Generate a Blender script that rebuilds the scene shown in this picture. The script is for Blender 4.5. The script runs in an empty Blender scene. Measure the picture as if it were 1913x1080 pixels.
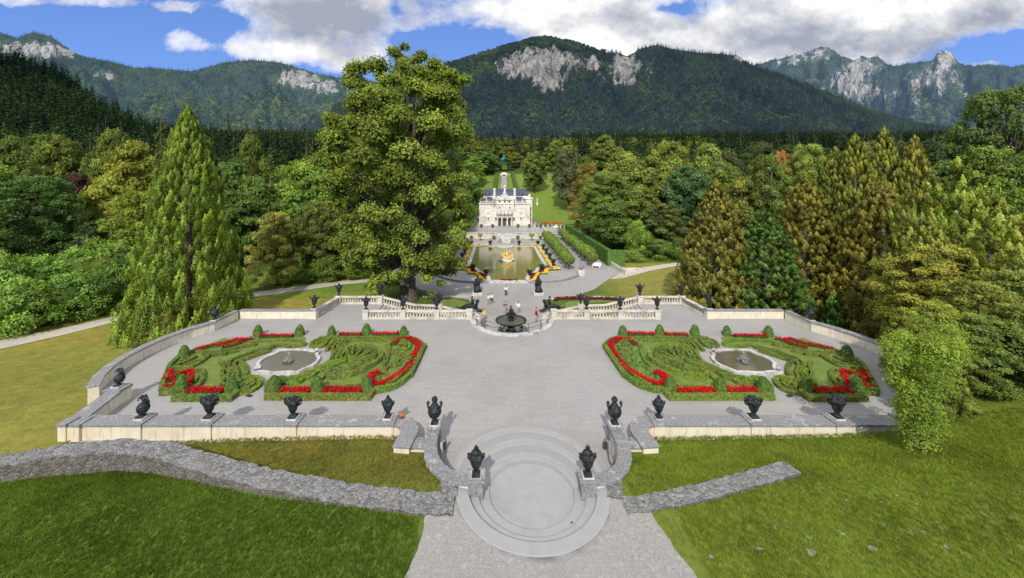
import bpy, bmesh, math, random
import numpy as np
from mathutils import Vector, Matrix, geometry
random.seed(7)
RNG = np.random.default_rng(7)
SC = bpy.context.scene
COL = SC.collection
PI = math.pi

# ------------------------------------------------------------------ survey
# the photograph was taken from (CX, 0, CZ) looking along +Y; these two turn a
# surveyed direction into a point on a known level / at a known distance
F, X0, Y0, CX, CZ = 720.0, 930.0, 338.0, -1.6, 16.0
def P(u, v, z=0.0):
    Y = F*(CZ-z)/(v-Y0)
    return (CX+(u-X0)*Y/F, Y, z)
def D(u, v, Y):
    return (CX+(u-X0)*Y/F, Y, CZ-(v-Y0)*Y/F)
def lerp(a, b, t): return a+(b-a)*t

# ------------------------------------------------------------------ numpy noise
def _hash(ix, iy, seed):
    n = (ix*374761393+iy*668265263+seed*1442695041) & 0xffffffff
    n = ((n ^ (n >> 13))*1274126177) & 0xffffffff
    return ((n ^ (n >> 16)) & 0xffff)/65535.0
def vnoise(x, y, seed=0):
    x = np.asarray(x, float); y = np.asarray(y, float)
    ix = np.floor(x).astype(np.int64); iy = np.floor(y).astype(np.int64)
    fx = x-ix; fy = y-iy
    fx = fx*fx*(3-2*fx); fy = fy*fy*(3-2*fy)
    a = _hash(ix, iy, seed); b = _hash(ix+1, iy, seed); c = _hash(ix, iy+1, seed); d = _hash(ix+1, iy+1, seed)
    return (a*(1-fx)+b*fx)*(1-fy)+(c*(1-fx)+d*fx)*fy
def fbm(x, y, seed=0, o=4):
    r = 0; a = .5; s = 0
    for i in range(o):
        r = r+a*vnoise(np.asarray(x)*2**i, np.asarray(y)*2**i, seed+i*17); s += a; a *= .5
    return r/s
def sstep(t):
    t = np.clip(t, 0, 1); return t*t*(3-2*t)

# ------------------------------------------------------------------ mesh builder
class MB:
    def __init__(s): s.v = []; s.f = []
    def add(s, vs, fs):
        o = len(s.v); s.v += [tuple(map(float, v)) for v in vs]; s.f += [tuple(i+o for i in f) for f in fs]; return s
    def box(s, cx, cy, cz, sx, sy, sz, rz=0.0, rx=0.0):
        M = Matrix.Translation((cx, cy, cz)) @ Matrix.Rotation(rz, 4, 'Z') @ Matrix.Rotation(rx, 4, 'X')
        vs = [M @ Vector((a*sx/2, b*sy/2, c*sz/2)) for c in (-1, 1) for a, b in ((-1, -1), (1, -1), (1, 1), (-1, 1))]
        return s.add(vs, [(3, 2, 1, 0), (4, 5, 6, 7), (0, 1, 5, 4), (1, 2, 6, 5), (2, 3, 7, 6), (3, 0, 4, 7)])
    def prism(s, poly, z0, z1):
        n = len(poly); a = sum(poly[i][0]*poly[(i+1) % n][1]-poly[(i+1) % n][0]*poly[i][1] for i in range(n))
        if a < 0: poly = poly[::-1]
        vs = [(p[0], p[1], z0) for p in poly]+[(p[0], p[1], z1) for p in poly]
        return s.add(vs, [tuple(range(n))[::-1], tuple(range(n, 2*n))]+[(i, (i+1) % n, n+(i+1) % n, n+i) for i in range(n)])
    def wall(s, path, w, z0, z1, closed=False):
        n = len(path); L = []; R = []
        for i in range(n):
            p = Vector(path[i][:2])
            a = Vector(path[(i-1) % n][:2]) if (i or closed) else None
            b = Vector(path[(i+1) % n][:2]) if (i < n-1 or closed) else None
            d1 = (p-a).normalized() if a is not None else (b-p).normalized()
            d2 = (b-p).normalized() if b is not None else d1
            t = (d1+d2); t = t.normalized() if t.length > 1e-6 else d1
            nrm = Vector((-t.y, t.x)); k = w/2/max(.45, abs(nrm.dot(Vector((-d1.y, d1.x)))))
            L.append(p+nrm*k); R.append(p-nrm*k)
        f0 = (lambda i: z0[i]) if hasattr(z0, '__len__') else (lambda i: z0)
        f1 = (lambda i: z1[i]) if hasattr(z1, '__len__') else (lambda i: z1)
        vs = []
        for i in range(n):
            vs += [(L[i].x, L[i].y, f0(i)), (R[i].x, R[i].y, f0(i)), (R[i].x, R[i].y, f1(i)), (L[i].x, L[i].y, f1(i))]
        fs = []
        for i in range(n if closed else n-1):
            a = 4*i; b = 4*((i+1) % n)
            fs += [(a+1, b+1, b+2, a+2), (b, a, a+3, b+3), (a+3, a+2, b+2, b+3), (a, b, b+1, a+1)]
        if not closed: fs += [(0, 1, 2, 3), (4*n-1, 4*n-2, 4*n-3, 4*n-4)]
        return s.add(vs, fs)
    def tube(s, pts, rs, n=8, cap=True):
        pts = [Vector(p) for p in pts]
        if not hasattr(rs, '__len__'): rs = [rs]*len(pts)
        vs = []; up = Vector((0.03, 0.05, 1)); 
        for i, p in enumerate(pts):
            d = (pts[min(i+1, len(pts)-1)]-pts[max(i-1, 0)]).normalized()
            u = up if abs(d.dot(up.normalized())) < .95 else Vector((1, 0, 0.1))
            a = d.cross(u).normalized(); b = a.cross(d).normalized()
            for k in range(n):
                t = 2*PI*k/n; vs.append(p+(a*math.cos(t)+b*math.sin(t))*rs[i])
        fs = [(i*n+k, i*n+(k+1) % n, (i+1)*n+(k+1) % n, (i+1)*n+k) for i in range(len(pts)-1) for k in range(n)]
        fs = [f[::-1] for f in fs]
        if cap: fs += [tuple(range(n)), tuple(range((len(pts)-1)*n, len(pts)*n))[::-1]]
        return s.add(vs, fs)
    def lathe(s, prof, c=(0, 0, 0), n=16, M=None, wob=None):
        vs = []
        for r, z in prof:
            for k in range(n):
                t = 2*PI*k/n; rr = r*(1+(wob(t, z) if wob else 0))
                v = Vector((rr*math.cos(t), rr*math.sin(t), z))
                if M: v = M @ v
                vs.append((v.x+c[0], v.y+c[1], v.z+c[2]))
        m = len(prof)
        fs = [(i*n+k, i*n+(k+1) % n, (i+1)*n+(k+1) % n, (i+1)*n+k) for i in range(m-1) for k in range(n)]
        fs += [tuple(range(n))[::-1], tuple(range((m-1)*n, m*n))]
        return s.add(vs, fs)
    def ball(s, c, rx, ry=None, rz=None, n=10, M=None):
        ry = ry or rx; rz = rz or rx
        prof = [(math.sin(PI*i/6), -math.cos(PI*i/6)) for i in range(7)]
        prof[0] = (.02, -1); prof[-1] = (.02, 1)
        S = Matrix.Diagonal((rx, ry, rz)).to_4x4()
        return s.lathe(prof, c, n, (M @ S) if M else S)
    def quads(s, C, N, S, asp=.6, up=None):
        q = leafquads(C, N, S, asp, up)
        o = len(s.v); s.v += [tuple(v) for v in q.tolist()]
        s.f += [(o+4*i, o+4*i+1, o+4*i+2, o+4*i+3) for i in range(len(C))]; return s
    def build(s, name, mat, parent=None, world=False, smooth=False, bevel=0.0, color=None, jitter=0.0):
        me = bpy.data.meshes.new(name)
        v = s.v
        if jitter:
            a = np.array(v); k = np.round(a*97).astype(np.int64)
            for ax in range(3): a[:, ax] += (_hash(k[:, 0]+ax*7919, k[:, 1]*31+k[:, 2], 3+ax)-.5)*2*jitter
            v = a.tolist()
        if world and parent is not None:
            L = parent.location; r = parent
            v = [(p[0]-L[0], p[1]-L[1], p[2]-L[2]) for p in v]
        me.from_pydata(v, [], s.f); me.update()
        if smooth: me.shade_smooth()
        me.materials.append(mat)
        o = bpy.data.objects.new(name, me); COL.objects.link(o)
        if parent is not None: o.parent = parent
        if color: o.color = (*color, 1)
        if bevel:
            m = o.modifiers.new('bevel', 'BEVEL'); m.width = bevel; m.segments = 2; m.limit_method = 'ANGLE'
        return o

def leafquads(C, N, S, asp=.6, up=None):
    C = np.asarray(C, float); N = np.asarray(N, float); n = len(C)
    N = N/np.maximum(np.linalg.norm(N, axis=1, keepdims=True), 1e-6)
    R = RNG.normal(size=(n, 3)) if up is None else np.asarray(up, float)+RNG.normal(size=(n, 3))*.25
    T = R-N*np.sum(R*N, axis=1, keepdims=True); T /= np.maximum(np.linalg.norm(T, axis=1, keepdims=True), 1e-6)
    B = np.cross(N, T); S = np.asarray(S, float).reshape(-1, 1)*np.ones((n, 1))
    out = np.empty((n, 4, 3))
    out[:, 0] = C-T*S; out[:, 1] = C+B*S*asp; out[:, 2] = C+T*S; out[:, 3] = C-B*S*asp
    return out.reshape(-1, 3)
def npmesh(name, V, nquad, tone=None):
    me = bpy.data.meshes.new(name)
    me.vertices.add(len(V)); me.vertices.foreach_set('co', np.asarray(V, np.float32).ravel())
    me.loops.add(4*nquad); me.loops.foreach_set('vertex_index', np.arange(4*nquad, dtype=np.int32))
    me.polygons.add(nquad); me.polygons.foreach_set('loop_start', np.arange(0, 4*nquad, 4, dtype=np.int32))
    me.polygons.foreach_set('loop_total', np.full(nquad, 4, np.int32))
    me.update(calc_edges=True)
    t = np.ones(nquad) if tone is None else np.asarray(tone, float)
    a = me.attributes.new('tone', 'FLOAT', 'POINT'); a.data.foreach_set('value', np.repeat(t, 4).astype(np.float32))
    return me

def tag(o, label=None, cat=None, group=None, kind=None):
    if label: o['label'] = label
    if cat: o['category'] = cat
    if group: o['group'] = group
    if kind: o['kind'] = kind
    return o
def thing(name, loc, label, cat, group=None, rz=0.0):
    o = bpy.data.objects.new(name, None); COL.objects.link(o)
    o.location = loc; o.rotation_euler = (0, 0, rz); o.empty_display_size = .2
    return tag(o, label, cat, group)
def copy_tree(o, parent=None):
    c = o.copy(); COL.objects.link(c)
    if parent is not None: c.parent = parent
    for ch in [x for x in list(o.children)]: copy_tree(ch, c)
    return c

# ------------------------------------------------------------------ materials
class NT:
    def __init__(s, name):
        s.m = bpy.data.materials.new(name); s.m.use_nodes = True
        s.t = s.m.node_tree; s.t.nodes.clear()
        s.out = s.n('ShaderNodeOutputMaterial')
    def n(s, k, **kw):
        x = s.t.nodes.new(k)
        for a, b in kw.items(): setattr(x, a, b)
        return x
    def l(s, a, b): s.t.links.new(a, b)
    def math(s, op, a, b=None, clamp=False):
        x = s.n('ShaderNodeMath', operation=op, use_clamp=clamp)
        for i, q in enumerate((a, b)):
            if q is None: continue
            if isinstance(q, (int, float)): x.inputs[i].default_value = q
            else: s.l(q, x.inputs[i])
        return x.outputs[0]
    def mix(s, f, a, b, mode='MIX'):
        x = s.n('ShaderNodeMix', data_type='RGBA', blend_type=mode)
        for i, q in ((0, f), (6, a), (7, b)):
            if isinstance(q, (int, float)): x.inputs[i].default_value = q
            elif isinstance(q, tuple): x.inputs[i].default_value = (*q[:3], 1)
            else: s.l(q, x.inputs[i])
        return x.outputs[2]
    def pos(s): return s.n('ShaderNodeNewGeometry').outputs['Position']
    def obj(s): return s.n('ShaderNodeTexCoord').outputs['Object']
    def map(s, vec, sc=(1, 1, 1), loc=(0, 0, 0), rot=(0, 0, 0)):
        x = s.n('ShaderNodeMapping'); s.l(vec, x.inputs[0])
        x.inputs['Scale'].default_value = sc; x.inputs['Location'].default_value = loc; x.inputs['Rotation'].default_value = rot
        return x.outputs[0]
    def noise(s, vec, scale, detail=4, rough=.55, dist=0.0):
        x = s.n('ShaderNodeTexNoise'); s.l(vec, x.inputs['Vector'])
        x.inputs['Scale'].default_value = scale; x.inputs['Detail'].default_value = detail
        x.inputs['Roughness'].default_value = rough; x.inputs['Distortion'].default_value = dist
        return x.outputs['Fac']
    def ramp(s, f, *st):
        x = s.n('ShaderNodeValToRGB'); e = x.color_ramp.elements
        while len(e) < len(st): e.new(.5)
        for i, (p, c) in enumerate(st):
            e[i].position = p; e[i].color = (*c, 1) if isinstance(c, tuple) else (c, c, c, 1)
        s.l(f, x.inputs[0]); return x.outputs[0]
    def bump(s, h, strength=.5, dist=.05):
        x = s.n('ShaderNodeBump'); s.l(h, x.inputs['Height'])
        x.inputs['Strength'].default_value = strength; x.inputs['Distance'].default_value = dist
        return x.outputs[0]
    def bsdf(s, col, rough=.8, bump=None, metal=0.0, spec=.4, emit=None, es=0.0):
        b = s.n('ShaderNodeBsdfPrincipled')
        if isinstance(col, tuple): b.inputs['Base Color'].default_value = (*col, 1)
        else: s.l(col, b.inputs['Base Color'])
        if isinstance(rough, (int, float)): b.inputs['Roughness'].default_value = rough
        else: s.l(rough, b.inputs['Roughness'])
        b.inputs['Metallic'].default_value = metal; b.inputs['Specular IOR Level'].default_value = spec
        if bump is not None: s.l(bump, b.inputs['Normal'])
        if emit:
            b.inputs['Emission Color'].default_value = (*emit, 1); b.inputs['Emission Strength'].default_value = es
        s.l(b.outputs[0], s.out.inputs[0]); s.b = b
        return s.m

def simple(name, c1, c2, scale=3.0, rough=.8, bump=.3, bs=20.0, bd=.02, metal=0.0, spec=.4, c3=None, s3=.4):
    t = NT(name); p = t.pos()
    c = t.mix(t.ramp(t.noise(p, scale, 5), (.35, 0.), (.65, 1.)), c1, c2)
    if c3: c = t.mix(t.ramp(t.noise(p, s3, 4), (.5, 0.), (.7, 1.)), c, c3)
    return t.bsdf(c, rough, t.bump(t.noise(p, bs, 4), bump, bd) if bump else None, metal, spec)

def mat_grass():
    t = NT('grass'); p = t.pos()
    a = t.n('ShaderNodeAttribute', attribute_name='tint').outputs['Color']
    n1 = t.noise(p, .9, 6, .65); n2 = t.noise(t.map(p, (1, .55, 1), rot=(0, 0, .5)), 7, 4, .7); n3 = t.noise(p, 28, 3, .7)
    k = t.math('ADD', t.math('MULTIPLY', n1, .8), t.math('ADD', t.math('MULTIPLY', n2, .9), t.math('MULTIPLY', n3, .7)))
    k = t.ramp(t.math('SUBTRACT', k, .7), (.25, .85), (.78, 2.1))
    c = t.mix(1.0, a, k, 'MULTIPLY')
    dry = t.ramp(t.noise(p, 2.3, 5, .7), (.55, 0.), (.72, 1.))
    c = t.mix(t.math('MULTIPLY', dry, .35), c, (.24, .19, .05))
    h = t.math('ADD', n2, n3)
    return t.bsdf(c, .9, t.bump(h, .7, .12), spec=.15)
def mat_leaf(name='leaf', tr=.25, own=None, emit=None, es=0.0, vary=.35, tone=False, ps=(.006, .028), fine=0.0):
    t = NT(name)
    oi = t.n('ShaderNodeObjectInfo'); g = t.n('ShaderNodeNewGeometry')
    base = oi.outputs['Color'] if own is None else None
    if own is not None: base = t.mix(oi.outputs['Random'], own[0], own[1])
    v = t.math('MULTIPLY', t.math('ADD', t.math('MULTIPLY', g.outputs['Random Per Island'], vary*1.6), 1-vary), 2.35 if own is None else 1.35)
    c = t.mix(1.0, base, v, 'MULTIPLY')
    if own is None: c = t.mix(1.0, c, (1.10, 1.0, 1.22), 'MULTIPLY')
    if tone: c = t.mix(1.0, c, t.n('ShaderNodeAttribute', attribute_name='tone').outputs['Fac'], 'MULTIPLY')  # random tint per clump plus painted shade inside the crown
    tc = t.obj()
    big = t.noise(tc, .35 if own is None else 2.0, 3)
    if fine: c = t.mix(1.0, c, t.ramp(t.noise(g.outputs['Position'], fine, 6, .75), (.36, .35), (.5, .85), (.64, 1.45)), 'MULTIPLY')
    if own is not None and ps[0] > .1:
        c = t.mix(1.0, c, t.ramp(t.noise(g.outputs['Position'], ps[0], 5, .65), (.35, .72), (.65, 1.22)), 'MULTIPLY')
    elif own is not None:
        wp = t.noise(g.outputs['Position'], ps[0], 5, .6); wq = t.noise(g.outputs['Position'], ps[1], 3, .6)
        c = t.mix(t.ramp(wp, (.40, 0.), (.60, 1.)), t.mix(1.0, c, (.55, .62, .78), 'MULTIPLY'), t.mix(1.0, c, (1.45, 1.38, 1.0), 'MULTIPLY'))  # broad patches: painted cloud shade and paler stands of trees
        gl = t.noise(t.map(g.outputs['Position'], (1, .5, .22)), ps[0]*1.8, 4, .55); c = t.mix(t.ramp(gl, (.40, 1.), (.48, 0.), (.56, 0.), (.64, .0)), c, t.mix(1.0, c, (.42, .5, .62), 'MULTIPLY'))  # dark streaks painting gully shade into the forest colour
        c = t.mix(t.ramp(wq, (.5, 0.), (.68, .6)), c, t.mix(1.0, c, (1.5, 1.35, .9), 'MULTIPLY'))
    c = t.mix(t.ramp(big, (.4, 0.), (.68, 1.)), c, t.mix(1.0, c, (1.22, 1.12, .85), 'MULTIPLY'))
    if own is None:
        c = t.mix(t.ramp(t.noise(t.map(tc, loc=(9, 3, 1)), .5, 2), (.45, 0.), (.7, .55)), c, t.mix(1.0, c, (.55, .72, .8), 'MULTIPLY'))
    d = t.n('ShaderNodeBsdfDiffuse'); t.l(c, d.inputs[0])
    r = t.n('ShaderNodeBsdfTranslucent'); t.l(t.mix(1.0, c, (1.3, 1.4, .5), 'MULTIPLY'), r.inputs[0])
    m = t.n('ShaderNodeMixShader'); m.inputs[0].default_value = tr; t.l(d.outputs[0], m.inputs[1]); t.l(r.outputs[0], m.inputs[2])
    o = m.outputs[0]
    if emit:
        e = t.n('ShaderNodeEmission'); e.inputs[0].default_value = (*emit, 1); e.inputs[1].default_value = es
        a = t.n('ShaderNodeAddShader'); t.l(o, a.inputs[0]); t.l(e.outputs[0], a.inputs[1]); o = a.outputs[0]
    t.l(o, t.out.inputs[0]); return t.m

def mat_gravel(name, c1, c2, c3):
    t = NT(name); p = t.pos()
    f = t.noise(p, 22, 3, .8)
    c = t.mix(t.ramp(f, (.35, 0.), (.65, 1.)), c1, c2)
    c = t.mix(t.math('MULTIPLY', t.ramp(t.noise(p, .35, 5, .65), (.42, 0.), (.66, 1.)), .7), c, c3)
    sp = t.ramp(t.noise(p, 4.2, 8, .85), (.53, 0.), (.63, 1.))
    c = t.mix(1.0, c, t.ramp(t.noise(p, 7, 8, .85), (.35, .82), (.65, 1.14)), 'MULTIPLY')
    c = t.mix(t.math('MULTIPLY', sp, .34), c, (.66, .65, .64))
    c = t.mix(t.math('MULTIPLY', t.ramp(t.noise(p, .12, 6, .7), (.48, 0.), (.6, 1.)), .45), c, (.27, .255, .24))
    st = t.ramp(t.noise(t.map(p, (.35, 2.2, 1), rot=(0, 0, .35)), 1.2, 4), (.5, 0.), (.75, 1.))
    c = t.mix(t.math('MULTIPLY', st, .25), c, (.2, .19, .18))
    return t.bsdf(c, .95, t.bump(f, .5, .03), spec=.2)
def mat_plaster():
    t = NT('cream_plaster'); p = t.pos()
    c = t.mix(t.ramp(t.noise(p, 1.1, 5), (.3, 0.), (.7, 1.)), (.68, .60, .45), (.78, .72, .60))
    st = t.ramp(t.noise(t.map(p, (5, 5, .7)), 1.0, 5, .65), (.52, 0.), (.7, 1.))
    c = t.mix(t.math('MULTIPLY', st, .55), c, (.3, .26, .2))
    return t.bsdf(c, .85, t.bump(t.noise(p, 30, 3), .2, .01), spec=.2)
def mat_capstone():
    t = NT('weathered_capstone'); p = t.pos()
    f = t.noise(p, 9, 6, .75)
    c = t.mix(t.ramp(f, (.38, 0.), (.62, 1.)), (.15, .15, .155), (.33, .33, .33))
    c = t.mix(t.ramp(t.noise(p, 1.6, 4, .7), (.55, 0.), (.66, .7)), c, (.45, .44, .42))
    c = t.mix(t.ramp(t.noise(p, 4, 5, .8), (.62, 0.), (.7, .8)), c, (.07, .075, .07))
    return t.bsdf(c, .9, t.bump(f, .4, .03), spec=.2)
def mat_rubble():
    t = NT('rubble_stone'); p = t.pos()
    v = t.n('ShaderNodeTexVoronoi'); t.l(p, v.inputs['Vector']); v.inputs['Scale'].default_value = 5.5
    w = t.n('ShaderNodeTexVoronoi', feature='DISTANCE_TO_EDGE'); t.l(p, w.inputs['Vector']); w.inputs['Scale'].default_value = 5.5
    g = t.n('ShaderNodeSeparateColor'); t.l(v.outputs['Color'], g.inputs[0])
    c = t.mix(g.outputs[0], (.10, .10, .098), (.27, .265, .255))
    c = t.mix(t.ramp(t.noise(p, 14, 5, .8), (.45, 0.), (.7, .8)), c, (.46, .46, .44))
    c = t.mix(t.ramp(t.noise(p, 3, 5, .8), (.56, 0.), (.66, .9)), c, (.08, .075, .065))
    c = t.mix(t.ramp(w.outputs['Distance'], (0.0, .7), (.05, 0.)), c, (.09, .085, .08))
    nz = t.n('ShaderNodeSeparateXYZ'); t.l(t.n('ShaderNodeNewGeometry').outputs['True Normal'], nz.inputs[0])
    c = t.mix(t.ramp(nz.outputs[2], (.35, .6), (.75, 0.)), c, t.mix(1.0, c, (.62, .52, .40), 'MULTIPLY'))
    h = t.math('ADD', t.math('MULTIPLY', w.outputs['Distance'], 2.0, True), t.noise(p, 18, 5))
    return t.bsdf(c, .95, t.bump(h, .8, .06), spec=.15)
def mat_bronze():
    t = NT('dark_bronze'); p = t.obj()
    c = t.mix(t.ramp(t.noise(p, 6, 5, .7), (.45, 0.), (.65, 1.)), (.010, .012, .014), (.075, .09, .092))
    return t.bsdf(c, t.ramp(t.noise(p, 9, 5, .7), (.35, .3), (.65, .7)), t.bump(t.noise(p, 22, 5, .7), .9, .05), metal=.35, spec=.5)
def mat_water(name, c, rough=.06):
    t = NT(name); p = t.pos()
    cc = t.mix(t.noise(p, .8, 5, .7), c, tuple(x*.62 for x in c))
    m = t.bsdf(cc, rough, t.bump(t.noise(p, 3.5, 3), .05, .05), spec=.5); return m
def mat_mountain(name, dark, light, rock1, rock2, emit, es):
    t = NT(name); p = t.pos()
    a = t.n('ShaderNodeAttribute', attribute_name='rock').outputs['Fac']
    f = t.noise(p, .06, 6, .7)
    base = t.mix(t.ramp(f, (.4, 0.), (.62, 1.)), dark, light)
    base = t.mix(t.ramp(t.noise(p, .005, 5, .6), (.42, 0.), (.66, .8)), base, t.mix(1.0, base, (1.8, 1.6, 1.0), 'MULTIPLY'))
    r = t.mix(t.ramp(t.noise(t.map(p, (1, 1, .3)), .045, 8, .8), (.40, 0.), (.58, 1.)), rock1, rock2)
    m = t.math('ADD', a, t.math('MULTIPLY', t.math('SUBTRACT', t.noise(t.map(p, (1, 1, .4)), .022, 8, .8), .52), 3.4))
    c = t.mix(t.ramp(m, (.5, 0.), (.62, 1.)), base, r)
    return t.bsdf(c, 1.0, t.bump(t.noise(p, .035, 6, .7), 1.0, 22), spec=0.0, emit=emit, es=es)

M = {}
M['grass'] = mat_grass()
M['terrace'] = mat_gravel('terrace_gravel', (.25, .245, .24), (.42, .41, .40), (.36, .335, .305))
M['gravel'] = mat_gravel('path_gravel', (.22, .21, .195), (.40, .385, .36), (.32, .31, .29))
M['palepath'] = mat_gravel('pale_path', (.42, .38, .32), (.6, .55, .47), (.5, .45, .37))
M['step'] = simple('step_stone', (.33, .33, .325), (.355, .35, .345), 3, .85, .3, 40, .01, c3=(.31, .305, .30), s3=1.2)
M['step_dark'] = simple('step_stone_dirty', (.285, .285, .28), (.31, .305, .30), 3, .85, .3, 40, .01)
M['plaster'] = mat_plaster(); M['cap'] = mat_capstone(); M['rubble'] = mat_rubble()
M['bronze'] = mat_bronze()
M['stone'] = simple('pale_stone', (.52, .48, .40), (.66, .62, .54), 2.0, .85, .3, 18, .01, c3=(.34, .31, .26), s3=.8)
M['coping'] = simple('pool_coping', (.42, .41, .40), (.62, .60, .58), 2.5, .8, .3, 18, .01, c3=(.22, .21, .2), s3=1.1)
M['bark'] = simple('bark', (.055, .042, .03), (.15, .12, .09), 3.0, .95, .8, 8, .1)
M['palebark'] = simple('pale_bark', (.3, .28, .24), (.12, .11, .09), 2.0, .95, .5, 8, .05)
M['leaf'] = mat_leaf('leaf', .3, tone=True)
M['hedge'] = mat_leaf('box_hedge', .06, fine=5.5)
M['flower'] = mat_leaf('flower_petals', .1, vary=.6)
M['soil'] = simple('bed_soil', (.06, .045, .03), (.11, .08, .055), 5.0, .95, .5, 20, .03)
M['earth'] = simple('bare_earth', (.16, .14, .10), (.34, .31, .26), 9, .95, .5, 20, .03)
M['lawn'] = simple('parterre_lawn', (.12, .18, .032), (.19, .24, .045), 1.6, .95, .7, 30, .05, c3=(.12, .18, .035), s3=.7)
M['pool'] = mat_water('pool_water', (.14, .125, .075), .1)
M['pond'] = mat_water('pond_water', (.27, .25, .07), .1)
M['slate'] = simple('slate_roof', (.03, .035, .06), (.07, .08, .13), 2.5, .45, .3, 10, .02)
M['facade'] = simple('palace_facade', (.66, .62, .55), (.76, .73, .67), .6, .85, .2, 6, .02, c3=(.5, .46, .4), s3=.35)
M['glass'] = simple('dark_glazing', (.03, .03, .035), (.07, .065, .06), 3, .15, 0)
M['gold'] = simple('gilding', (.9, .5, .08), (1., .68, .22), 3, .35, .3, 8, .03, metal=.6)
M['whitepaint'] = simple('white_canvas', (.78, .78, .76), (.85, .85, .84), 2, .7, 0)
M['iron'] = simple('wrought_iron', (.02, .022, .024), (.05, .05, .05), 4, .5, 0)
M['green_iron'] = simple('green_trellis', (.03, .16, .11), (.05, .24, .16), 2, .6, 0)
M['terracotta'] = simple('terracotta', (.32, .12, .05), (.42, .18, .08), 6, .8, .2)
M['skin'] = simple('skin', (.5, .28, .19), (.55, .32, .22), 4, .6, 0)
M['hair'] = simple('hair', (.03, .02, .015), (.06, .04, .03), 10, .7, 0)
def cloth(n, c): 
    if n not in M: M[n] = simple(n, c, tuple(min(1, x*1.25) for x in c), 8, .85, 0)
    return M[n]
# ------------------------------------------------------------------ camera, sky, sun
cam = bpy.data.cameras.new('camera'); co = bpy.data.objects.new('camera', cam); COL.objects.link(co)
co.location = (CX, 0, CZ); co.rotation_euler = (PI/2, 0, 0)
cam.sensor_width = 36; cam.lens = F/1913*36; cam.shift_x = 26.5/1913; cam.shift_y = -202/1913
cam.clip_start = .5; cam.clip_end = 30000; SC.camera = co
SC.view_settings.view_transform = 'Standard'; SC.view_settings.look = 'None'; SC.view_settings.exposure = 0
SUN_EL, SUN_AZ = math.radians(40), math.radians(180+9)      # azimuth clockwise from +Y: sun stands behind the viewer
sd = Vector((math.sin(SUN_AZ)*math.cos(SUN_EL), math.cos(SUN_AZ)*math.cos(SUN_EL), math.sin(SUN_EL)))
sl = bpy.data.lights.new('sun', 'SUN'); sl.energy = 3.8; sl.angle = math.radians(.5); sl.color = (1, .94, .84)
so = bpy.data.objects.new('sun', sl); COL.objects.link(so); so.rotation_euler = sd.to_track_quat('Z', 'Y').to_euler()
so.location = (0, -50, 80)

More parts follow.
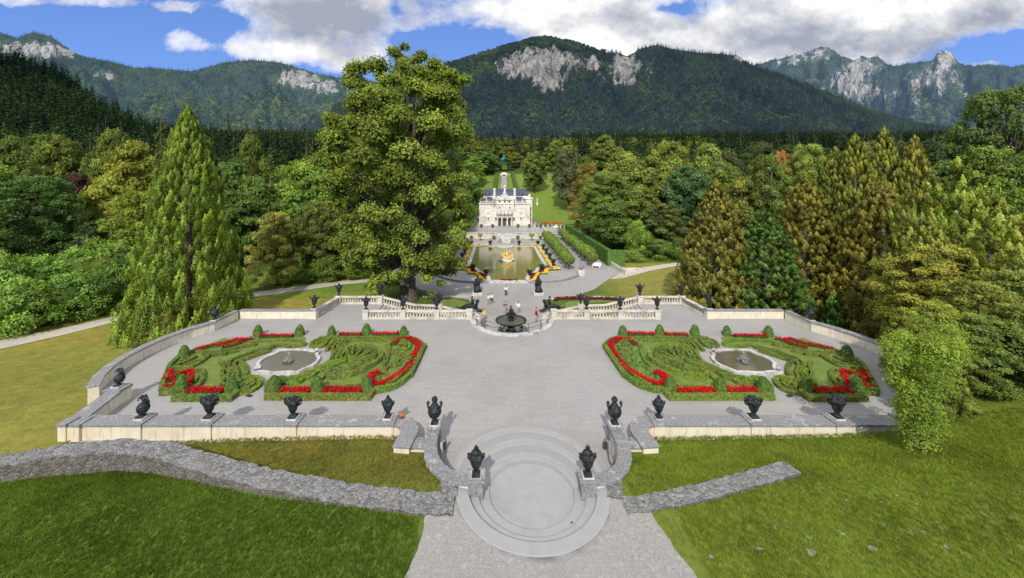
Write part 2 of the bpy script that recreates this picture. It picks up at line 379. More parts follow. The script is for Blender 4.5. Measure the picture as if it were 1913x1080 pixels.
def make_world():
    w = bpy.data.worlds.new('World'); SC.world = w; w.use_nodes = True
    t = NT.__new__(NT); t.t = w.node_tree; t.t.nodes.clear()
    out = t.n('ShaderNodeOutputWorld')
    sky = t.n('ShaderNodeTexSky', sky_type='NISHITA'); sky.sun_disc = False
    sky.sun_elevation = SUN_EL; sky.sun_rotation = SUN_AZ; sky.altitude = 900; sky.air_density = 1.0; sky.dust_density = .3; sky.ozone_density = 2.5
    g = t.n('ShaderNodeTexCoord').outputs['Generated']
    s = t.n('ShaderNodeSeparateXYZ'); t.l(g, s.inputs[0]); x, y, z = s.outputs
    yy = t.math('MAXIMUM', t.math('ABSOLUTE', y), .2)
    u = t.math('DIVIDE', x, yy); v = t.math('DIVIDE', z, yy)
    cb = t.n('ShaderNodeCombineXYZ'); t.l(u, cb.inputs[0]); t.l(v, cb.inputs[1]); uv = cb.outputs[0]
    wv = t.map(uv, (1, 1.35, 1))
    n = t.noise(t.map(wv, loc=(3.1, 1.7, 0)), 2.7, 10, .62, .12)
    nb = t.noise(t.map(wv, loc=(8.3, 4.2, 0)), 1.5, 4, .5)
    def blob(px, py, rx, ry, a):
        cu = (px-X0)/F; cv = (Y0-py)/F
        du = t.math('MULTIPLY', t.math('SUBTRACT', u, cu), F/rx); dv = t.math('MULTIPLY', t.math('SUBTRACT', v, cv), F/ry)
        r = t.math('ADD', t.math('MULTIPLY', du, du), t.math('MULTIPLY', dv, dv))
        return t.math('MULTIPLY', t.math('EXPONENT', t.math('MULTIPLY', r, -1.0)), a)
    m = 0.0
    for b in ((330, 75, 50, 34, .24), (345, 10, 90, 18, .26), (120, 2, 180, 16, .28), (590, 45, 150, 85, .62), (450, 92, 120, 34, .5), (640, 115, 90, 30, .45), (545, 0, 130, 40, .3), (975, 15, 190, 60, .68), (1140, 55, 130, 50, .4),
              (1420, 70, 260, 75, .68), (1230, 70, 110, 50, .25), (1640, 60, 220, 90, .62), (1840, 20, 140, 40, .45), (1870, 120, 90, 14, .3), (1300, -120, 600, 110, .5),
              (330, 60, 35, 35, .16), (330, 12, 50, 14, .22), (120, 8, 120, 16, .16), (40, 40, 60, 20, .08),
              (810, 88, 65, 46, -.5), (200, 85, 130, 50, -.25), (1135, 72, 16, 9, -.3), (1248, 18, 44, 14, -.42), (1385, 70, 16, 18, -.26), (1850, 85, 90, 26, -.4), (1745, 15, 20, 10, -.2), (735, 18, 14, 30, -.25)):
        m = t.math('ADD', blob(*b), m)
    dens = t.math('ADD', t.math('SUBTRACT', t.math('MULTIPLY', n, 2.3), 1.40), m)
    mask = t.ramp(dens, (0., 0.), (.13, .55), (.36, 1.))
    n2 = t.noise(t.map(wv, loc=(3.06, 1.78, 0)), 2.7, 10, .62, .12)
    relief = t.math('ADD', t.math('MULTIPLY', t.math('SUBTRACT', n, n2), 2.6), t.math('MULTIPLY', t.math('SUBTRACT', t.noise(t.map(wv, loc=(1, 5, 0)), 6.5, 8, .65, .2), .5), 1.3))
    thick = t.math('MULTIPLY', t.math('SUBTRACT', dens, .35), -.55)
    lit = t.math('ADD', t.math('ADD', relief, thick), t.math('ADD', t.math('MULTIPLY', nb, 1.5), -.12))
    for b in ((640, 48, 110, 34, -.36), (560, 15, 110, 24, -.26), (1480, 88, 150, 26, -.22), (1010, 60, 60, 18, -.15), (1170, 25, 60, 20, -.2), (1700, 100, 90, 14, -.14), (1250, 70, 60, 22, .3), (1620, 45, 30, 14, .3), (480, 95, 100, 22, .35)): lit = t.math('ADD', blob(*b), lit)
    edge = t.ramp(lit, (.12, (3.6, 3.95, 4.9)), (.5, (6.3, 6.5, 7.0)), (.85, (10.0, 9.9, 9.8)))
    tint = t.mix(1.0, sky.outputs[0], (.55, .78, 1.5), 'MULTIPLY')
    hz = t.mix(t.ramp(v, (.12, .75), (.60, .35)), tint, (2.3, 4.2, 8.5))
    c = t.mix(mask, hz, edge)
    c = t.mix(t.ramp(t.math('MULTIPLY', v, .5), (.27, 0.), (.45, .85)), c, (9.5, 9.6, 9.8))  # bright cloud added above the view for whiter fill light
    bg = t.n('ShaderNodeBackground'); t.l(c, bg.inputs[0]); bg.inputs[1].default_value = .105
    t.l(bg.outputs[0], out.inputs[0])
make_world()

# ------------------------------------------------------------------ terrain
FY = [0, 40, 150, 172, 185, 235, 262, 330, 600, 1000, 3000, 9000]
FZ = [-3, -3, -3, -1, 1.3, 19.3, 23, 32, 72, 70, 40, -60]
HPX = [-200, -30, -24, -18, -9, -6, 6, 18, 22, 25, 28, 32, 40, 60, 200]; HPZ = [0, 0, .05, .35, .55, .4, .4, .6, .75, 1.15, 1.9, 2.4, 3.0, 3.6, 4]
TPX = [-200, -60, -30, -20, -8, 0, 8, 25, 40, 60, 200]; TPZ = [0, .2, .75, 1.0, 1.5, 1.6, 1.65, 2.1, 3.4, 4.5, 6]
def hground(X, Y, near=True):
    X = np.asarray(X, float); Y = np.asarray(Y, float)
    far = np.interp(Y, FY, FZ)+np.where(Y > 170, (fbm(X/60, Y/60, 5)-.5)*np.clip((Y-170)/60, 0, 1)*6, 0)*np.clip(np.abs(X)/40, .1, 1)
    hp = np.interp(X, HPX, HPZ); tp = np.interp(X, TPX, TPZ)
    front = hp+(tp-hp)*sstep((23.0-Y)/5.0)
    mid = hp+(-3-hp)*sstep((Y-24)/20)
    h = np.where(Y < 23.7, front, np.where(Y < 44, mid, far))
    return h
def hsurf(X, Y):
    h = hground(X, Y)
    X = np.asarray(X, float); Y = np.asarray(Y, float)
    r = np.hypot(X, Y-18.3)
    h = np.where((r < 3.15) & (Y < 23), np.minimum(h, .05), h)
    side = np.interp(Y, [17.8, 18.2, 21, 23.5, 24], [2.6, 3.6, 5.2, 5.9, 28.5])
    h = np.where((Y > 17.8) & (Y <= 23.4) & (np.abs(X) < side), np.minimum(h, -.3), h)
    wl = np.interp(Y, [24, 28, 29, 34, 41, 44.5], [27.8, 28.8, 31.5, 33.4, 32, 31.5])
    h = np.where((Y > 23.7) & (Y < 44.3) & (np.abs(X) < wl), np.minimum(h, -.6), h)
    h = np.where((Y > 23.4) & (Y < 50) & (np.abs(X) < 23), np.minimum(h, -.6), h)
    return h
def h1(x, y): return float(hsurf(np.array([x]), np.array([y]))[0])

def tensor(xs, ys, hf, name, mat):
    X, Y = np.meshgrid(xs, ys); Z = hf(X, Y)
    V = np.stack([X, Y, Z], -1).reshape(-1, 3); nx = len(xs); ny = len(ys)
    i, j = np.meshgrid(np.arange(nx-1), np.arange(ny-1)); a = (j*nx+i).ravel()
    q = np.stack([a, a+1, a+nx+1, a+nx], -1)
    me = bpy.data.meshes.new(name); me.vertices.add(len(V)); me.vertices.foreach_set('co', V.astype(np.float32).ravel())
    me.loops.add(q.size); me.loops.foreach_set('vertex_index', q.ravel().astype(np.int32))
    me.polygons.add(len(q)); me.polygons.foreach_set('loop_start', np.arange(0, q.size, 4, dtype=np.int32)); me.polygons.foreach_set('loop_total', np.full(len(q), 4, np.int32))
    me.update(calc_edges=True); me.shade_smooth(); me.materials.append(mat)
    o = bpy.data.objects.new(name, me); COL.objects.link(o); return o, V
def addcol(o, name, C):
    a = o.data.attributes.new(name, 'FLOAT_COLOR', 'POINT')
    C4 = np.ones((len(C), 4), np.float32); C4[:, :3] = C; a.data.foreach_set('color', C4.ravel())
def spread(a, b, step, n, far):
    core = np.arange(a, b+step/2, step); g = np.geomspace(1, far, n)
    return core, g
xc = np.arange(-36, 36.01, .3)
xo = 36+np.geomspace(1, 6500, 60)
xs = np.concatenate([-xo[::-1], xc, xo])
yc = np.arange(9, 50, .3); yo = 50+np.geomspace(1, 250, 110); yf = np.geomspace(310, 9000, 40)
ys = np.concatenate([[-3000, -400, -60, 0, 5], yc, yo, yf])
ground, GV = tensor(xs, ys, hsurf, 'ground', M['grass'])
tag(ground, kind='structure')
def region_tint(V):
    X, Y = V[:, 0], V[:, 1]
    c = np.tile(np.array([.062, .105, .016]), (len(V), 1))
    def put(mask, col):
        m = mask[:, None]; c[:] = c*(1-m)+np.array(col)*m
    n = fbm(X/5, Y/5, 31); n2 = fbm(X/1.7, Y/1.7, 37)
    wallY = np.interp(X, [-60, -27, -22, -12.4, -3.4, 30], [20, 19.8, 19.8, 18.3, 16.7, 16.7])
    put(((X < 0) & (Y <= wallY)).astype(float)*1., (.082, .125, .02))
    put((sstep((n2-.5)*4)*((X < 0) & (Y <= wallY))), (.085, .13, .018))
    put(((X < 0) & (Y > wallY) & (Y < 24)).astype(float), (.135, .135, .026))
    put(sstep((n-.42)*5)*((X < 0) & (Y > wallY) & (Y < 24)), (.085, .12, .02))
    put(((X > 0) & (Y < 44)).astype(float), (.11, .145, .02))
    put(sstep((n-.45)*4)*((X > 0) & (Y < 44)), (.135, .16, .022))
    put(sstep((X-24)/10)*((Y < 44)), (.125, .17, .02))
    d = sstep((-X-27-np.clip(24-Y, 0, 6)*0)/3)*sstep((Y-20.2)/1.0)*(Y < 62)
    put(d, (.19, .185, .036))
    put(d*sstep((n-.5)*5)*.6, (.17, .18, .03))
    put(((Y > 44) & (Y < 66) & (X < -20)).astype(float)*sstep((n+.15-.42)*4), (.2, .175, .035))
    put(((Y > 50) & (Y < 90) & (X > 14) & (X < 50))*sstep((X-13)/10)*sstep((Y-57)/8), (.17, .165, .035))
    put(((Y > 62) & (Y < 80) & (X < -20)).astype(float)*.7, (.12, .18, .025))
    put(sstep((Y-150)/20)*(np.abs(X) < 60), (.105, .155, .025))
    put(sstep((Y-240)/12), (.03, .045, .012))
    put(sstep((np.abs(X)-45)/15)*sstep((Y-66)/6), (.035, .05, .014))
    return c
addcol(ground, 'tint', region_tint(GV))

def inpoly(x, y, poly):
    x = np.asarray(x); y = np.asarray(y); r = np.zeros(x.shape, bool); n = len(poly)
    for i in range(n):
        x1, y1 = poly[i][:2]; x2, y2 = poly[(i+1) % n][:2]
        if y1 == y2: continue
        c = ((y1 > y) != (y2 > y)) & (x < (x2-x1)*(y-y1)/(y2-y1)+x1); r ^= c
    return r
def densify(poly, step, closed=True):
    out = []; n = len(poly)
    for i in range(n if closed else n-1):
        a = Vector(poly[i][:2]); b = Vector(poly[(i+1) % n][:2]); k = max(1, int((b-a).length/step))
        out += [tuple(a.lerp(b, j/k)) for j in range(k)]
    if not closed: out.append(tuple(poly[-1][:2]))
    return out
def sheet(name, poly, mat, zf, step=1.0, parent=None, jit=0.0):
    b = densify(poly, step)
    if jit: b = [(p[0]+random.uniform(-jit, jit), p[1]+random.uniform(-jit, jit)) for p in b]
    xs_ = [p[0] for p in b]; ys_ = [p[1] for p in b]
    gx, gy = np.meshgrid(np.arange(min(xs_)+step*.37, max(xs_), step), np.arange(min(ys_)+step*.41, max(ys_), step))
    gx, gy = gx.ravel(), gy.ravel(); k = inpoly(gx, gy, b); gx, gy = gx[k], gy[k]
    B = np.array(b)
    if len(gx): 
        dm = np.array([np.min(np.hypot(B[:, 0]-x, B[:, 1]-y)) for x, y in zip(gx, gy)]); gx, gy = gx[dm > step*.35], gy[dm > step*.35]
    pts = [Vector(p) for p in b]+[Vector((x, y)) for x, y in zip(gx, gy)]
    n = len(b)
    vs, es, fs, *_ = geometry.delaunay_2d_cdt(pts, [(i, (i+1) % n) for i in range(n)], [], 1, 1e-5)
    if callable(zf): z = zf(np.array([v.x for v in vs]), np.array([v.y for v in vs]))
    else: z = [zf]*len(vs)
    m = MB(); fs = [f if (vs[f[1]]-vs[f[0]]).cross(vs[f[2]]-vs[f[0]]) > 0 else f[::-1] for f in fs]
    m.add([(v.x, v.y, float(zz)) for v, zz in zip(vs, z)], fs)
    o = m.build(name, mat, parent, world=parent is not None, smooth=True); return o

# ------------------------------------------------------------------ mountains
def ridge_surface(ridge, Yb, Yr, zb, seed, rough=1.0, jag=0.0):
    ru = [p[0] for p in ridge]; rv = [p[1] for p in ridge]
    def S(u, t):
        u = np.asarray(u, float); t = np.asarray(t, float)
        Y = Yb+(Yr-Yb)*np.minimum(t, 1)+np.maximum(t-1, 0)*(Yr-Yb)
        Yn = Yb+(Yr-Yb)*t
        vr = np.interp(u, ru, rv)-(fbm(u/14, u*0, seed+9, 5)-.5)*9*jag
        zr = CZ-(vr-Y0)*Yr/F
        tt = np.clip(t, 0, 1)
        sh = .62*tt+.38*tt**1.8
        zz = zb+(zr-zb)*sh
        amp = (zr-zb)*.22*rough
        nn = np.abs(fbm(u/42, tt*2.6+u/160, seed, 6)-.5)*2.4
        n2 = fbm(u/16, tt*9, seed+4, 4)-.5
        zz = zz+amp*((.35-nn)*1.4+n2*.35)*np.sin(PI*tt)
        zz = np.where(t > 1, zr-(t-1)*(zr-zb)*1.2, zz)
        return CX+(u-X0)*Yn/F, Yn, zz
    return S
def mountain(name, ridge, Yb, Yr, zb, mat, seed, rocks=(), u0=-500, u1=2500, du=5, nt=70, rough=1.0, jag=0.0):
    S = ridge_surface(ridge, Yb, Yr, zb, seed, rough, jag)
    us = np.arange(u0, u1+du, du); ts = np.linspace(0, 1.25, nt)
    U, T = np.meshgrid(us, ts); X, Y, Z = S(U, T)
    V = np.stack([X, Y, Z], -1).reshape(-1, 3)
    def rockf(u, t):
        x, y, z = S(u, t); v = Y0-(z-CZ)/y*F; r = np.zeros_like(v)
        for (a, b, ra, rb, k) in rocks: r += k*np.exp(-((u-a)/ra)**2-((v-b)/rb)**2)
        return r*.8+(fbm(u/7, v/9, seed+50, 5)-.5)*1.3*np.clip(r*2, 0, 1)
    R = rockf(U.ravel(), T.ravel())
    bump_ = (np.abs(fbm(U.ravel()/5, T.ravel()*30, seed+77, 4)-.5)*2-.3)*np.clip(R*1.5, 0, 1.2)
    V[:, 2] += bump_*38*(Yr/1500)**.7*np.clip((1.0-T.ravel())*12, .35, 1)
    nx, ny = len(us), len(ts)
    i, j = np.meshgrid(np.arange(nx-1), np.arange(ny-1)); a = (j*nx+i).ravel(); q = np.stack([a, a+1, a+nx+1, a+nx], -1)
    me = bpy.data.meshes.new(name); me.vertices.add(len(V)); me.vertices.foreach_set('co', V.astype(np.float32).ravel())
    me.loops.add(q.size); me.loops.foreach_set('vertex_index', q.ravel().astype(np.int32))
    me.polygons.add(len(q)); me.polygons.foreach_set('loop_start', np.arange(0, q.size, 4, dtype=np.int32)); me.polygons.foreach_set('loop_total', np.full(len(q), 4, np.int32))
    me.update(calc_edges=True); me.shade_smooth(); me.materials.append(mat)
    at = me.attributes.new('rock', 'FLOAT', 'POINT'); at.data.foreach_set('value', R.astype(np.float32))
    o = bpy.data.objects.new(name, me); COL.objects.link(o); tag(o, kind='structure')
    return S, rockf
def scatter(name, P3, scl, sources, kind='stuff', label=None, cat=None):
    me = bpy.data.meshes.new(name); me.vertices.add(len(P3)); me.vertices.foreach_set('co', np.asarray(P3, np.float32).ravel())
    at = me.attributes.new('scl', 'FLOAT', 'POINT'); at.data.foreach_set('value', np.asarray(scl, np.float32)); me.update()
    o = bpy.data.objects.new(name, me); COL.objects.link(o)
    ng = bpy.data.node_groups.new(name, 'GeometryNodeTree')
    ng.interface.new_socket('Geometry', in_out='INPUT', socket_type='NodeSocketGeometry'); ng.interface.new_socket('Geometry', in_out='OUTPUT', socket_type='NodeSocketGeometry')
    N = ng.nodes.new; L = ng.links.new
    gi = N('NodeGroupInput'); go = N('NodeGroupOutput'); ip = N('GeometryNodeInstanceOnPoints'); j = N('GeometryNodeJoinGeometry')
    for s in sources:
        oi = N('GeometryNodeObjectInfo'); oi.inputs['Object'].default_value = s; oi.inputs['As Instance'].default_value = True
        L(oi.outputs['Geometry'], j.inputs[0])
    L(gi.outputs[0], ip.inputs['Points']); L(j.outputs[0], ip.inputs['Instance']); ip.inputs['Pick Instance'].default_value = True
    rv = N('FunctionNodeRandomValue'); rv.data_type = 'INT'; rv.inputs[4].default_value = 0; rv.inputs[5].default_value = len(sources)-1
    L(rv.outputs[2], ip.inputs['Instance Index'])
    rr = N('FunctionNodeRandomValue'); rr.data_type = 'FLOAT_VECTOR'; rr.inputs[0].default_value = (-.05, -.05, 0); rr.inputs[1].default_value = (.05, .05, 6.28); rr.inputs['Seed'].default_value = 3
    L(rr.outputs[0], ip.inputs['Rotation'])
    na = N('GeometryNodeInputNamedAttribute'); na.data_type = 'FLOAT'; na.inputs[0].default_value = 'scl'; L(na.outputs[0], ip.inputs['Scale'])
    L(ip.outputs[0], go.inputs[0])
    md = o.modifiers.new('scatter', 'NODES'); md.node_group = ng
    tag(o, label, cat, kind=kind); return o

def unlinked(name, V, nq, mats, color=(1, 1, 1)):
    me = npmesh(name, V, nq); me.materials.append(mats); o = bpy.data.objects.new(name, me); o.color = (*color, 1); return o
def conifer_quads(h=1.0, r=.17, layers=16, per=9, seed=1, droop=.35, s0=.06):
    g = np.random.default_rng(seed); C = []; N = []; S = []
    for i in range(layers):
        f = i/(layers-1); z = h*(.08+.9*f); rad = r*(1-f)**.8+.012
        k = max(3, int(per*(1-f*.7)))
        for a in g.uniform(0, 2*PI, k):
            for q in (.45, .95):
                rr = rad*q*g.uniform(.8, 1.15)
                C.append((rr*math.cos(a), rr*math.sin(a), z-droop*rr+g.uniform(-.02, .02)*h)); N.append((math.cos(a)*.6+g.normal()*.2, math.sin(a)*.6+g.normal()*.2, 1.0)); S.append(s0*(1-.6*f)*g.uniform(.8, 1.3))
    C.append((0, 0, h*.985)); N.append((1, 0, 0)); S.append(.03); C.append((0, 0, h*.985)); N.append((0, 1, 0)); S.append(.03)
    return leafquads(C, N, S, .55), len(C)
def broad_quads(seed=1, n=260, rx=.42, s0=.07):
    g = np.random.default_rng(seed); C = []; N = []; S = []
    cl = []
    for i in range(9):
        a = g.uniform(0, 2*PI); e = g.uniform(-.4, 1.2); cl.append((math.cos(a)*math.cos(e)*rx*.6, math.sin(a)*math.cos(e)*rx*.6, .55+math.sin(e)*.3))
    for i in range(n):
        c = cl[g.integers(len(cl))]; d = g.normal(size=3); d /= np.linalg.norm(d); d[2] = abs(d[2])*.9-.15
        C.append((c[0]+d[0]*.2, c[1]+d[1]*.2, c[2]+d[2]*.18)); N.append(d+g.normal(size=3)*.3+np.array((0, 0, .3))); S.append(s0*g.uniform(.6, 1.2))
    return leafquads(C, N, S, .7), n
def src(prefix, mat, kind, k=3, **kw):
    out = []
    for i in range(k):
        V, n = (conifer_quads if kind == 'c' else broad_quads)(seed=11+i, **kw); out.append(unlinked(prefix, V, n, mat))
    return out

HAZE = (.30, .45, .74)  # distance haze, put into the far materials as a faint blue glow
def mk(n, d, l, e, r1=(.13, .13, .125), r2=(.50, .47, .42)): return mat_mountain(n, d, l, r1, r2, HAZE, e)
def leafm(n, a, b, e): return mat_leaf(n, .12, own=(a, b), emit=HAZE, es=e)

def forest_on(name, S, rockf, n, hts, sources, u0, u1, t0=0, t1=1.0, seed=0, rlim=.3, label=None, keep=None):
    g = np.random.default_rng(seed)
    u = g.uniform(u0, u1, n*3); t = g.uniform(t0, t1, n*3)
    X, Y, Z = S(u, t); w = (Y/np.max(Y))**1.2
    k = g.uniform(size=len(u)) < w
    R = rockf(u, t)+(fbm(u/5, t*40, seed+3, 3)-.5)*.5
    k &= R < rlim
    if keep is not None: k &= keep(u, t, X, Y, Z)
    X, Y, Z = X[k][:n], Y[k][:n], Z[k][:n]
    s = g.uniform(hts[0], hts[1], len(X))
    scatter(name, np.stack([X, Y, Z-1], -1), s, sources, label=label, cat='forest')

# far left range
ridge = [(-500, 150), (-200, 90), (-60, 75), (0, 60), (30, 72), (62, 60), (95, 68), (125, 88), (155, 105), (210, 116), (250, 126), (300, 128), (360, 133), (420, 116), (470, 112), (520, 116), (560, 128), (605, 140), (660, 150), (740, 155), (850, 170), (1000, 230)]
rocks = [(60, 92, 62, 16, 1.1), (110, 98, 50, 12, .8), (10, 85, 25, 10, .5), (545, 148, 36, 15, 1.15), (610, 162, 26, 16, 1.1), (570, 145, 18, 12, .8), (655, 172, 12, 10, .9), (435, 128, 8, 8, .7), (190, 140, 26, 9, .6), (205, 148, 10, 10, .5), (475, 128, 8, 6, .6)]
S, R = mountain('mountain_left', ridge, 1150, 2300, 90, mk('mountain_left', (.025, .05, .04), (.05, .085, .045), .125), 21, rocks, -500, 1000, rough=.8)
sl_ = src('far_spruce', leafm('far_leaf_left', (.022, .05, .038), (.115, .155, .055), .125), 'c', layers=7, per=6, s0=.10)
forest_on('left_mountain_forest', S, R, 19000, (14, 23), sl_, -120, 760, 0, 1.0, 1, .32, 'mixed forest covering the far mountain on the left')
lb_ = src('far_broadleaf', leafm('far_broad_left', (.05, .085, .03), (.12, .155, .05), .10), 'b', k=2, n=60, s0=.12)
forest_on('left_mountain_broadleaf', S, R, 5200, (13, 22), lb_, 260, 760, 0.0, .55, 21, .32, 'sunlit paler wood on the lower slope of the far left mountain')
# far right range
ridge = [(1200, 230), (1300, 170), (1380, 135), (1420, 118), (1462, 108), (1490, 102), (1512, 92), (1535, 86), (1556, 92), (1572, 106), (1592, 110), (1612, 106), (1640, 108), (1655, 118), (1668, 124), (1690, 122), (1720, 114), (1742, 112), (1752, 98), (1766, 92), (1780, 98), (1790, 114), (1803, 123), (1850, 120), (1880, 124), (1920, 122), (2100, 150), (2500, 200)]
rocks = [(1680, 175, 60, 24, .6), (1590, 160, 50, 20, .6), (1525, 100, 34, 14, 1.15), (1482, 113, 18, 10, .8), (1452, 120, 10, 6, .8), (1600, 130, 22, 26, 1.15), (1570, 145, 14, 12, .9), (1630, 125, 28, 12, .7), (1768, 108, 15, 18, 1.3), (1755, 138, 34, 24, 1.0), (1720, 152, 26, 16, .8), (1800, 168, 30, 20, .6), (1560, 165, 40, 8, .55), (1620, 178, 40, 18, .5), (1700, 200, 40, 14, .4)]
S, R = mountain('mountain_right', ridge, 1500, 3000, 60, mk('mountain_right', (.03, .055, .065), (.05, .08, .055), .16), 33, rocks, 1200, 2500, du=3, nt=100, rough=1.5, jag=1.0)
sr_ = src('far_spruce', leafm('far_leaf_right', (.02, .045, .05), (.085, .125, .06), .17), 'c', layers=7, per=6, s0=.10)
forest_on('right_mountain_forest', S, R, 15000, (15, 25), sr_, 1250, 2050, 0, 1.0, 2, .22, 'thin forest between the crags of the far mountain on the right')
rb_ = src('far_broadleaf', leafm('far_broad_right', (.07, .10, .045), (.13, .17, .07), .14), 'b', k=2, n=60, s0=.12)
forest_on('right_mountain_broadleaf', S, R, 3000, (14, 24), rb_, 1400, 1800, 0.0, .6, 22, .32, 'sunlit paler wood on the lower slope of the far right mountain')  # sunlight on this slope is put into paler leaf colours
# central mountain; the cloud shadow over it is put into darker colours
ridge = [(300, 330), (560, 240), (700, 160), (780, 132), (840, 121), (900, 103), (935, 92), (960, 86), (990, 76), (1020, 73), (1060, 79), (1095, 90), (1118, 99), (1150, 98), (1174, 104), (1195, 91), (1225, 84), (1260, 92), (1300, 98), (1345, 100), (1378, 104), (1405, 122), (1440, 134), (1500, 156), (1560, 178), (1620, 205), (1720, 235), (1900, 262), (2200, 280)]
rocks = [(950, 125, 34, 22, 1.0), (985, 118, 32, 24, 1.15), (1025, 105, 30, 16, 1.1), (1018, 150, 22, 24, 1.1), (1050, 112, 44, 16, .8), (1035, 152, 30, 16, .8), (1165, 140, 26, 26, .95), (1185, 118, 40, 22, .75), (1090, 128, 60, 20, .55), (1320, 150, 40, 20, .4), (1383, 108, 13, 9, 1.2), (880, 140, 24, 8, .45), (1110, 115, 14, 18, .6), (1210, 150, 12, 30, .3)]
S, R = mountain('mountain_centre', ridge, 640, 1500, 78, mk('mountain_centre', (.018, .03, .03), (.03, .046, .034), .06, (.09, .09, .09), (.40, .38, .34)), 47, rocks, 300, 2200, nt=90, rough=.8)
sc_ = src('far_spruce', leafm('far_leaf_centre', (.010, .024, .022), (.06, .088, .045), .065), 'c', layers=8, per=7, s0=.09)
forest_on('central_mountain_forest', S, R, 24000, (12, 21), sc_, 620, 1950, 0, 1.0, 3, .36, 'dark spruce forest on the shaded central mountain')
cb_ = src('mid_broadleaf', leafm('far_broad_centre', (.022, .04, .02), (.05, .075, .03), .055), 'b', k=2, n=70, s0=.12)
forest_on('central_mountain_broadleaf', S, R, 2600, (12, 19), cb_, 830, 1130, 0.62, 1.0, 23, .36, 'lighter green wood near the summit of the central mountain')  # lit upper slope, put into lighter leaf colours
forest_on('central_mountain_lower_wood', S, R, 1300, (11, 16), cb_, 860, 1500, 0.0, .5, 24, .36, 'rounded broadleaf trees mixed into the foot of the central mountain')
# near wooded hill on the left
ridge = [(-500, 40), (-100, 95), (0, 122), (60, 133), (120, 160), (170, 195), (230, 232), (290, 258), (400, 270), (600, 300)]
S, R = mountain('wooded_hill', ridge, 170, 420, -6, mk('hill_ground', (.03, .04, .018), (.055, .06, .025), .0, (.14, .09, .06), (.22, .14, .09)), 61, [(85, 165, 12, 8, .9), (185, 205, 16, 12, 1.1)], -500, 600, nt=50, rough=.3)
sn_ = src('hill_spruce', leafm('hill_leaf', (.012, .03, .012), (.045, .078, .022), .006), 'c', layers=15, per=11, s0=.065)
sb_ = src('hill_broadleaf', leafm('hill_broad_leaf', (.03, .06, .016), (.07, .10, .024), .004), 'b', k=2, n=240)
forest_on('hillside_forest', S, R, 2600, (15, 27), sn_, -200, 420, 0.12, 1.0, 4, .5, 'spruce forest on the near hill at the left edge')
forest_on('hillside_broadleaf_wood', S, R, 260, (10, 15), sb_, -200, 420, 0.1, .95, 5, .5, 'paler broadleaf trees mixed into the wooded hill')

def wood(name, n, x0, x1, y0, y1, hts, sources, seed, label, keep=None):
    g = np.random.default_rng(seed); y = np.sqrt(g.uniform(y0*y0, y1*y1, n)); u = g.uniform(x0, x1, n)
    x = CX+(u-X0)*y/F; z = hground(x, y)-.5
    k = np.ones(n, bool)
    if keep is not None: k = keep(x, y)
    scatter(name, np.stack([x, y, z], -1)[k], g.uniform(hts[0], hts[1], n)[k], sources, label=label, cat='forest')
sd_ = src('dark_spruce', leafm('dark_spruce_leaf', (.014, .028, .014), (.034, .055, .018), .004), 'c', layers=16, per=12, s0=.06)
sy_ = src('pale_broadleaf', leafm('pale_wood_leaf', (.07, .10, .02), (.13, .145, .028), .004), 'b', k=3, n=420, s0=.055)
sg_ = src('dull_broadleaf', leafm('dull_wood_leaf', (.022, .042, .014), (.05, .078, .02), .004), 'b', k=3, n=420, s0=.055)
wood('dark_spruce_wood', 3000, 180, 760, 215, 640, (18, 27), sd_, 7, 'dark spruce wood beyond the park on the left')
wood('valley_spruce_wood', 4600, 1070, 2000, 270, 760, (15, 25), sd_, 8, 'dark spruce wood filling the valley on the right')
wood('pale_broadleaf_wood', 700, 860, 1330, 290, 480, (12, 19), sy_, 9, 'sunlit yellowish wood above the cascade', lambda x, y: (np.abs(x-4) > 12) | (y > 300))
wood('mixed_spruce', 260, 760, 1330, 275, 560, (16, 25), sd_, 10, 'scattered dark spruces in the sunlit wood above the cascade')
wood('dull_broadleaf_wood', 650, 1050, 2050, 215, 300, (11, 17), sg_, 12, 'dull green broadleaf wood behind the park on the right', lambda x, y: x > 34+(y-215)*.1)
wood('left_broadleaf_wood', 350, 100, 860, 170, 250, (11, 17), sg_, 13, 'dull green broadleaf wood behind the park on the left', lambda x, y: x < -22)
# ------------------------------------------------------------------ terrace platform and ground sheets
def mir(p): return (-p[0],)+tuple(p[1:])
def arc(cx, cy, r, a0, a1, n): return [(cx+r*math.cos(math.radians(lerp(a0, a1, i/n))), cy+r*math.sin(math.radians(lerp(a0, a1, i/n)))) for i in range(n+1)]
LEFT = [(-6.9, 23.6), (-28.2, 23.6), (-29.3, 28.2), (-31.3, 28.4), (-32.9, 30.6), (-33.7, 33.2), (-33.9, 36.3), (-33.4, 39), (-32.1, 41.3), (-32.0, 44.9), (-22.9, 44.9), (-22.4, 50.4), (-16.4, 50.4), (-16.4, 44.5), (-4.3, 44.5)]
niche = arc(0, 44.3, 4.3, 180, 360, 24)
polyT = [(-5.6, 19.5)]+LEFT+niche[1:-1]+[mir(p) for p in LEFT[::-1]]+[(5.6, 19.5)]
b = MB(); b.prism(polyT, -4.0, 0.0)
terr = b.build('terrace', M['terrace']); tag(terr, kind='structure')
M['terrace_wall'] = M['plaster']
# stair flights sunk behind the balustrade, both sides
for s in (-1, 1):
    r = thing('stone_staircase', (s*13, 47.4, -3), ('stone staircase descending behind the left balustrade' if s < 0 else 'stone staircase descending behind the right balustrade'), 'staircase', 'stairs behind the balustrades')
    for i in range(18):
        x0 = 16.4-i*.42; m = MB(); m.box(s*(x0-.21), 47.4, -3+(3-(i+1)*.16)/2-.05, .42, 5.6, 3-(i+1)*.16+.1)
        m.build('step', M['step'], r, world=True)
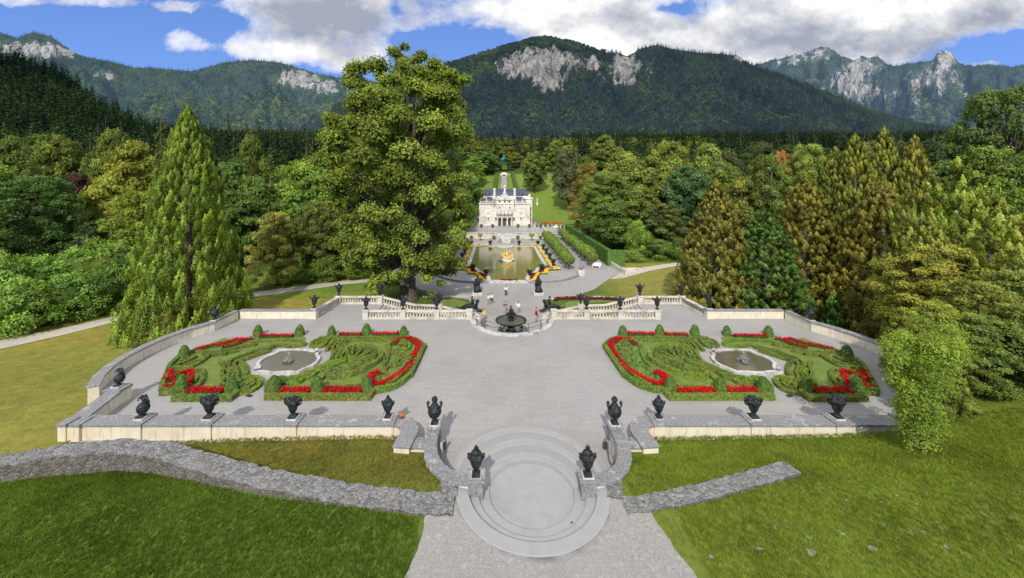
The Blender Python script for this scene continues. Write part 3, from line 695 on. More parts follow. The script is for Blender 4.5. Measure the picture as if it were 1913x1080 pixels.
# near path, platform, steps
gp = sheet('gravel_path', [(-5.35, 12.2), (-5.05, 13.6), (-4.75, 15.0), (-4.7, 16.8), (-4.1, 17.7), (4.1, 17.7), (5.0, 16.9), (5.3, 15.0), (5.75, 13.6), (6.05, 12.2)], M['gravel'], lambda x, y: np.where(np.hypot(x, y-18.3) < 3.25, -.2, hground(x, y)+.03), .35, jit=.05)
tag(gp, kind='structure')
st = thing('circular_staircase', (0, 18.3, 0), 'round grey stone staircase with concave steps below and convex steps above its platform', 'staircase')
def ring(r0, r1, z0, z1, a0, a1, n=48, c=(0, 18.3)):
    o = arc(c[0], c[1], r1, a0, a1, n); i = arc(c[0], c[1], r0, a1, a0, n); m = MB()
    V = [(p[0], p[1], z0) for p in o+i[::-1]]+[(p[0], p[1], z1) for p in o+i[::-1]]; k = n+1
    fs = []
    for j in range(n): fs += [(2*k+j, 2*k+j+1, 3*k+j+1, 3*k+j)[::1], (j, k+j, k+j+1, j+1), (j, j+1, 2*k+j+1, 2*k+j), (k+j+1, k+j, 3*k+j, 3*k+j+1)]
    fs += [(0, 2*k, 3*k, k), (n, k+n, 3*k+n, 2*k+n)]
    return m.add(V, fs)
m = MB(); m.prism(arc(0, 18.3, 2.02, 0, 360, 72)[:-1], -.2, 1.10); m.build('platform', M['step'], st, world=True, bevel=.02)
for (r0, r1, z) in ((2.0, 2.55, 1.27), (2.53, 3.02, 1.43), (3.0, 3.6, 1.68)):
    ring(r0, r1, -.1, z, 178, 362).build('concave_step', M['step'], st, world=True, bevel=.025)
for i, (cy, r, z) in enumerate(((20.7, 4.5, .16), (20.3, 4.08, .32), (19.9, 3.66, .48), (19.5, 3.24, .64), (19.1, 2.82, .80), (18.7, 2.42, .95))):
    m = MB(); m.prism(arc(0, cy, r, -20, 200, 60), -.05+.002*i, z); m.build('convex_step', M['step_dark' if i % 2 else 'step'], st, world=True, bevel=.03)
    ring(r-.34, r-.05, z-.02, z+.004, 5, 175, 60, (0, cy)).build('tread_stone', M['step' if i % 2 else 'step_dark'], st, world=True)
m = MB(); m.ball((1.55, 16.4, 1.46), .05, .04, .03); tag(m.build('leaf_litter', M['bark'], smooth=True), 'dark dropped leaf lying on the lower concave step', 'leaf')

# ------------------------------------------------------------------ parapets
def parapet(label, path, w=1.0, z0=-.3, z1=1.0, pil=(), name='parapet', capz=.13, bevel=.02, group=None, body='plaster'):
    c = path[len(path)//2]; r = thing(name, (c[0], c[1], 0), label, 'wall', group)
    f = lambda z, d: [q+d for q in z] if hasattr(z, '__len__') else z+d
    MB().wall(path, w-.16, z0, f(z1, -capz)).build('wall_body', M[body], r, world=True)
    MB().wall(densify(path, .6, False) if not hasattr(z1, '__len__') else path, w, f(z1, -capz), z1).build('coping', M['cap'], r, world=True, bevel=bevel, jitter=.006)
    for (x, y, rz, sx, sy) in pil:
        MB().box(x, y, (z0 if not hasattr(z0, '__len__') else 0)/2+.45, sx, sy, .9-(z0 if not hasattr(z0, '__len__') else 0), rz).build('pilaster', M['plaster'], r, world=True)
        MB().box(x, y, 1.005, sx+.12, sy+.1, .17, rz).build('pilaster_cap', M['cap'], r, world=True, bevel=.015)
    return r
def endcurve(s):
    pts = [(-27.6, 24.2), (-20, 24.2), (-8.3, 24.2)]+arc(-8.1, 23.0, 1.2, 88, -20, 9)+[(-7.05, 21.75)]
    return [(s*x, y) for x, y in pts]
for s in (-1, 1):
    side = 'left' if s < 0 else 'right'
    # urn positions along the front parapet (surveyed)
    pil = [(s*x, 24.2, 0, .95, 1.12) for x in (8.5, 14.45, 19.7, 24.0)]
    parapet('long low cream wall with broad grey coping, front of terrace, %s of the stairs' % side, endcurve(s), 1.05, -.3, 1.0, pil, group='front terrace walls')
    parapet('short wall with grey coping running back from the %s front corner of the terrace' % side, [(s*28.0, 23.72), (s*29.2, 28.3)], 1.0, -.6, 1.0, [(s*29.1, 27.9, 0, 1.1, .95), (s*28.35, 24.0, 0, .5, .75), (s*27.5, 24.0, 0, .5, .8)], group='side terrace walls')
    cv = [(s*x, y) for x, y in [(-31.2+.0, 28.2), (-32.3, 29.6), (-33.2, 31.4), (-33.65, 33.2), (-33.8, 35.2), (-33.6, 37.4), (-33.0, 39.4), (-32.0, 41.2)]]
    cv = [(x if s < 0 else x, y) for x, y in [(-abs(x) if s < 0 else abs(x), y) for x, y in cv]]
    parapet('curved cream wall with narrow grey coping bulging around the %s end of the terrace' % side, cv, .75, -3.2, 1.0, group='curved end walls')
    q = lambda x: -x*(-s) if False else s*x
    parapet('short stretch of wall stepping back behind the urn at the %s rear of the terrace' % side, [(s*32.0, 41.2), (s*31.9, 44.7)], .6, -3.2, 1.0, group='rear side walls')
    parapet('plain cream wall panel with grey coping closing the %s rear of the terrace' % side, [(s*31.6, 44.95), (s*23.0, 44.95)], .55, -3.2, 1.0, [(s*23.0, 44.95, 0, .7, .7)], group='rear terrace walls')
    parapet('low link wall between curved terrace wall and stair wall, %s of the round stairs' % side, [(s*6.9, 22.35), (s*5.7, 22.35)], .9, -.2, .85, group='link walls')
    # curved wall flanking the stairs
    cw = [(s*x, y) for x, y in ((5.35, 23.1), (5.42, 22.4), (5.38, 21.4), (5.1, 20.3), (4.65, 19.4), (4.05, 18.7), (3.35, 18.3), (2.75, 18.15))]
    zt = [1.25, 1.28, 1.35, 1.48, 1.62, 1.78, 1.9, 2.0]
    r = thing('stair_wall', (s*4.6, 19.4, 0), 'curved grey capped wall sweeping down the %s flank of the round stairs' % side, 'wall', 'stair flank walls')
    MB().wall(cw, .55, -.2, [z-.14 for z in zt]).build('wall_body', M['plaster'], r, world=True)
    MB().wall(cw, .72, [z-.14 for z in zt], zt).build('coping', M['cap'], r, world=True, bevel=.02)
    for (x, y, z) in ((5.38, 23.05, 1.4), (2.62, 18.1, 2.08)):
        MB().box(s*x, y, z/2, .72, .72, z).build('pedestal', M['cap'], r, world=True, bevel=.03)
        MB().box(s*x, y, z+.04, .86, .86, .12).build('pedestal_cap', M['cap'], r, world=True, bevel=.02)
    m = MB(); m.tube([(s*4.75, 22.9, .15), (s*4.7, 22.6, .8), (s*4.85, 22.2, .9), (s*4.75, 21.7, .35), (s*4.7, 21.2, .5)], [.12, .1, .09, .1, .08], 8)
    m.build('scroll_ornament', M['cap'], r, world=True, smooth=True)
# rubble walls in front
def rubble(label, path, w, z0, z1):
    n = []; zz0 = []; zz1 = []
    for i in range(len(path)-1):
        a = Vector(path[i]); b_ = Vector(path[i+1]); k = max(1, int((b_-a).length/.22))
        for j in range(k):
            t = j/k; n.append(tuple(a.lerp(b_, t))); zz0.append(lerp(z0[i], z0[i+1], t)); zz1.append(lerp(z1[i], z1[i+1], t)+random.uniform(-.03, .03))
    n.append(path[-1]); zz0.append(z0[-1]); zz1.append(z1[-1])
    m = MB().wall(n, w, zz0, zz1)
    V = [(x+random.uniform(-.05, .05), y+random.uniform(-.05, .05), z+random.uniform(-.02, .02)) for x, y, z in m.v]; m.v = V
    o = m.build('rubble_wall', M['rubble'], smooth=False); tag(o, label, 'wall'); return o
rubble('long grey rubble wall running left across the grass from the round stairs', [(-3.55, 17.15), (-5.2, 17.25), (-8.5, 17.75), (-12.9, 18.7), (-16.5, 19.7), (-19.8, 20.75), (-22.5, 21.15), (-25.3, 20.75), (-28.4, 19.95), (-38, 18)], 1.15, [0]*10, [1.68, 1.66, 1.62, 1.6, 1.6, 1.58, 1.5, 1.45, 1.35, 1.0])
rubble('short grey rubble block joining the left stair wall to the rubble wall', [(-3.75, 17.4), (-4.0, 19.0)], .75, [0, 0], [1.72, 1.74])
rubble('short grey rubble block joining the right stair wall to the stone strip', [(3.75, 17.4), (4.0, 19.0)], .75, [0, 0], [1.74, 1.76])
rubble('low grey rubble wall top ending in the grass right of the stairs', [(3.9, 17.0), (5.6, 17.2), (8.0, 17.7), (10.6, 18.4), (12.9, 19.0)], .85, [0.5]*5, [1.68, 1.74, 1.8, 1.86, 1.90])
for s in (1,):
    b = MB(); 
for i, (u, v, rr) in enumerate(((1418, 1023, .2), (1516, 1028, .28), (1511, 1000, .16), (1447, 984, .17), (1469, 982, .12), (1630, 1018, .22), (1574, 993, .13), (1700, 988, .16), (1725, 986, .16), (1758, 976, .18), (1768, 1009, .16), (1328, 1036, .16), (1652, 975, .1), (1582, 932, .1), (1646, 933, .12), (1712, 934, .12), (1675, 920, .1))):
    x, y, z = P(u, v, 1.75+max(0, (u-1450))*.0012)
    z = h1(x, y)
    pts = [(x+math.cos(a)*rr*.7*random.uniform(.4, 1.3), y+math.sin(a)*rr*.7*random.uniform(.4, 1.2)) for a in np.linspace(0, 2*PI, 9)[:-1]]
    m = MB(); m.add([(p[0], p[1], h1(*p)+.035) for p in pts], [tuple(range(8))]); tag(m.build('bare_earth', M['earth']), kind='structure')

# ------------------------------------------------------------------ balustrades
BAL = MB(); BAL.lathe([(.075, 0), (.075, .05), (.045, .07), (.085, .2), (.075, .3), (.04, .47), (.06, .56), (.07, .6)], n=7)
bal_mesh = BAL.build('baluster', M['stone'], smooth=True); bal_data = bal_mesh.data; bpy.data.objects.remove(bal_mesh)
def balustrade(label, segs, posts, zf=lambda x, y: 0.0, group='stone balustrades', start=None):
    c = segs[0][0]; r = thing('balustrade', (c[0], c[1], zf(*c)), label, 'balustrade', group)
    m = MB(); t = MB()
    for a, b_ in segs:
        za, zb_ = zf(*a), zf(*b_)
        m.wall([a, b_], .42, [za-.1, zb_-.1], [za+.2, zb_+.2]); t.wall([a, b_], .46, [za+.80, zb_+.80], [za+.98, zb_+.98])
        A, B = Vector(a), Vector(b_); n = int((B-A).length/.33)
        for i in range(n):
            q = A.lerp(B, (i+.5)/n)
            o = bpy.data.objects.new('baluster', bal_data); COL.objects.link(o); o.parent = r
            o.location = (q.x-c[0], q.y-c[1], lerp(za, zb_, (i+.5)/n)+.2-r.location[2]); o.scale = (1.25, 1.25, 1)
    m.build('plinth', M['stone'], r, world=True); t.build('top_rail', M['cap' if False else 'stone'], r, world=True, bevel=.02)
    for p in posts:
        z = zf(*p); MB().box(p[0], p[1], z+.42, .62, .62, 1.04).build('pier', M['stone'], r, world=True)
        MB().box(p[0], p[1], z+1.0, .74, .74, .14).build('pier_cap', M['stone'], r, world=True, bevel=.02)
    return r
for s in (-1, 1):
    side = 'left' if s < 0 else 'right'
    q = lambda *L: [(s*x, y) for x, y in L]
    a = q((16.9, 44.75), (12.6, 44.75), (8.7, 44.75), (4.9, 44.75))
    balustrade('long stone balustrade at the rear edge of the terrace, %s of the bronze fountain' % side, [(a[0], a[1]), (a[1], a[2]), (a[2], a[3])], a)
    a = q((22.9, 45.3), (22.3, 50.2)); balustrade('short balustrade running back beside the head of the %s stairs' % side, [tuple(a)], a[1:])
    a = q((22.3, 50.2), (16.9, 50.2)); balustrade('balustrade across the rear of the %s stair landing' % side, [tuple(a)], a[1:])
    zz = lambda x, y: float(np.interp(abs(x), [5, 9.5, 12.5, 16.9], [-2.2, -1.15, -1.1, 0]))
    a = q((16.6, 50.3), (13.6, 50.3), (12.4, 50.3), (9.2, 50.3), (5.6, 50.3)); balustrade('sloping balustrade following the %s stairs down' % side, [(a[0], a[1]), (a[1], a[2]), (a[2], a[3]), (a[3], a[4])], [a[3]], zz)
    r = thing('scroll_pedestal', (s*4.6, 46.3, -3), 'cream stone scroll shaped wall end carrying the %s sphinx' % side, 'pedestal', 'scroll pedestals')
    MB().prism([(s*3.6, 45.0), (s*5.6, 45.0), (s*5.8, 48.6), (s*4.4, 49.3)], -3, -.15).build('block', M['stone'], r, world=True, bevel=.05)
    m = MB(); m.add([(s*3.5, 44.9, -.15), (s*5.7, 44.9, -.15), (s*5.9, 48.7, -.15), (s*4.3, 49.4, -.15), (s*3.7, 45.1, .0), (s*5.5, 45.1, .25), (s*5.7, 48.5, .15), (s*4.4, 49.1, -.05)], [(0, 1, 5, 4), (1, 2, 6, 5), (2, 3, 7, 6), (3, 0, 4, 7), (4, 5, 6, 7)])
    m.build('slab', M['stone'], r, world=True)
# niche kerb, niche wall and railing
r = thing('niche_kerb', (0, 40, 0), 'white semicircular stone kerb around the fountain niche', 'kerb')
ring(4.1, 4.75, -.1, .16, 180, 360, 40, (0, 44.3)).build('kerb', M['coping'], r, world=True, bevel=.03)
ring(4.0, 4.1, -3, .1, 180, 360, 40, (0, 44.3)).build('niche_wall', M['rubble'], r, world=True)
r = thing('iron_railing', (0, 40.2, 0), 'thin black iron railing on the semicircular kerb', 'railing')
for k in range(9):
    a = math.radians(184+k*21.5); x, y = 4.35*math.cos(a), 44.3+4.35*math.sin(a)
    MB().tube([(x, y, .1), (x, y, 1.12)], .03, 6).build('railing_post', M['iron'], r, world=True)
for z in (1.12, .65):
    MB().tube([(p[0], p[1], z) for p in arc(0, 44.3, 4.35, 182, 358, 40)], .022, 5).build('rail', M['iron'], r, world=True)

# ------------------------------------------------------------------ urns
def urn_lidded(r):
    wob = lambda t, z: .03*math.cos(12*t)*(1 if .35 < z < .8 else 0)
    m = MB(); m.box(0, 0, .05, .36, .36, .1); m.lathe([(.16, .1), (.13, .16), (.09, .22), (.12, .28)], n=16); m.build('foot', M['bronze'], r, smooth=False)
    m = MB(); m.lathe([(.10, .26), (.15, .34), (.22, .52), (.28, .70), (.30, .82), (.26, .92), (.2, .97), (.23, 1.0)], n=24, wob=wob)
    for k in range(8):
        a = 2*PI*k/8; m.ball((.29*math.cos(a), .29*math.sin(a), .80), .045, .045, .07, 6)
    for k in range(12):
        a = 2*PI*k/12; m.tube([(.27*math.cos(a), .27*math.sin(a), .72), (.21*math.cos(a+.1), .21*math.sin(a+.1), .5), (.14*math.cos(a), .14*math.sin(a), .34)], [.03, .028, .015], 5)
    m.build('vase_body', M['bronze'], r, smooth=True)
    m = MB()
    for s in (-1, 1): m.tube([(s*.22, 0, .95), (s*.34, 0, .92), (s*.36, 0, .8), (s*.30, 0, .68)], [.035, .05, .04, .03], 7); m.ball((s*.34, 0, .93), .06, .07, .06, 7)
    m.build('handles', M['bronze'], r, smooth=True)
    m = MB(); m.lathe([(.22, .99), (.2, 1.05), (.13, 1.10), (.07, 1.13), (.09, 1.17), (.1, 1.22), (.05, 1.3), (.01, 1.36)], n=14, wob=lambda t, z: .15*math.cos(5*t)*(1 if z > 1.1 else 0)); m.build('lid', M['bronze'], r, smooth=True)
def urn_eared(r):
    m = MB(); m.box(0, 0, .04, .34, .34, .08); m.lathe([(.15, .08), (.1, .15), (.08, .2), (.14, .26)], n=16); m.build('foot', M['bronze'], r)
    m = MB(); m.lathe([(.1, .24), (.2, .32), (.30, .46), (.33, .6), (.29, .74), (.2, .84), (.12, .9), (.15, .94)], n=24, wob=lambda t, z: .025*math.cos(16*t)*(1 if z < .6 else 0)); m.build('vase_body', M['bronze'], r, smooth=True)
    m = MB()
    for s in (-1, 1):
        m.tube([(s*.26, 0, .7), (s*.33, 0, .82), (s*.30, 0, .94)], [.05, .045, .05], 7); m.ball((s*.31, 0, .98), .085, .085, .09, 8); m.ball((s*.33, -.07, .97), .035, .04, .03, 6)
    m.build('handles', M['bronze'], r, smooth=True)
    m = MB(); m.lathe([(.14, .93), (.08, .98), (.06, 1.02)], n=12); m.ball((0, 0, 1.14), .15, .15, .15, 12); m.ball((.03, -.06, 1.2), .09, .09, .08, 8); m.ball((-.06, -.02, 1.24), .06, .06, .05, 8); m.build('lid', M['bronze'], r, smooth=True)
def urn_mask(r):
    m = MB(); m.box(0, 0, .05, .4, .4, .1); m.lathe([(.18, .1), (.12, .18), (.1, .26), (.16, .32)], n=16); m.build('foot', M['bronze'], r)
    m = MB(); m.lathe([(.12, .3), (.19, .38), (.23, .55), (.27, .66), (.33, .76), (.34, .86), (.30, .93), (.2, .96)], n=24, wob=lambda t, z: .05*math.cos(7*t))
    for k in range(7):
        a = 2*PI*k/7; m.ball((.26*math.cos(a), .26*math.sin(a), .95), .09, .07, .08, 7)
    m.build('vase_body', M['bronze'], r, smooth=True)
    m = MB()
    for s in (-1, 1):
        m.tube([(s*.26, 0, .98), (s*.38, 0, .96), (s*.44, 0, .84), (s*.40, 0, .7), (s*.26, 0, .62)], [.05, .06, .06, .05, .04], 8); m.ball((s*.4, 0, .97), .08, .08, .07, 7)
    m.build('handles', M['bronze'], r, smooth=True)
    m = MB(); 
    for k in range(6):
        a = 2*PI*k/6; m.ball((.1*math.cos(a), .1*math.sin(a), 1.0), .075, .06, .07, 7)
    m.build('garland', M['bronze'], r, smooth=True)
def urn_ewer(r, s=1):
    T = Matrix.Rotation(.22*s, 4, 'Y')
    m = MB(); m.box(0, 0, .04, .36, .36, .08); m.lathe([(.16, .08), (.1, .14), (.08, .2)], n=14); m.build('foot', M['bronze'], r)
    m = MB(); m.lathe([(.08, .16), (.2, .26), (.28, .42), (.29, .55), (.22, .7), (.13, .8), (.1, .86), (.14, .92)], n=22, M=T); m.build('vase_body', M['bronze'], r, smooth=True)
    m = MB(); m.ball((.16*s, 0, 1.0), .15, .14, .13, 9); m.ball((.10*s, -.06, 1.1), .1, .1, .08, 8); m.ball((.24*s, 0, 1.13), .07, .07, .07, 8); m.tube([(.3*s, 0, 1.08), (.34*s, 0, .92), (.42*s, 0, .78), (.36*s, 0, .6), (.2*s, 0, .5)], [.06, .055, .05, .05, .03], 7)
    m.tube([(-.02*s, 0, 1.02), (-.12*s, 0, .98), (-.16*s, 0, .86)], [.06, .05, .04], 7); m.build('figure_handle', M['bronze'], r, smooth=True)
def urn_small(r):
    m = MB(); m.box(0, 0, .04, .3, .3, .08); m.lathe([(.12, .08), (.07, .15), (.06, .24), (.1, .3)], n=12); m.build('foot', M['bronze'], r)
    m = MB(); m.lathe([(.08, .28), (.16, .36), (.2, .5), (.22, .62), (.2, .72), (.3, .84), (.27, .88)], n=16, wob=lambda t, z: .06*math.cos(6*t)); m.build('vase_body', M['bronze'], r, smooth=True)
    m = MB()
    for s in (-1, 1): m.tube([(s*.2, 0, .74), (s*.34, 0, .82), (s*.38, 0, .95)], [.04, .04, .05], 6); m.ball((s*.37, 0, .98), .06, .06, .06, 6)
    m.ball((0, 0, .96), .13, .13, .12, 8); m.ball((0, 0, 1.1), .06, .06, .08, 6); m.build('ornament', M['bronze'], r, smooth=True)
def make_urn(fn, loc, label, scale=1.0, plinth=True, rz=0.0, group='bronze urns on the terrace walls', **k):
    r = thing('bronze_urn', loc, label, 'urn', group, rz); r.scale = (scale,)*3; fn(r, **k)
    if plinth:
        m = MB(); m.box(0, 0, -.03, .5, .5, .1); m.build('plinth_slab', M['coping'], r, bevel=.015)
    return r
UG = 'bronze urns on the terrace walls'
for s in (-1, 1):
    sd_n = 'left' if s < 0 else 'right'
    make_urn(urn_lidded, (s*2.62, 18.1, 2.18), 'tall lidded dark bronze urn on the %s pedestal at the foot of the round stairs' % sd_n, 1.06)
    make_urn(urn_eared, (s*5.38, 23.05, 1.5), 'round bellied bronze urn with ball top and ear handles on the %s stair pedestal' % sd_n, 1.25)
    make_urn(urn_lidded, (s*8.5, 24.2, 1.17), 'lidded dark bronze urn where the %s front wall starts to curve' % sd_n, 1.05)
    make_urn(urn_mask, (s*14.45, 24.2, 1.17), 'bulky open bronze urn with loop handles, second from the stairs on the %s front wall' % sd_n, 1.2)
    make_urn(urn_mask, (s*19.7, 24.2, 1.17), 'bulky open bronze urn with loop handles, third from the stairs on the %s front wall' % sd_n, 1.25)
    make_urn(urn_ewer, (s*24.0, 24.2, 1.17), 'leaning bronze ewer with figure handle near the %s end of the front wall' % sd_n, 1.2, s=-s)
    make_urn(urn_ewer, (s*29.1, 27.9, 1.17), 'bronze ewer with figure handle on the %s side wall pedestal' % sd_n, 1.1, s=-s)
    make_urn(urn_eared, (s*32.0, 41.4, 1.1), 'bronze urn on the pedestal where the curved %s wall steps back' % sd_n, 1.2)
    make_urn(urn_small, (s*23.0, 44.95, 1.17), 'bronze vase on the inner pier of the plain %s rear wall' % sd_n, 1.35)
    make_urn(urn_small, (s*22.3, 50.2, 1.08), 'bronze vase on the far outer corner of the %s stair landing' % sd_n, 1.4)
    make_urn(urn_small, (s*16.9, 50.2, 1.08), 'bronze vase on the far inner corner of the %s stair landing' % sd_n, 1.4)
    for x, w in ((16.9, 'outer'), (12.6, 'middle'), (8.7, 'inner')):
        make_urn(urn_small, (s*x, 44.75, 1.08), 'bronze vase on the %s pier of the %s rear balustrade' % (w, sd_n), 1.35)
    make_urn(urn_small, (s*9.2, 50.3, 0.0), 'bronze vase on the lower pier of the sloping %s stair balustrade' % sd_n, 1.2)
m = MB(); m.lathe([(.1, 0), (.13, .02), (.2, .26), (.22, .28), (.2, .3)], n=14, M=Matrix.Rotation(.3, 4, 'Y')); m.ball((.08, 0, .2), .17, .16, .17)
r = m.build('terracotta_pot', M['terracotta'], smooth=True); r.location = (-7.75, 24.35, 1.0); tag(r, 'small orange clay pot tipped over beside the left curving wall', 'pot')

# ------------------------------------------------------------------ fountain
fr = thing('bronze_fountain', (.0, 46.8, -3), 'large dark bronze fountain with wide basin and figures in the niche', 'fountain')
m = MB(); m.lathe([(1.3, 0), (1.3, .3), (.8, .5), (.5, 1.0), (.42, 1.4), (.7, 1.7)], n=24); m.build('pedestal', M['bronze'], fr, smooth=True)
m = MB(); m.lathe([(.5, 1.55), (1.2, 1.7), (1.72, 1.92), (1.9, 2.08), (1.88, 2.16), (1.74, 2.16), (1.6, 2.02), (.9, 1.84), (.3, 1.8)], n=40, wob=lambda t, z: .02*math.cos(16*t) if z > 1.9 else 0); m.build('basin', M['bronze'], fr, smooth=True)
m = MB(); m.lathe([(1.62, 2.045), (1.6, 2.05)], n=32); m.build('water', M['pool'], fr)
m = MB(); m.lathe([(.3, 1.8), (.34, 2.1), (.28, 2.5), (.36, 2.66), (.62, 2.78), (.66, 2.86), (.5, 2.84), (.15, 2.84)], n=20); m.build('upper_bowl', M['bronze'], fr, smooth=True)
m = MB(); m.tube([(0, 0, 2.8), (.05, 0, 3.1), (-.04, 0, 3.4), (0, 0, 3.62)], [.22, .18, .2, .08], 8); m.ball((0, 0, 3.75), .12); 
for a in (0, 2.1, 4.2): m.tube([(.12*math.cos(a), .12*math.sin(a), 3.45), (.3*math.cos(a), .3*math.sin(a), 3.3), (.25*math.cos(a), .25*math.sin(a), 3.0)], [.07, .055, .05], 6); m.ball((.27*math.cos(a), .27*math.sin(a), 3.05), .14, .12, .2, 8)
m.build('putti', M['bronze'], fr, smooth=True)
for a in (-.35, -2.75, -1.6, 1.3):
    c, s_ = math.cos(a), math.sin(a); w = MB()
    pt = lambda rr, z, o=0: (rr*c-o*s_, rr*s_+o*c, z)
    w.tube([pt(.6, .45), pt(.95, .55), pt(1.3, .9), pt(1.38, 1.25)], [.18, .24, .22, .1], 8); w.ball(pt(1.42, 1.42), .13, .13, .15)
    w.tube([pt(1.34, 1.2, .12), pt(1.1, 1.35, .25), pt(.95, 1.6, .25)], [.07, .06, .05], 6); w.tube([pt(1.34, 1.2, -.12), pt(1.5, 1.0, -.3), pt(1.6, .8, -.35)], [.07, .06, .05], 6)
    w.tube([pt(.7, .5, .1), pt(1.2, .5, .35), pt(1.7, .35, .3), pt(1.95, .4, .1)], [.17, .15, .1, .05], 7)
    w.build('naiad_figure', M['bronze'], fr, smooth=True)

# ------------------------------------------------------------------ parterres
def zb(x, y): return (450+x/3.6, 560+y/3.6)
def za(x, y): return (100+x/3.6, 560+y/3.6)
def W(pts, f, z=.3):
    out = []
    for p in pts:
        X, Y, _ = P(*f(*p), z); out.append((X, Y))
    return out
def smoothp(pts, it=2):
    for _ in range(it):
        q = [pts[0]]
        for a, b_ in zip(pts[:-1], pts[1:]): q += [(a[0]*.75+b_[0]*.25, a[1]*.75+b_[1]*.25), (a[0]*.25+b_[0]*.75, a[1]*.25+b_[1]*.75)]
        pts = q+[pts[-1]]
    return pts
GREEN_H = (.07, .108, .021)
def hedge(r, path, w=.34, h=.27, col=None, name='box_hedge', sharp=False):
    if not sharp: path = smoothp(path)
    path = densify(path, .22, False); m = MB(); w *= .85; h *= .95; m.wall(path, w, 0, h)
    m.v = [(x+random.uniform(-.03, .03), y+random.uniform(-.03, .03), z+(random.uniform(-.03, .03) if z > .1 else 0)) for x, y, z in m.v]
    L = sum((Vector(a)-Vector(b_)).length for a, b_ in zip(path[:-1], path[1:])); n = int(L*110)
    pa = np.array(path); i = RNG.integers(0, len(pa)-1, n); t = RNG.uniform(size=(n, 1)); c = pa[i]*(1-t)+pa[i+1]*t
    d = pa[i+1]-pa[i]; d = d/np.maximum(np.linalg.norm(d, axis=1, keepdims=True), 1e-6); nr = np.stack([-d[:, 1], d[:, 0]], -1)
    o = RNG.uniform(-.5, .5, (n, 1)); topf = RNG.uniform(size=n) < .6
    sidep = np.where(topf[:, None], o*w, np.sign(o)*w*.5); z = np.where(topf, h, RNG.uniform(.05, h, n))
    C = np.concatenate([c+nr*sidep, z[:, None]+.01], 1); Nn = np.concatenate([nr*np.where(topf[:, None], .2*o, np.sign(o)), np.where(topf, 1, .3)[:, None]], 1)+RNG.normal(size=(n, 3))*.35
    m.quads(C, Nn, RNG.uniform(.028, .055, n))
    return m.build(name, M['hedge'], r, world=True, color=col or tuple(g*random.uniform(.85, 1.15) for g in GREEN_H))
def flowers(r, path, w=.55, col=(.20, .004, .008), h=.32):
    w *= .8; path = densify(smoothp(path), .25, False); pa = np.array(path); 
    MB().wall(path, w*.95, 0, h*.6).build('flower_foliage', M['hedge'], r, world=True, color=(.03, .055, .012))
    L = sum((Vector(a)-Vector(b_)).length for a, b_ in zip(path[:-1], path[1:])); n = int(L*w*330)
    i = RNG.integers(0, len(pa)-1, n); t = RNG.uniform(size=(n, 1)); c = pa[i]*(1-t)+pa[i+1]*t
    d = pa[i+1]-pa[i]; d = d/np.maximum(np.linalg.norm(d, axis=1, keepdims=True), 1e-6); nr = np.stack([-d[:, 1], d[:, 0]], -1)
    C = np.concatenate([c+nr*RNG.uniform(-.5, .5, (n, 1))*w, (h*.7+RNG.uniform(0, .14, n))[:, None]], 1)
    m = MB(); m.quads(C, RNG.normal(size=(n, 3))*.6+np.array((0, -.4, 1)), RNG.uniform(.03, .06, n), .9)
    return m.build('flowers', M['flower'], r, world=True, color=col)
def offset(path, d):
    n = len(path); out = []
    for i in range(n):
        a = Vector(path[max(0, i-1)]); b_ = Vector(path[min(n-1, i+1)]); t = (b_-a).normalized(); out.append((path[i][0]-t.y*d, path[i][1]+t.x*d))
    return out
cone_pts = []
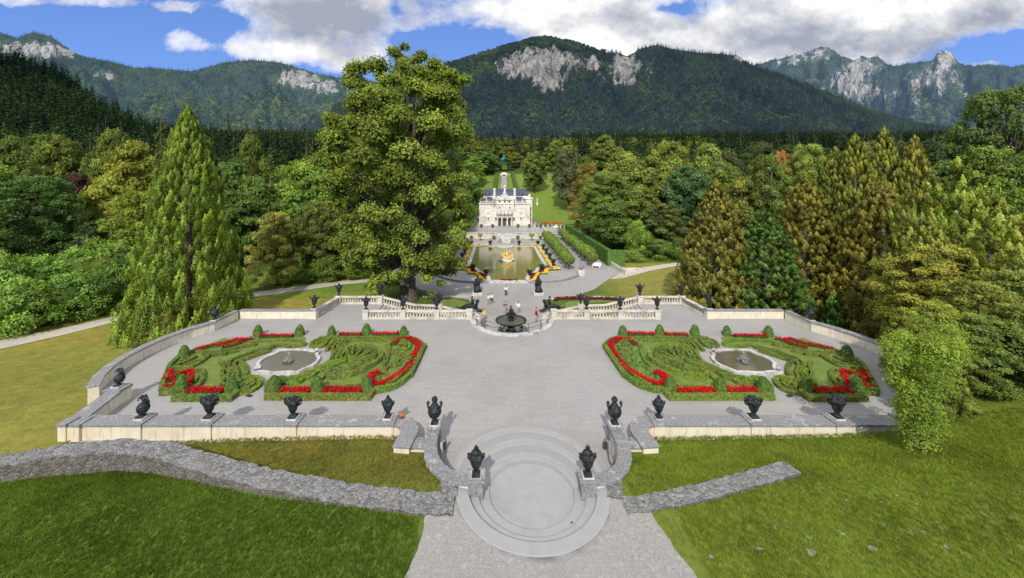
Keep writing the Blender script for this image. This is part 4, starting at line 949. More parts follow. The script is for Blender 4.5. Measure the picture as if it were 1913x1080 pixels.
def inner_bed(s):
    side = 'left' if s < 0 else 'right'
    r = thing('parterre_bed', (s*-11.5*-1 if False else s*10.5, 32, 0), 'large box hedge bed with fan motif and red flowers, inner bed of %s parterre' % side, 'flower bed', 'parterre beds')
    w = lambda pts, f=zb, z=.3: [(-s*x, y) for x, y in W(pts, f, z)]
    out = w([(165, 640), (500, 645), (860, 645), (900, 603), (1000, 590), (1080, 550), (1140, 500), (1190, 400), (1238, 300), (1190, 255), (1090, 232), (845, 232), (610, 235), (530, 245), (470, 290), (480, 310), (560, 312), (600, 345), (610, 385), (560, 420), (430, 480), (300, 520), (210, 510), (165, 560)], z=.02)
    base = sheet('bed_lawn', out, M['lawn'], .02, .9, r)
    H = lambda pts, **k: hedge(r, w(pts), **k)
    H([(165, 640), (500, 642), (860, 642), (895, 600)], w=.5, h=.4, sharp=True); H([(895, 600), (1000, 588), (1080, 548), (1140, 492)], w=.45, h=.42); H([(1140, 500), (1190, 400), (1236, 300)], w=.45, h=.42, sharp=True); H([(1236, 300), (1215, 275), (1170, 250), (1110, 236)])
    H([(600, 248), (845, 243), (1060, 243)], w=.3); H([(620, 262), (1000, 262)], w=.3)
    H([(470, 300), (480, 270), (540, 250), (590, 245), (560, 300), (500, 308), (485, 296)]); H([(500, 285), (540, 268), (580, 265)])
    for k in range(4): H([(575+k*38, 330-k*14), (600+k*38, 290-k*8), (640+k*30, 262)], w=.34)
    for k in range(3): H([(610+k*30, 385-k*6), (625+k*32, 350-k*4), (650+k*30, 320-k*6), (690+k*10, 290)], w=.34)
    H([(575, 480), (600, 512), (690, 502), (790, 480), (880, 432), (948, 388), (940, 345), (880, 315), (800, 302), (730, 315), (690, 345)], w=.42, h=.45)
    H([(640, 470), (700, 470), (780, 455), (850, 420), (900, 385), (905, 350), (860, 330), (800, 325), (750, 340)], w=.28)
    for q in ((700, 300), (760, 312), (820, 325), (870, 345), (890, 372), (860, 400), (810, 430), (760, 455)): H([(735, 425), ((735+q[0])/2, (425+q[1])/2-6), q], w=.26, h=.4)
    H([(580, 478), (620, 455), (680, 445), (730, 470)], w=.3); H([(600, 490), (650, 470), (700, 465)], w=.26)
    H([(690, 345), (700, 310), (740, 298), (790, 300)], w=.3)
    for k in range(3):
        H([(300+k*16, 548-k*20), (390+k*14, 552-k*22), (420+k*12, 515-k*20), (480+k*12, 505-k*20), (510+k*12, 470-k*16), (570+k*10, 455-k*18), (640+k*6, 425-k*12), (705, 400-k*10)], w=.27)
    H([(180, 620), (165, 575), (200, 520), (270, 508), (305, 520), (280, 555)]); H([(200, 600), (195, 565), (225, 538), (265, 532)], w=.3); H([(230, 595), (230, 570), (255, 555)], w=.28)
    H([(1000, 320), (995, 285), (1040, 258), (1100, 262), (1140, 290), (1130, 320), (1080, 332), (1055, 310)], w=.32); H([(1060, 300), (1090, 285), (1115, 300)], w=.26)
    H([(1010, 350), (1070, 348), (1100, 375), (1090, 410), (1050, 430), (1000, 430), (965, 455), (975, 490), (1020, 510), (1060, 480)], w=.32); H([(1040, 375), (1065, 390), (1050, 410), (1010, 405)], w=.26)
    H([(1130, 350), (1120, 400), (1080, 450), (1060, 480)], w=.3); H([(1020, 338), (1065, 338), (1110, 360), (1112, 405), (1080, 440)], w=.24); H([(985, 300), (1000, 345), (985, 400), (955, 440)], w=.24); H([(700, 330), (760, 300), (840, 290), (900, 308), (950, 345), (962, 390)], w=.24); H([(560, 500), (520, 540), (470, 552)], w=.26); H([(640, 400), (600, 425), (560, 445)], w=.26); H([(1145, 330), (1150, 370), (1130, 410)], w=.24); H([(870, 560), (845, 535), (852, 495), (880, 462)], w=.24); H([(930, 505), (910, 525), (950, 530), (1000, 510)], w=.3); H([(820, 540), (830, 500), (870, 475), (930, 465), (960, 480)], w=.3)
    H([(480, 560), (520, 578), (640, 572), (800, 568)], w=.28); H([(1150, 420), (1100, 470), (1050, 520), (980, 560)], w=.2)
    Fl = lambda pts, **k: flowers(r, w(pts), **k)
    Fl([(660, 225), (810, 224)], w=.75); Fl([(885, 222), (1060, 218)], w=.75)
    Fl([(1125, 255), (1175, 268), (1200, 300), (1185, 345), (1165, 370)], w=.85); Fl([(1030, 290), (1050, 262), (1085, 252), (1130, 255)], w=.5)
    Fl([(1155, 400), (1130, 450), (1060, 492), (980, 543), (905, 568), (862, 530), (870, 497), (930, 478)], w=.75)
    Fl([(275, 598), (470, 600)], w=1.0); Fl([(560, 600), (810, 602)], w=1.0)
    for q in ((610, 238), (845, 232), (1095, 240), (222, 615), (515, 615), (850, 610)): cone_pts.append((*w([q], z=0)[0], side, q))
def outer_bed(s):
    side = 'left' if s < 0 else 'right'
    r = thing('parterre_bed', (s*20.5, 33, 0), 'crescent shaped box hedge bed with red flowers, outer bed of the %s parterre' % side, 'flower bed', 'parterre beds')
    w = lambda pts, f=za, z=.3: [(-s*x, y) for x, y in W(pts, f, z)]
    bb = lambda pts: [((450+x/3.6-100)*3.6, y) for x, y in pts]     # from the second survey sheet to the first
    out = w([(805, 655), (1190, 655), (1240, 610), (1320, 600), (1395, 545), (1390, 510), (1330, 500), (1290, 440), (1240, 400)]+bb([(20, 370), (150, 320), (330, 310), (430, 280), (440, 255), (390, 235), (120, 245), (0, 285)])+[(1150, 255), (960, 330), (830, 370), (770, 440), (730, 520), (725, 610), (800, 610)], z=.02)
    sheet('bed_lawn', out, M['lawn'], .02, .9, r)
    H = lambda pts, **k: hedge(r, w(pts), **k)
    H([(805, 650), (1190, 650), (1240, 612)], w=.5, h=.4, sharp=True); H([(725, 612), (800, 612), (850, 590)], w=.45)
    H([(1240, 612), (1320, 605), (1390, 560), (1390, 515), (1330, 505), (1270, 515)], w=.42); H([(1260, 590), (1310, 580), (1350, 545)], w=.28); H([(1250, 570), (1300, 550), (1330, 530)], w=.26)
    H([(725, 600), (735, 530), (770, 470), (775, 430), (830, 380), (900, 350), (960, 320)], w=.36)
    H([(960, 335), (1090, 340), (1180, 330), (1260, 305), (1360, 290)], w=.36); H([(1360, 290)]+bb([(0, 295), (100, 265), (230, 260), (350, 255), (425, 275), (430, 295), (340, 305)]), w=.38)
    H(bb([(340, 305), (240, 290), (170, 320), (90, 330), (30, 360), (0, 370)])+[(1230, 380), (1180, 400), (1175, 430)], w=.36)
    H(bb([(230, 305), (150, 335), (60, 372)])+[(1280, 385), (1220, 405), (1210, 440)], w=.3); H(bb([(200, 330), (80, 372), (20, 392)]), w=.26)
    for k in range(3): H([(1160+k*28, 455-k*8), (1190+k*26, 480), (1160+k*34, 510), (1190+k*30, 545), (1240+k*20, 560)], w=.3)
    H([(1250, 400), (1290, 430), (1300, 480), (1280, 500)], w=.3)
    H([(790, 450), (860, 440), (930, 440), (1000, 400), (1040, 370)], w=.34); H([(830, 430), (900, 400), (960, 370)], w=.3); H([(850, 400), (910, 380)], w=.28)
    H([(980, 480), (1000, 520), (980, 555), (950, 570)], w=.3); H([(950, 470), (970, 500), (950, 540)], w=.28); H([(840, 470), (900, 455), (960, 465)], w=.3)
    H([(800, 470), (850, 462), (900, 455)], w=.26); H([(985, 455), (1015, 490), (1000, 540), (965, 575)], w=.24); H([(870, 425), (940, 415), (1010, 385), (1060, 355)], w=.26); H([(1120, 400), (1150, 440), (1130, 480), (1150, 520), (1130, 560)], w=.26); H([(1290, 560), (1330, 545), (1355, 525)], w=.24); H([(1000, 350), (1080, 362), (1160, 355)], w=.26); H([(750, 560), (740, 590), (800, 600)], w=.26)
    H([(770, 600), (850, 560), (880, 530), (860, 500)], w=.28); H([(1100, 350), (1180, 345), (1240, 330)], w=.26); H([(1140, 560), (1200, 540), (1230, 570), (1225, 600)], w=.34)
    Fl = lambda pts, **k: flowers(r, w(pts), **k)
    Fl(bb([(130, 235), (350, 233)]), w=.7); Fl(bb([(0, 268), (75, 250)]), w=.7)
    Fl([(960, 325), (1050, 300), (1130, 290), (1240, 250), (1275, 265)], w=.6); Fl([(1130, 310), (1200, 295), (1260, 275)], w=.55)
    Fl([(900, 600), (1140, 600)], w=1.0); Fl([(740, 575), (800, 570), (840, 545), (830, 525)], w=.65); Fl([(775, 465), (800, 500), (775, 530), (755, 520)], w=.65); Fl([(850, 490), (920, 465), (935, 490), (910, 540), (900, 575)], w=.6)
    for q in (*bb([(115, 240), (395, 240)]), (878, 385), (855, 610), (1195, 610)): cone_pts.append((*w([q], z=0)[0], side, q))
for s in (-1, 1): inner_bed(s); outer_bed(s)
# clipped topiary cones: one built, the rest copied
def cone_quads(n=1500):
    z = RNG.uniform(0, 1, n)**1.2; a = RNG.uniform(0, 2*PI, n); r = .53*np.sqrt(np.clip(1-z**1.7, 0, 1))*.98+.02
    C = np.stack([r*np.cos(a), r*np.sin(a), z*1.15], -1); N = np.stack([np.cos(a), np.sin(a), 0*a+.45], -1)+RNG.normal(size=(n, 3))*.3
    return C, N, RNG.uniform(.03, .06, n)
m = MB(); m.lathe([(.5, 0), (.5, .18), (.45, .46), (.34, .76), (.19, 1.0), (.03, 1.12)], n=16); m.quads(*cone_quads())
cr = thing('topiary_cone', (0, 0, 0), 'x', 'topiary', 'clipped topiary cones in the parterres'); m.build('clipped_foliage', M['hedge'], cr, color=(.05, .095, .02))
MB().tube([(0, 0, -.02), (0, 0, .3)], .05, 6).build('stem', M['bark'], cr)
ns = ['rear row nearest the pool', 'middle of the rear row', 'rear corner by the open gravel', 'front corner nearest the pool', 'middle of the front row', 'front corner by the open gravel']
no = ['rear row, outer of two', 'rear row beside the pool', 'outer curve', 'front corner at the outer end', 'front corner beside the pool']
for i, (x, y, side, q) in enumerate(cone_pts):
    c = cr if i == 0 else copy_tree(cr); c.location = (x, y, .02); k = random.uniform(.8, .95); c.scale = (k, k, k*random.uniform(.95, 1.1))
    j = i % 11
    c['label'] = 'clipped green cone, %s bed of %s parterre, %s' % ('inner' if j < 6 else 'outer', side, ns[j] if j < 6 else no[j-6])
# pools
def pool(s):
    side = 'left' if s < 0 else 'right'
    px = [(88, 480), (130, 450), (108, 425), (160, 380), (240, 352), (262, 335), (330, 330), (450, 332), (480, 342), (522, 340), (505, 365), (530, 385), (495, 430), (430, 455), (375, 482), (330, 478), (220, 487), (140, 475)]
    o = smoothp([(-s*x, y) for x, y in W(px+px[:1], zb, .25)], 1)[:-1]
    cx = sum(p[0] for p in o)/len(o); cy = sum(p[1] for p in o)/len(o)
    r = thing('pool', (cx, cy, 0), 'small oval water basin with pale scalloped rim in the middle of the %s parterre' % side, 'pool', 'parterre pools')
    MB().wall(o, .27, -.05, .24, closed=True).build('rim', M['coping'], r, world=True, bevel=.04)
    sheet('water', o, M['pool'], .14, 1.2, r)
    m = MB()
    for _ in range(26):
        a = random.uniform(0, 2*PI); q = random.uniform(0, .55); m.ball((cx+q*math.cos(a), cy+q*.8*math.sin(a), .18+(.6-q)*.4), random.uniform(.1, .2), random.uniform(.1, .2), random.uniform(.08, .16), 6)
    m.build('rockwork', M['rubble'], r, world=True, jitter=.03)
    m = MB(); n = 60
    C = np.stack([cx+RNG.normal(size=n)*.08, cy+RNG.normal(size=n)*.08, RNG.uniform(.4, 1.0, n)], -1); m.quads(C, RNG.normal(size=(n, 3)), RNG.uniform(.015, .035, n)); m.build('water_jet', M['whitepaint'], r, world=True)
    for q in ((100, 470), (510, 345)):
        x, y = W([q], zb, .3)[0]; m = MB(); m.tube([(-s*x, y, .28), (-s*x, y, .42), (-s*x+.15, y, .5)], [.16, .12, .06], 8); m.ball((-s*x, y, .45), .13); m.build('corner_mask', M['coping'], r, world=True, smooth=True)
for s in (-1, 1): pool(s)
for s, q in ((-1, (56, 647)), (1, (56, 647)), (-1, (1115, 530)), (1, (1115, 530))):
    x, y = W([q], zb, 0)[0]; m = MB(); m.box(-s*x, y, .015, .5, .28, .03, .3*s); o = m.build('floodlight', M['iron']); tag(o, 'flat dark drain grate on the gravel %s' % {(-1, 56): 'in front of the left pool', (1, 56): 'in front of the right pool', (-1, 1115): 'beside the inner corner of the left parterre', (1, 1115): 'beside the inner corner of the right parterre'}[(s, q[0])], 'grate'); o.name = 'drain_grate'
# ------------------------------------------------------------------ lower garden
Z = -3.0
R_edge = [(1.0, 44.5), (16.5, 44.8), (16.5, 51), (7, 53), (5.2, 58)]+[P(u, v, Z)[:2] for u, v in ((1022, 560), (1075, 553), (1110, 541), (1140, 520), (1160, 508))]+[(26.5, 80.5), (25.0, 86.0), (24.5, 127), (30, 129), (30, 168), (1.0, 168)]
poly = [mir(p) for p in R_edge[::-1]]+R_edge
o = sheet('gravel_court', poly, M['terrace'], Z+.03, 4.0); tag(o, kind='structure')
for nm, pts, z in (('gravel_walk', [(1140, 522), (1165, 505), (1215, 498), (1290, 487), (1293, 492), (1215, 506), (1165, 520)], Z+.045),
                   ('gravel_walk', [(-60, 655), (0, 637), (120, 613), (225, 589), (232, 598), (120, 626), (0, 653), (-60, 672)], None),
                   ('gravel_walk', [(455, 549), (560, 535), (640, 525), (710, 521), (720, 525), (640, 532), (560, 544), (455, 558)], Z+.045),
                   ('gravel_walk', [(790, 553), (890, 552), (890, 556), (790, 557)], Z+.045), ('gravel_walk', [(1030, 557), (1120, 553), (1200, 559), (1260, 566), (1200, 566), (1120, 558), (1030, 561)], Z+.05)):
    pp = [P(u, v, Z)[:2] for u, v in pts]
    o = sheet(nm, pp, M['palepath'] if nm == 'gravel_walk' else M['grass'], (lambda x, y: hground(x, y)+.05) if z is None else z, 1.0); tag(o, kind='structure')
def lawnpatch(pts, z=Z+.06, mat='lawn', step=1.0, nm='lawn'):
    o = sheet(nm, [P(u, v, Z)[:2] for u, v in pts], M[mat], z, step); tag(o, kind='structure'); return o
lawnpatch([(820, 559), (850, 558), (873, 566), (880, 573), (858, 577), (832, 574), (824, 567)])
lawnpatch([(1046, 573), (1062, 564), (1085, 562), (1120, 561), (1165, 565), (1110, 566), (1080, 570), (1066, 576), (1048, 578)])
# dark red flower band right
def lowflowers(label, path, w, col, h=.45, dens=22, fol=(.05, .07, .015), s=(.1, .18)):
    r = thing('flower_border', (*path[0], Z), label, 'flower bed', 'flower borders')
    pa = densify(path, .5, False); MB().wall(pa, w, Z, Z+h*.55).build('flower_foliage', M['hedge'], r, world=True, color=fol)
    A = np.array(pa); n = int(len(pa)*.5*w*dens*2); i = RNG.integers(0, len(A)-1, n); t = RNG.uniform(size=(n, 1)); c = A[i]*(1-t)+A[i+1]*t
    C = np.concatenate([c+RNG.uniform(-.5, .5, (n, 2))*w, (Z+h*.6+RNG.uniform(0, h*.4, n))[:, None]], 1)
    MB().quads(C, RNG.normal(size=(n, 3))*.5+np.array((0, -.5, 1)), RNG.uniform(*s, n), .9).build('flowers', M['flower'], r, world=True, color=col); return r
g = lambda *L: [P(u, v, Z)[:2] for u, v in L]
lowflowers('narrow dark red flower border beside the lower lawn on the right', g((1036, 563), (1044, 560), (1100, 559), (1150, 561), (1180, 564), (1165, 568)), .5, (.07, .01, .012), fol=(.06, .02, .015))
# pond
pr = thing('pond', (.4, 92, Z), 'large formal pond with greenish water and pale stone edge in front of the palace', 'pond')
half = [(2.6, 111), (8.5, 111), (8.5, 84.2), (6.6, 82.6), (5.9, 79.5), (4.4, 78), (3.7, 74.5), (3.7, 72.4)]
pp = [(x+.4, y) for x, y in half]+[(-x+.4, y) for x, y in half[::-1]]
MB().wall(pp, .75, Z-.1, Z+.32, closed=True).build('stone_edge', M['coping'], pr, world=True, bevel=.04)
sheet('water', pp, M['pond'], Z+.16, 4, pr)
MB().prism(arc(.4, 111.2, 2.9, 180, 360, 20), Z-.1, Z+.36).build('rounded_landing', M['coping'], pr, world=True)
for s in (-1, 1):
    sn = 'left' if s < 0 else 'right'; q = lambda *L: [(s*x+.4, y) for x, y in L]
    lowflowers('zigzag yellow flower border along the %s bank of the pond' % sn, q((3.6, 112.6), (9.6, 112.6), (9.7, 84.5)), .5, (.34, .25, .015))
    lowflowers('yellow flower border stepping round the near %s corner of the pond' % sn, q((9.7, 84.5), (10.9, 82), (8.2, 81.6), (7.8, 78.4), (6.2, 78.2), (5.4, 75.2), (4.6, 72.2)), .6, (.34, .25, .015))
    lowflowers('dark red flower border behind the yellow one at the near %s corner of the pond' % sn, q((9.0, 84.8), (7.4, 82.4), (6.9, 79.2), (5.2, 77.6), (4.6, 74.6)), .6, (.08, .012, .01), fol=(.07, .02, .015))
    # low wall arc
    r = thing('kerb_wall', (s*8, 73, Z), 'low grey curved step edging the gravel beside the pond, %s half' % sn, 'kerb', 'curved kerbs')
    a = [(.4+s*x, y) for x, y in ((4.0, 71.6), (8, 71.8), (11, 73.2), (14, 76.6))]; MB().wall(smoothp(a), .4, Z, Z+.35).build('kerb_stone', M['cap'], r, world=True)
lowflowers('short dark red flower strip at the near end of the pond', [(-1.2, 72.6), (2.0, 72.6)], .7, (.07, .01, .01), fol=(.06, .02, .015))
MB().wall([(-3.2, 71.6), (4.0, 71.6)], .4, Z, Z+.3).build('kerb_front', M['coping']); tag(bpy.context.scene.objects['kerb_front'], 'straight pale kerb in front of the near end of the pond', 'kerb'); bpy.context.scene.objects['kerb_front'].name = 'stone_kerb'
gf = thing('golden_fountain', (.5, 91.5, Z+.1), 'gilded figure group on a white rock in the middle of the pond', 'fountain')
m = MB(); m.lathe([(1.9, 0), (1.8, .3), (1.4, .5), (.9, .8), (.4, 1.0)], n=14, wob=lambda t, z: .15*math.sin(3*t+z*5)+.08*math.cos(7*t)); m.build('rock', M['coping'], gf, jitter=.06)
m = MB(); m.tube([(0, 0, .9), (.1, 0, 1.5), (0, .1, 2.0)], [.42, .36, .22], 10); m.ball((.02, .05, 2.25), .2); m.tube([(.2, 0, 1.85), (.7, -.1, 2.0), (.9, -.1, 2.5)], [.13, .1, .06], 7); m.tube([(-.2, 0, 1.85), (-.6, -.2, 1.6), (-.9, -.2, 1.7)], [.13, .1, .06], 7); m.tube([(.1, -.3, 1.0), (.6, -.7, .8), (1.2, -.8, .6)], [.28, .22, .12], 8); m.build('seated_goddess', M['gold'], gf, smooth=True)
for k, (x, y) in enumerate(((-1.15, -.3), (1.25, .1), (-.5, -1.0), (.7, -1.1), (-.9, .6))):
    m = MB(); m.tube([(x, y, .45), (x*1.05, y, .85), (x, y, 1.2)], [.22, .26, .14], 8); m.ball((x, y, 1.42), .17); m.tube([(x, y, 1.1), (x*1.3, y-.1, 1.35), (x*1.5, y, 1.55)], [.1, .08, .05], 6); m.tube([(x, y, .5), (x*1.3, y-.3, .4), (x*1.5, y-.5, .3)], [.14, .11, .06], 6); m.ball((x*.8, y+.15, .95), .2, .08, .22); m.build('gilded_putto', M['gold'], gf, smooth=True)
# planters round the pond
def agave(r, s=.75):
    n = 46; a = RNG.uniform(0, 2*PI, n); e = RNG.uniform(.15, 1.3, n); m = MB()
    for aa, ee in zip(a, e):
        L = s*random.uniform(.7, 1.1); d = Vector((math.cos(aa)*math.cos(ee), math.sin(aa)*math.cos(ee), math.sin(ee))); sd_ = Vector((-math.sin(aa), math.cos(aa), 0))*.06
        p0 = Vector((0, 0, 0)); p1 = d*L*.6; p2 = d*L+Vector((0, 0, -.12*L)); m.add([p0-sd_, p0+sd_, p1+sd_, p2, p1-sd_], [(0, 1, 2, 4), (4, 2, 3)])
    m.ball((0, 0, s*.35), s*.55, s*.55, s*.42, 9); m.build('leaves', M['hedge'], r, color=(.09, .14, .035))
ur = thing('pond_urn', (0, 0, 0), 'x', 'urn', 'black urns round the pond')
m = MB(); m.box(0, 0, .12, .9, .9, .24); m.lathe([(.34, .24), (.2, .4), (.22, .5), (.42, .75), (.5, 1.05), (.46, 1.2), (.6, 1.32), (.56, 1.38)], n=14); m.build('vase_body', M['bronze'], ur, smooth=True)
m = MB()
for s in (-1, 1): m.tube([(s*.46, 0, 1.0), (s*.7, 0, 1.1), (s*.66, 0, 1.35), (s*.5, 0, 1.3)], [.05]*4, 6)
m.build('handles', M['bronze'], ur, smooth=True)
ag = thing('agave_plant', (0, 0, 0), 'x', 'plant', 'spiky plants in the pond urns'); agave(ag)
spots = [(x*s+.4, y, w) for s in (-1, 1) for x, y, w in ((9.7, 112.6, 'far corner'), (4.2, 112.6, 'far bank by the rounded landing'), (10.6, 106.5, 'long bank, farthest'), (10.6, 100, 'long bank, far middle'), (10.6, 93.5, 'long bank, near middle'), (10.4, 86.2, 'long bank, nearest'), (7.2, 81, 'stepped near corner'), (4.3, 76.2, 'foremost, beside the near end'))]
for i, (x, y, w) in enumerate(spots):
    a = ur if i == 0 else copy_tree(ur); b_ = ag if i == 0 else copy_tree(ag); a.location = (x, y, Z+.05); b_.location = (x, y, Z+1.4); b_.rotation_euler.z = i; sn = 'left' if x < .4 else 'right'
    a['label'] = 'black urn beside the pond, %s side, %s' % (sn, w); b_['label'] = 'spiky plant in the black pond urn, %s side, %s' % (sn, w)

# clipped alley trees
AL = []
def crown_mesh(name, fn): V, n = fn; return npmesh(name, V, n)
n = 1500; d = RNG.normal(size=(n, 3)); d /= np.linalg.norm(d, axis=1, keepdims=True); C = d*np.array((1.25, 1.4, 1.0))*(1+RNG.normal(size=(n, 1))*.07)+np.array((0, 0, 2.3))
me = npmesh('crown', leafquads(C, d+RNG.normal(size=(n, 3))*.4, RNG.uniform(.12, .24, n), .7), n); me.materials.append(M['leaf'])
at = thing('clipped_tree', (0, 0, 0), 'x', 'tree', 'clipped trees of the alleys'); oc = bpy.data.objects.new('crown', me); COL.objects.link(oc); oc.parent = at; oc.color = (.085, .135, .028, 1)
m = MB(); m.tube([(0, 0, 0), (0, 0, 2.2)], [.14, .1], 7); m.build('trunk', M['bark'], at)
first = True
for s in (-1, 1):
    for x, row in ((13.2, 'inner'), (19.0, 'outer')):
        for k in range(11):
            y = (82.5 if x < 15 else 85.5)+k*4.0
            a = at if first else copy_tree(at); first = False; a.location = (s*x+.4, y, Z); a.rotation_euler.z = k*1.3; kk = random.uniform(.9, 1.12); a.scale = (kk, kk, kk)
            a['label'] = 'small clipped round tree in the %s row of the %s alley beside the pond' % (row, 'left' if s < 0 else 'right'); a['group'] = 'clipped trees, %s row of the %s alley' % (row, 'left' if s < 0 else 'right')
            for ch in a.children:
                if ch.name.startswith('crown'): ch.color = (random.uniform(.075, .1), random.uniform(.125, .15), .028, 1)
for s in (-1, 1):
    r = thing('tall_hedge', (s*23.3, 100, Z), 'tall clipped hornbeam hedge wall outside the %s alley' % ('left' if s < 0 else 'right'), 'hedge', 'tall hedges')
    path = densify([(s*22.5+.4, 138), (s*23.0+.4, 86.3), (s*26.3+.4, 86.0)], .8, False)
    m = MB(); m.wall(path, 1.1, Z, Z+3.5); A = np.array(path); n = 9000; i = RNG.integers(0, len(A)-1, n); t = RNG.uniform(size=(n, 1)); c = A[i]*(1-t)+A[i+1]*t; dd = A[i+1]-A[i]; dd /= np.linalg.norm(dd, axis=1, keepdims=True); nr = np.stack([-dd[:, 1], dd[:, 0]], -1)
    sg = RNG.choice([-1, 1], n)[:, None]; top = RNG.uniform(size=n) < .25; off_ = np.where(top[:, None], RNG.uniform(-.5, .5, (n, 1)), sg*.52)*1.1
    z = np.where(top, Z+3.52, RNG.uniform(Z, Z+3.5, n)); m.quads(np.concatenate([c+nr*off_, z[:, None]], 1), np.concatenate([nr*np.where(top[:, None], 0, sg), np.where(top, 1., .2)[:, None]], 1)+RNG.normal(size=(n, 3))*.3, RNG.uniform(.08, .16, n), .8)
    m.build('clipped_foliage', M['hedge'], r, world=True, color=(.05, .105, .022))
# bench-like stone and side stairs on the right
r = thing('garden_sculpture', (*P(1085, 515, Z)[:2], Z), 'pale grey stone figure on a block beside the right alley', 'sculpture'); m = MB(); m.box(0, 0, .6, 1.3, 1.3, 1.2); m.build('pedestal', M['stone'], r, bevel=.06); m = MB(); m.tube([(0, 0, 1.2), (.1, 0, 1.9), (0, 0, 2.5)], [.4, .35, .16], 9); m.ball((0, 0, 2.75), .2); m.tube([(.2, 0, 2.3), (.6, -.1, 2.0), (.5, -.2, 1.6)], .1, 6); m.build('figure', M['cap'], r, smooth=True)
r = thing('white_boat_cover', (*P(1114, 500, Z)[:2], Z), 'small white covered bench near the end of the tall hedge', 'bench', rz=-.6); r.name = 'white_bench'; m = MB(); m.box(0, 0, .45, 1.9, .7, .12); m.box(0, .33, .8, 1.9, .1, .6); m.build('seat', M['whitepaint'], r, bevel=.03); m = MB(); 
for x in (-.8, .8): m.box(x, 0, .2, .12, .6, .4)
m.build('legs', M['whitepaint'], r)
r = thing('side_stairs', (*P(1160, 505, Z)[:2], Z), 'short flight of pale stone stairs with balustrade at the right end of the court', 'staircase')
for k in range(4): MB().box(26.6+k*.0, 80.5+k*.6, Z+.1+k*.05-.1, 4.0, .62, .24+.1*k).build('step', M['stone'], r, world=True)
MB().wall([(24.2, 77.4), (23.6, 87)], .35, Z, Z+1.0).build('side_wall', M['stone'], r, world=True)

# ------------------------------------------------------------------ sphinxes and statue groups
def sphinx(s):
    r = thing('bronze_sphinx', (s*4.7, 47.0, .0), 'dark bronze winged sphinx with rider on the %s scroll pedestal' % ('left' if s < 0 else 'right'), 'statue', 'bronze sphinxes', rz=0); r.scale = (1, 1, 1)
    m = MB()
    m.tube([(s*1.3, .6, .35), (s*.7, .4, .5), (s*.1, .1, .65), (-s*.4, -.1, .75)], [.2, .38, .36, .3], 10); m.tube([(-s*.4, -.1, .8), (-s*.6, -.15, 1.2)], [.26, .16], 8); m.ball((-s*.66, -.2, 1.4), .22, .2, .24)
    m.tube([(-s*.3, -.35, .6), (-s*.8, -.45, .25), (-s*1.25, -.5, .2)], [.14, .12, .1], 7); m.tube([(-s*.3, .2, .6), (-s*.8, .1, .25), (-s*1.2, .05, .2)], [.14, .12, .1], 7)
    m.tube([(s*.9, .1, .4), (s*.7, -.2, .2), (s*.3, -.3, .15)], [.24, .2, .12], 7); m.tube([(s*1.4, .6, .4), (s*1.9, .8, .3), (s*2.1, .8, .6)], [.1, .07, .04], 6)
    m.build('body', M['bronze'], r, smooth=True)
    m = MB(); m.tube([(0, .1, .9), (0, .1, 1.3), (s*.05, .1, 1.6)], [.2, .19, .1], 8); m.ball((s*.05, .1, 1.8), .14); m.tube([(0, 0, 1.45), (-s*.35, -.1, 1.5), (-s*.5, -.1, 1.25)], [.08, .07, .05], 6); m.tube([(0, -.1, .95), (-s*.1, -.4, .75), (0, -.45, .4)], [.12, .1, .07], 6); m.build('rider', M['bronze'], r, smooth=True)
for s in (-1, 1): sphinx(s)
for s in (-1, 1):
    x, y, _ = P(892 if s < 0 else 1006, 550, Z)
    r = thing('statue_group', (x, y, Z), 'upright dark statue group on a pale plinth before the pond, %s side' % ('left' if s < 0 else 'right'), 'statue', 'statue groups')
    MB().box(0, 0, .22, 1.7, 1.7, .44).build('plinth', M['stone'], r, bevel=.05)
    m = MB(); m.lathe([(.72, .44), (.6, .8), (.5, 1.1), (.45, 1.5)], n=12, wob=lambda t, z: .12*math.sin(3*t+z*3)); m.tube([(0, 0, 1.3), (.15, 0, 2.0), (.0, 0, 2.6), (.0, 0, 2.85)], [.4, .34, .26, .12], 9); m.ball((0, 0, 3.05), .2)
    m.tube([(.2, -.1, 2.5), (.5, -.2, 2.1), (.3, -.3, 1.7)], [.13, .1, .08], 7); m.tube([(-.3, .1, 1.2), (-.5, -.2, 1.8), (-.3, -.2, 2.4)], [.25, .22, .14], 8); m.ball((-.32, -.25, 2.6), .16); m.tube([(-.5, -.3, .6), (.0, -.5, .9), (.4, -.4, .7)], [.2, .2, .15], 8)
    m.build('figures', M['bronze'], r, smooth=True)

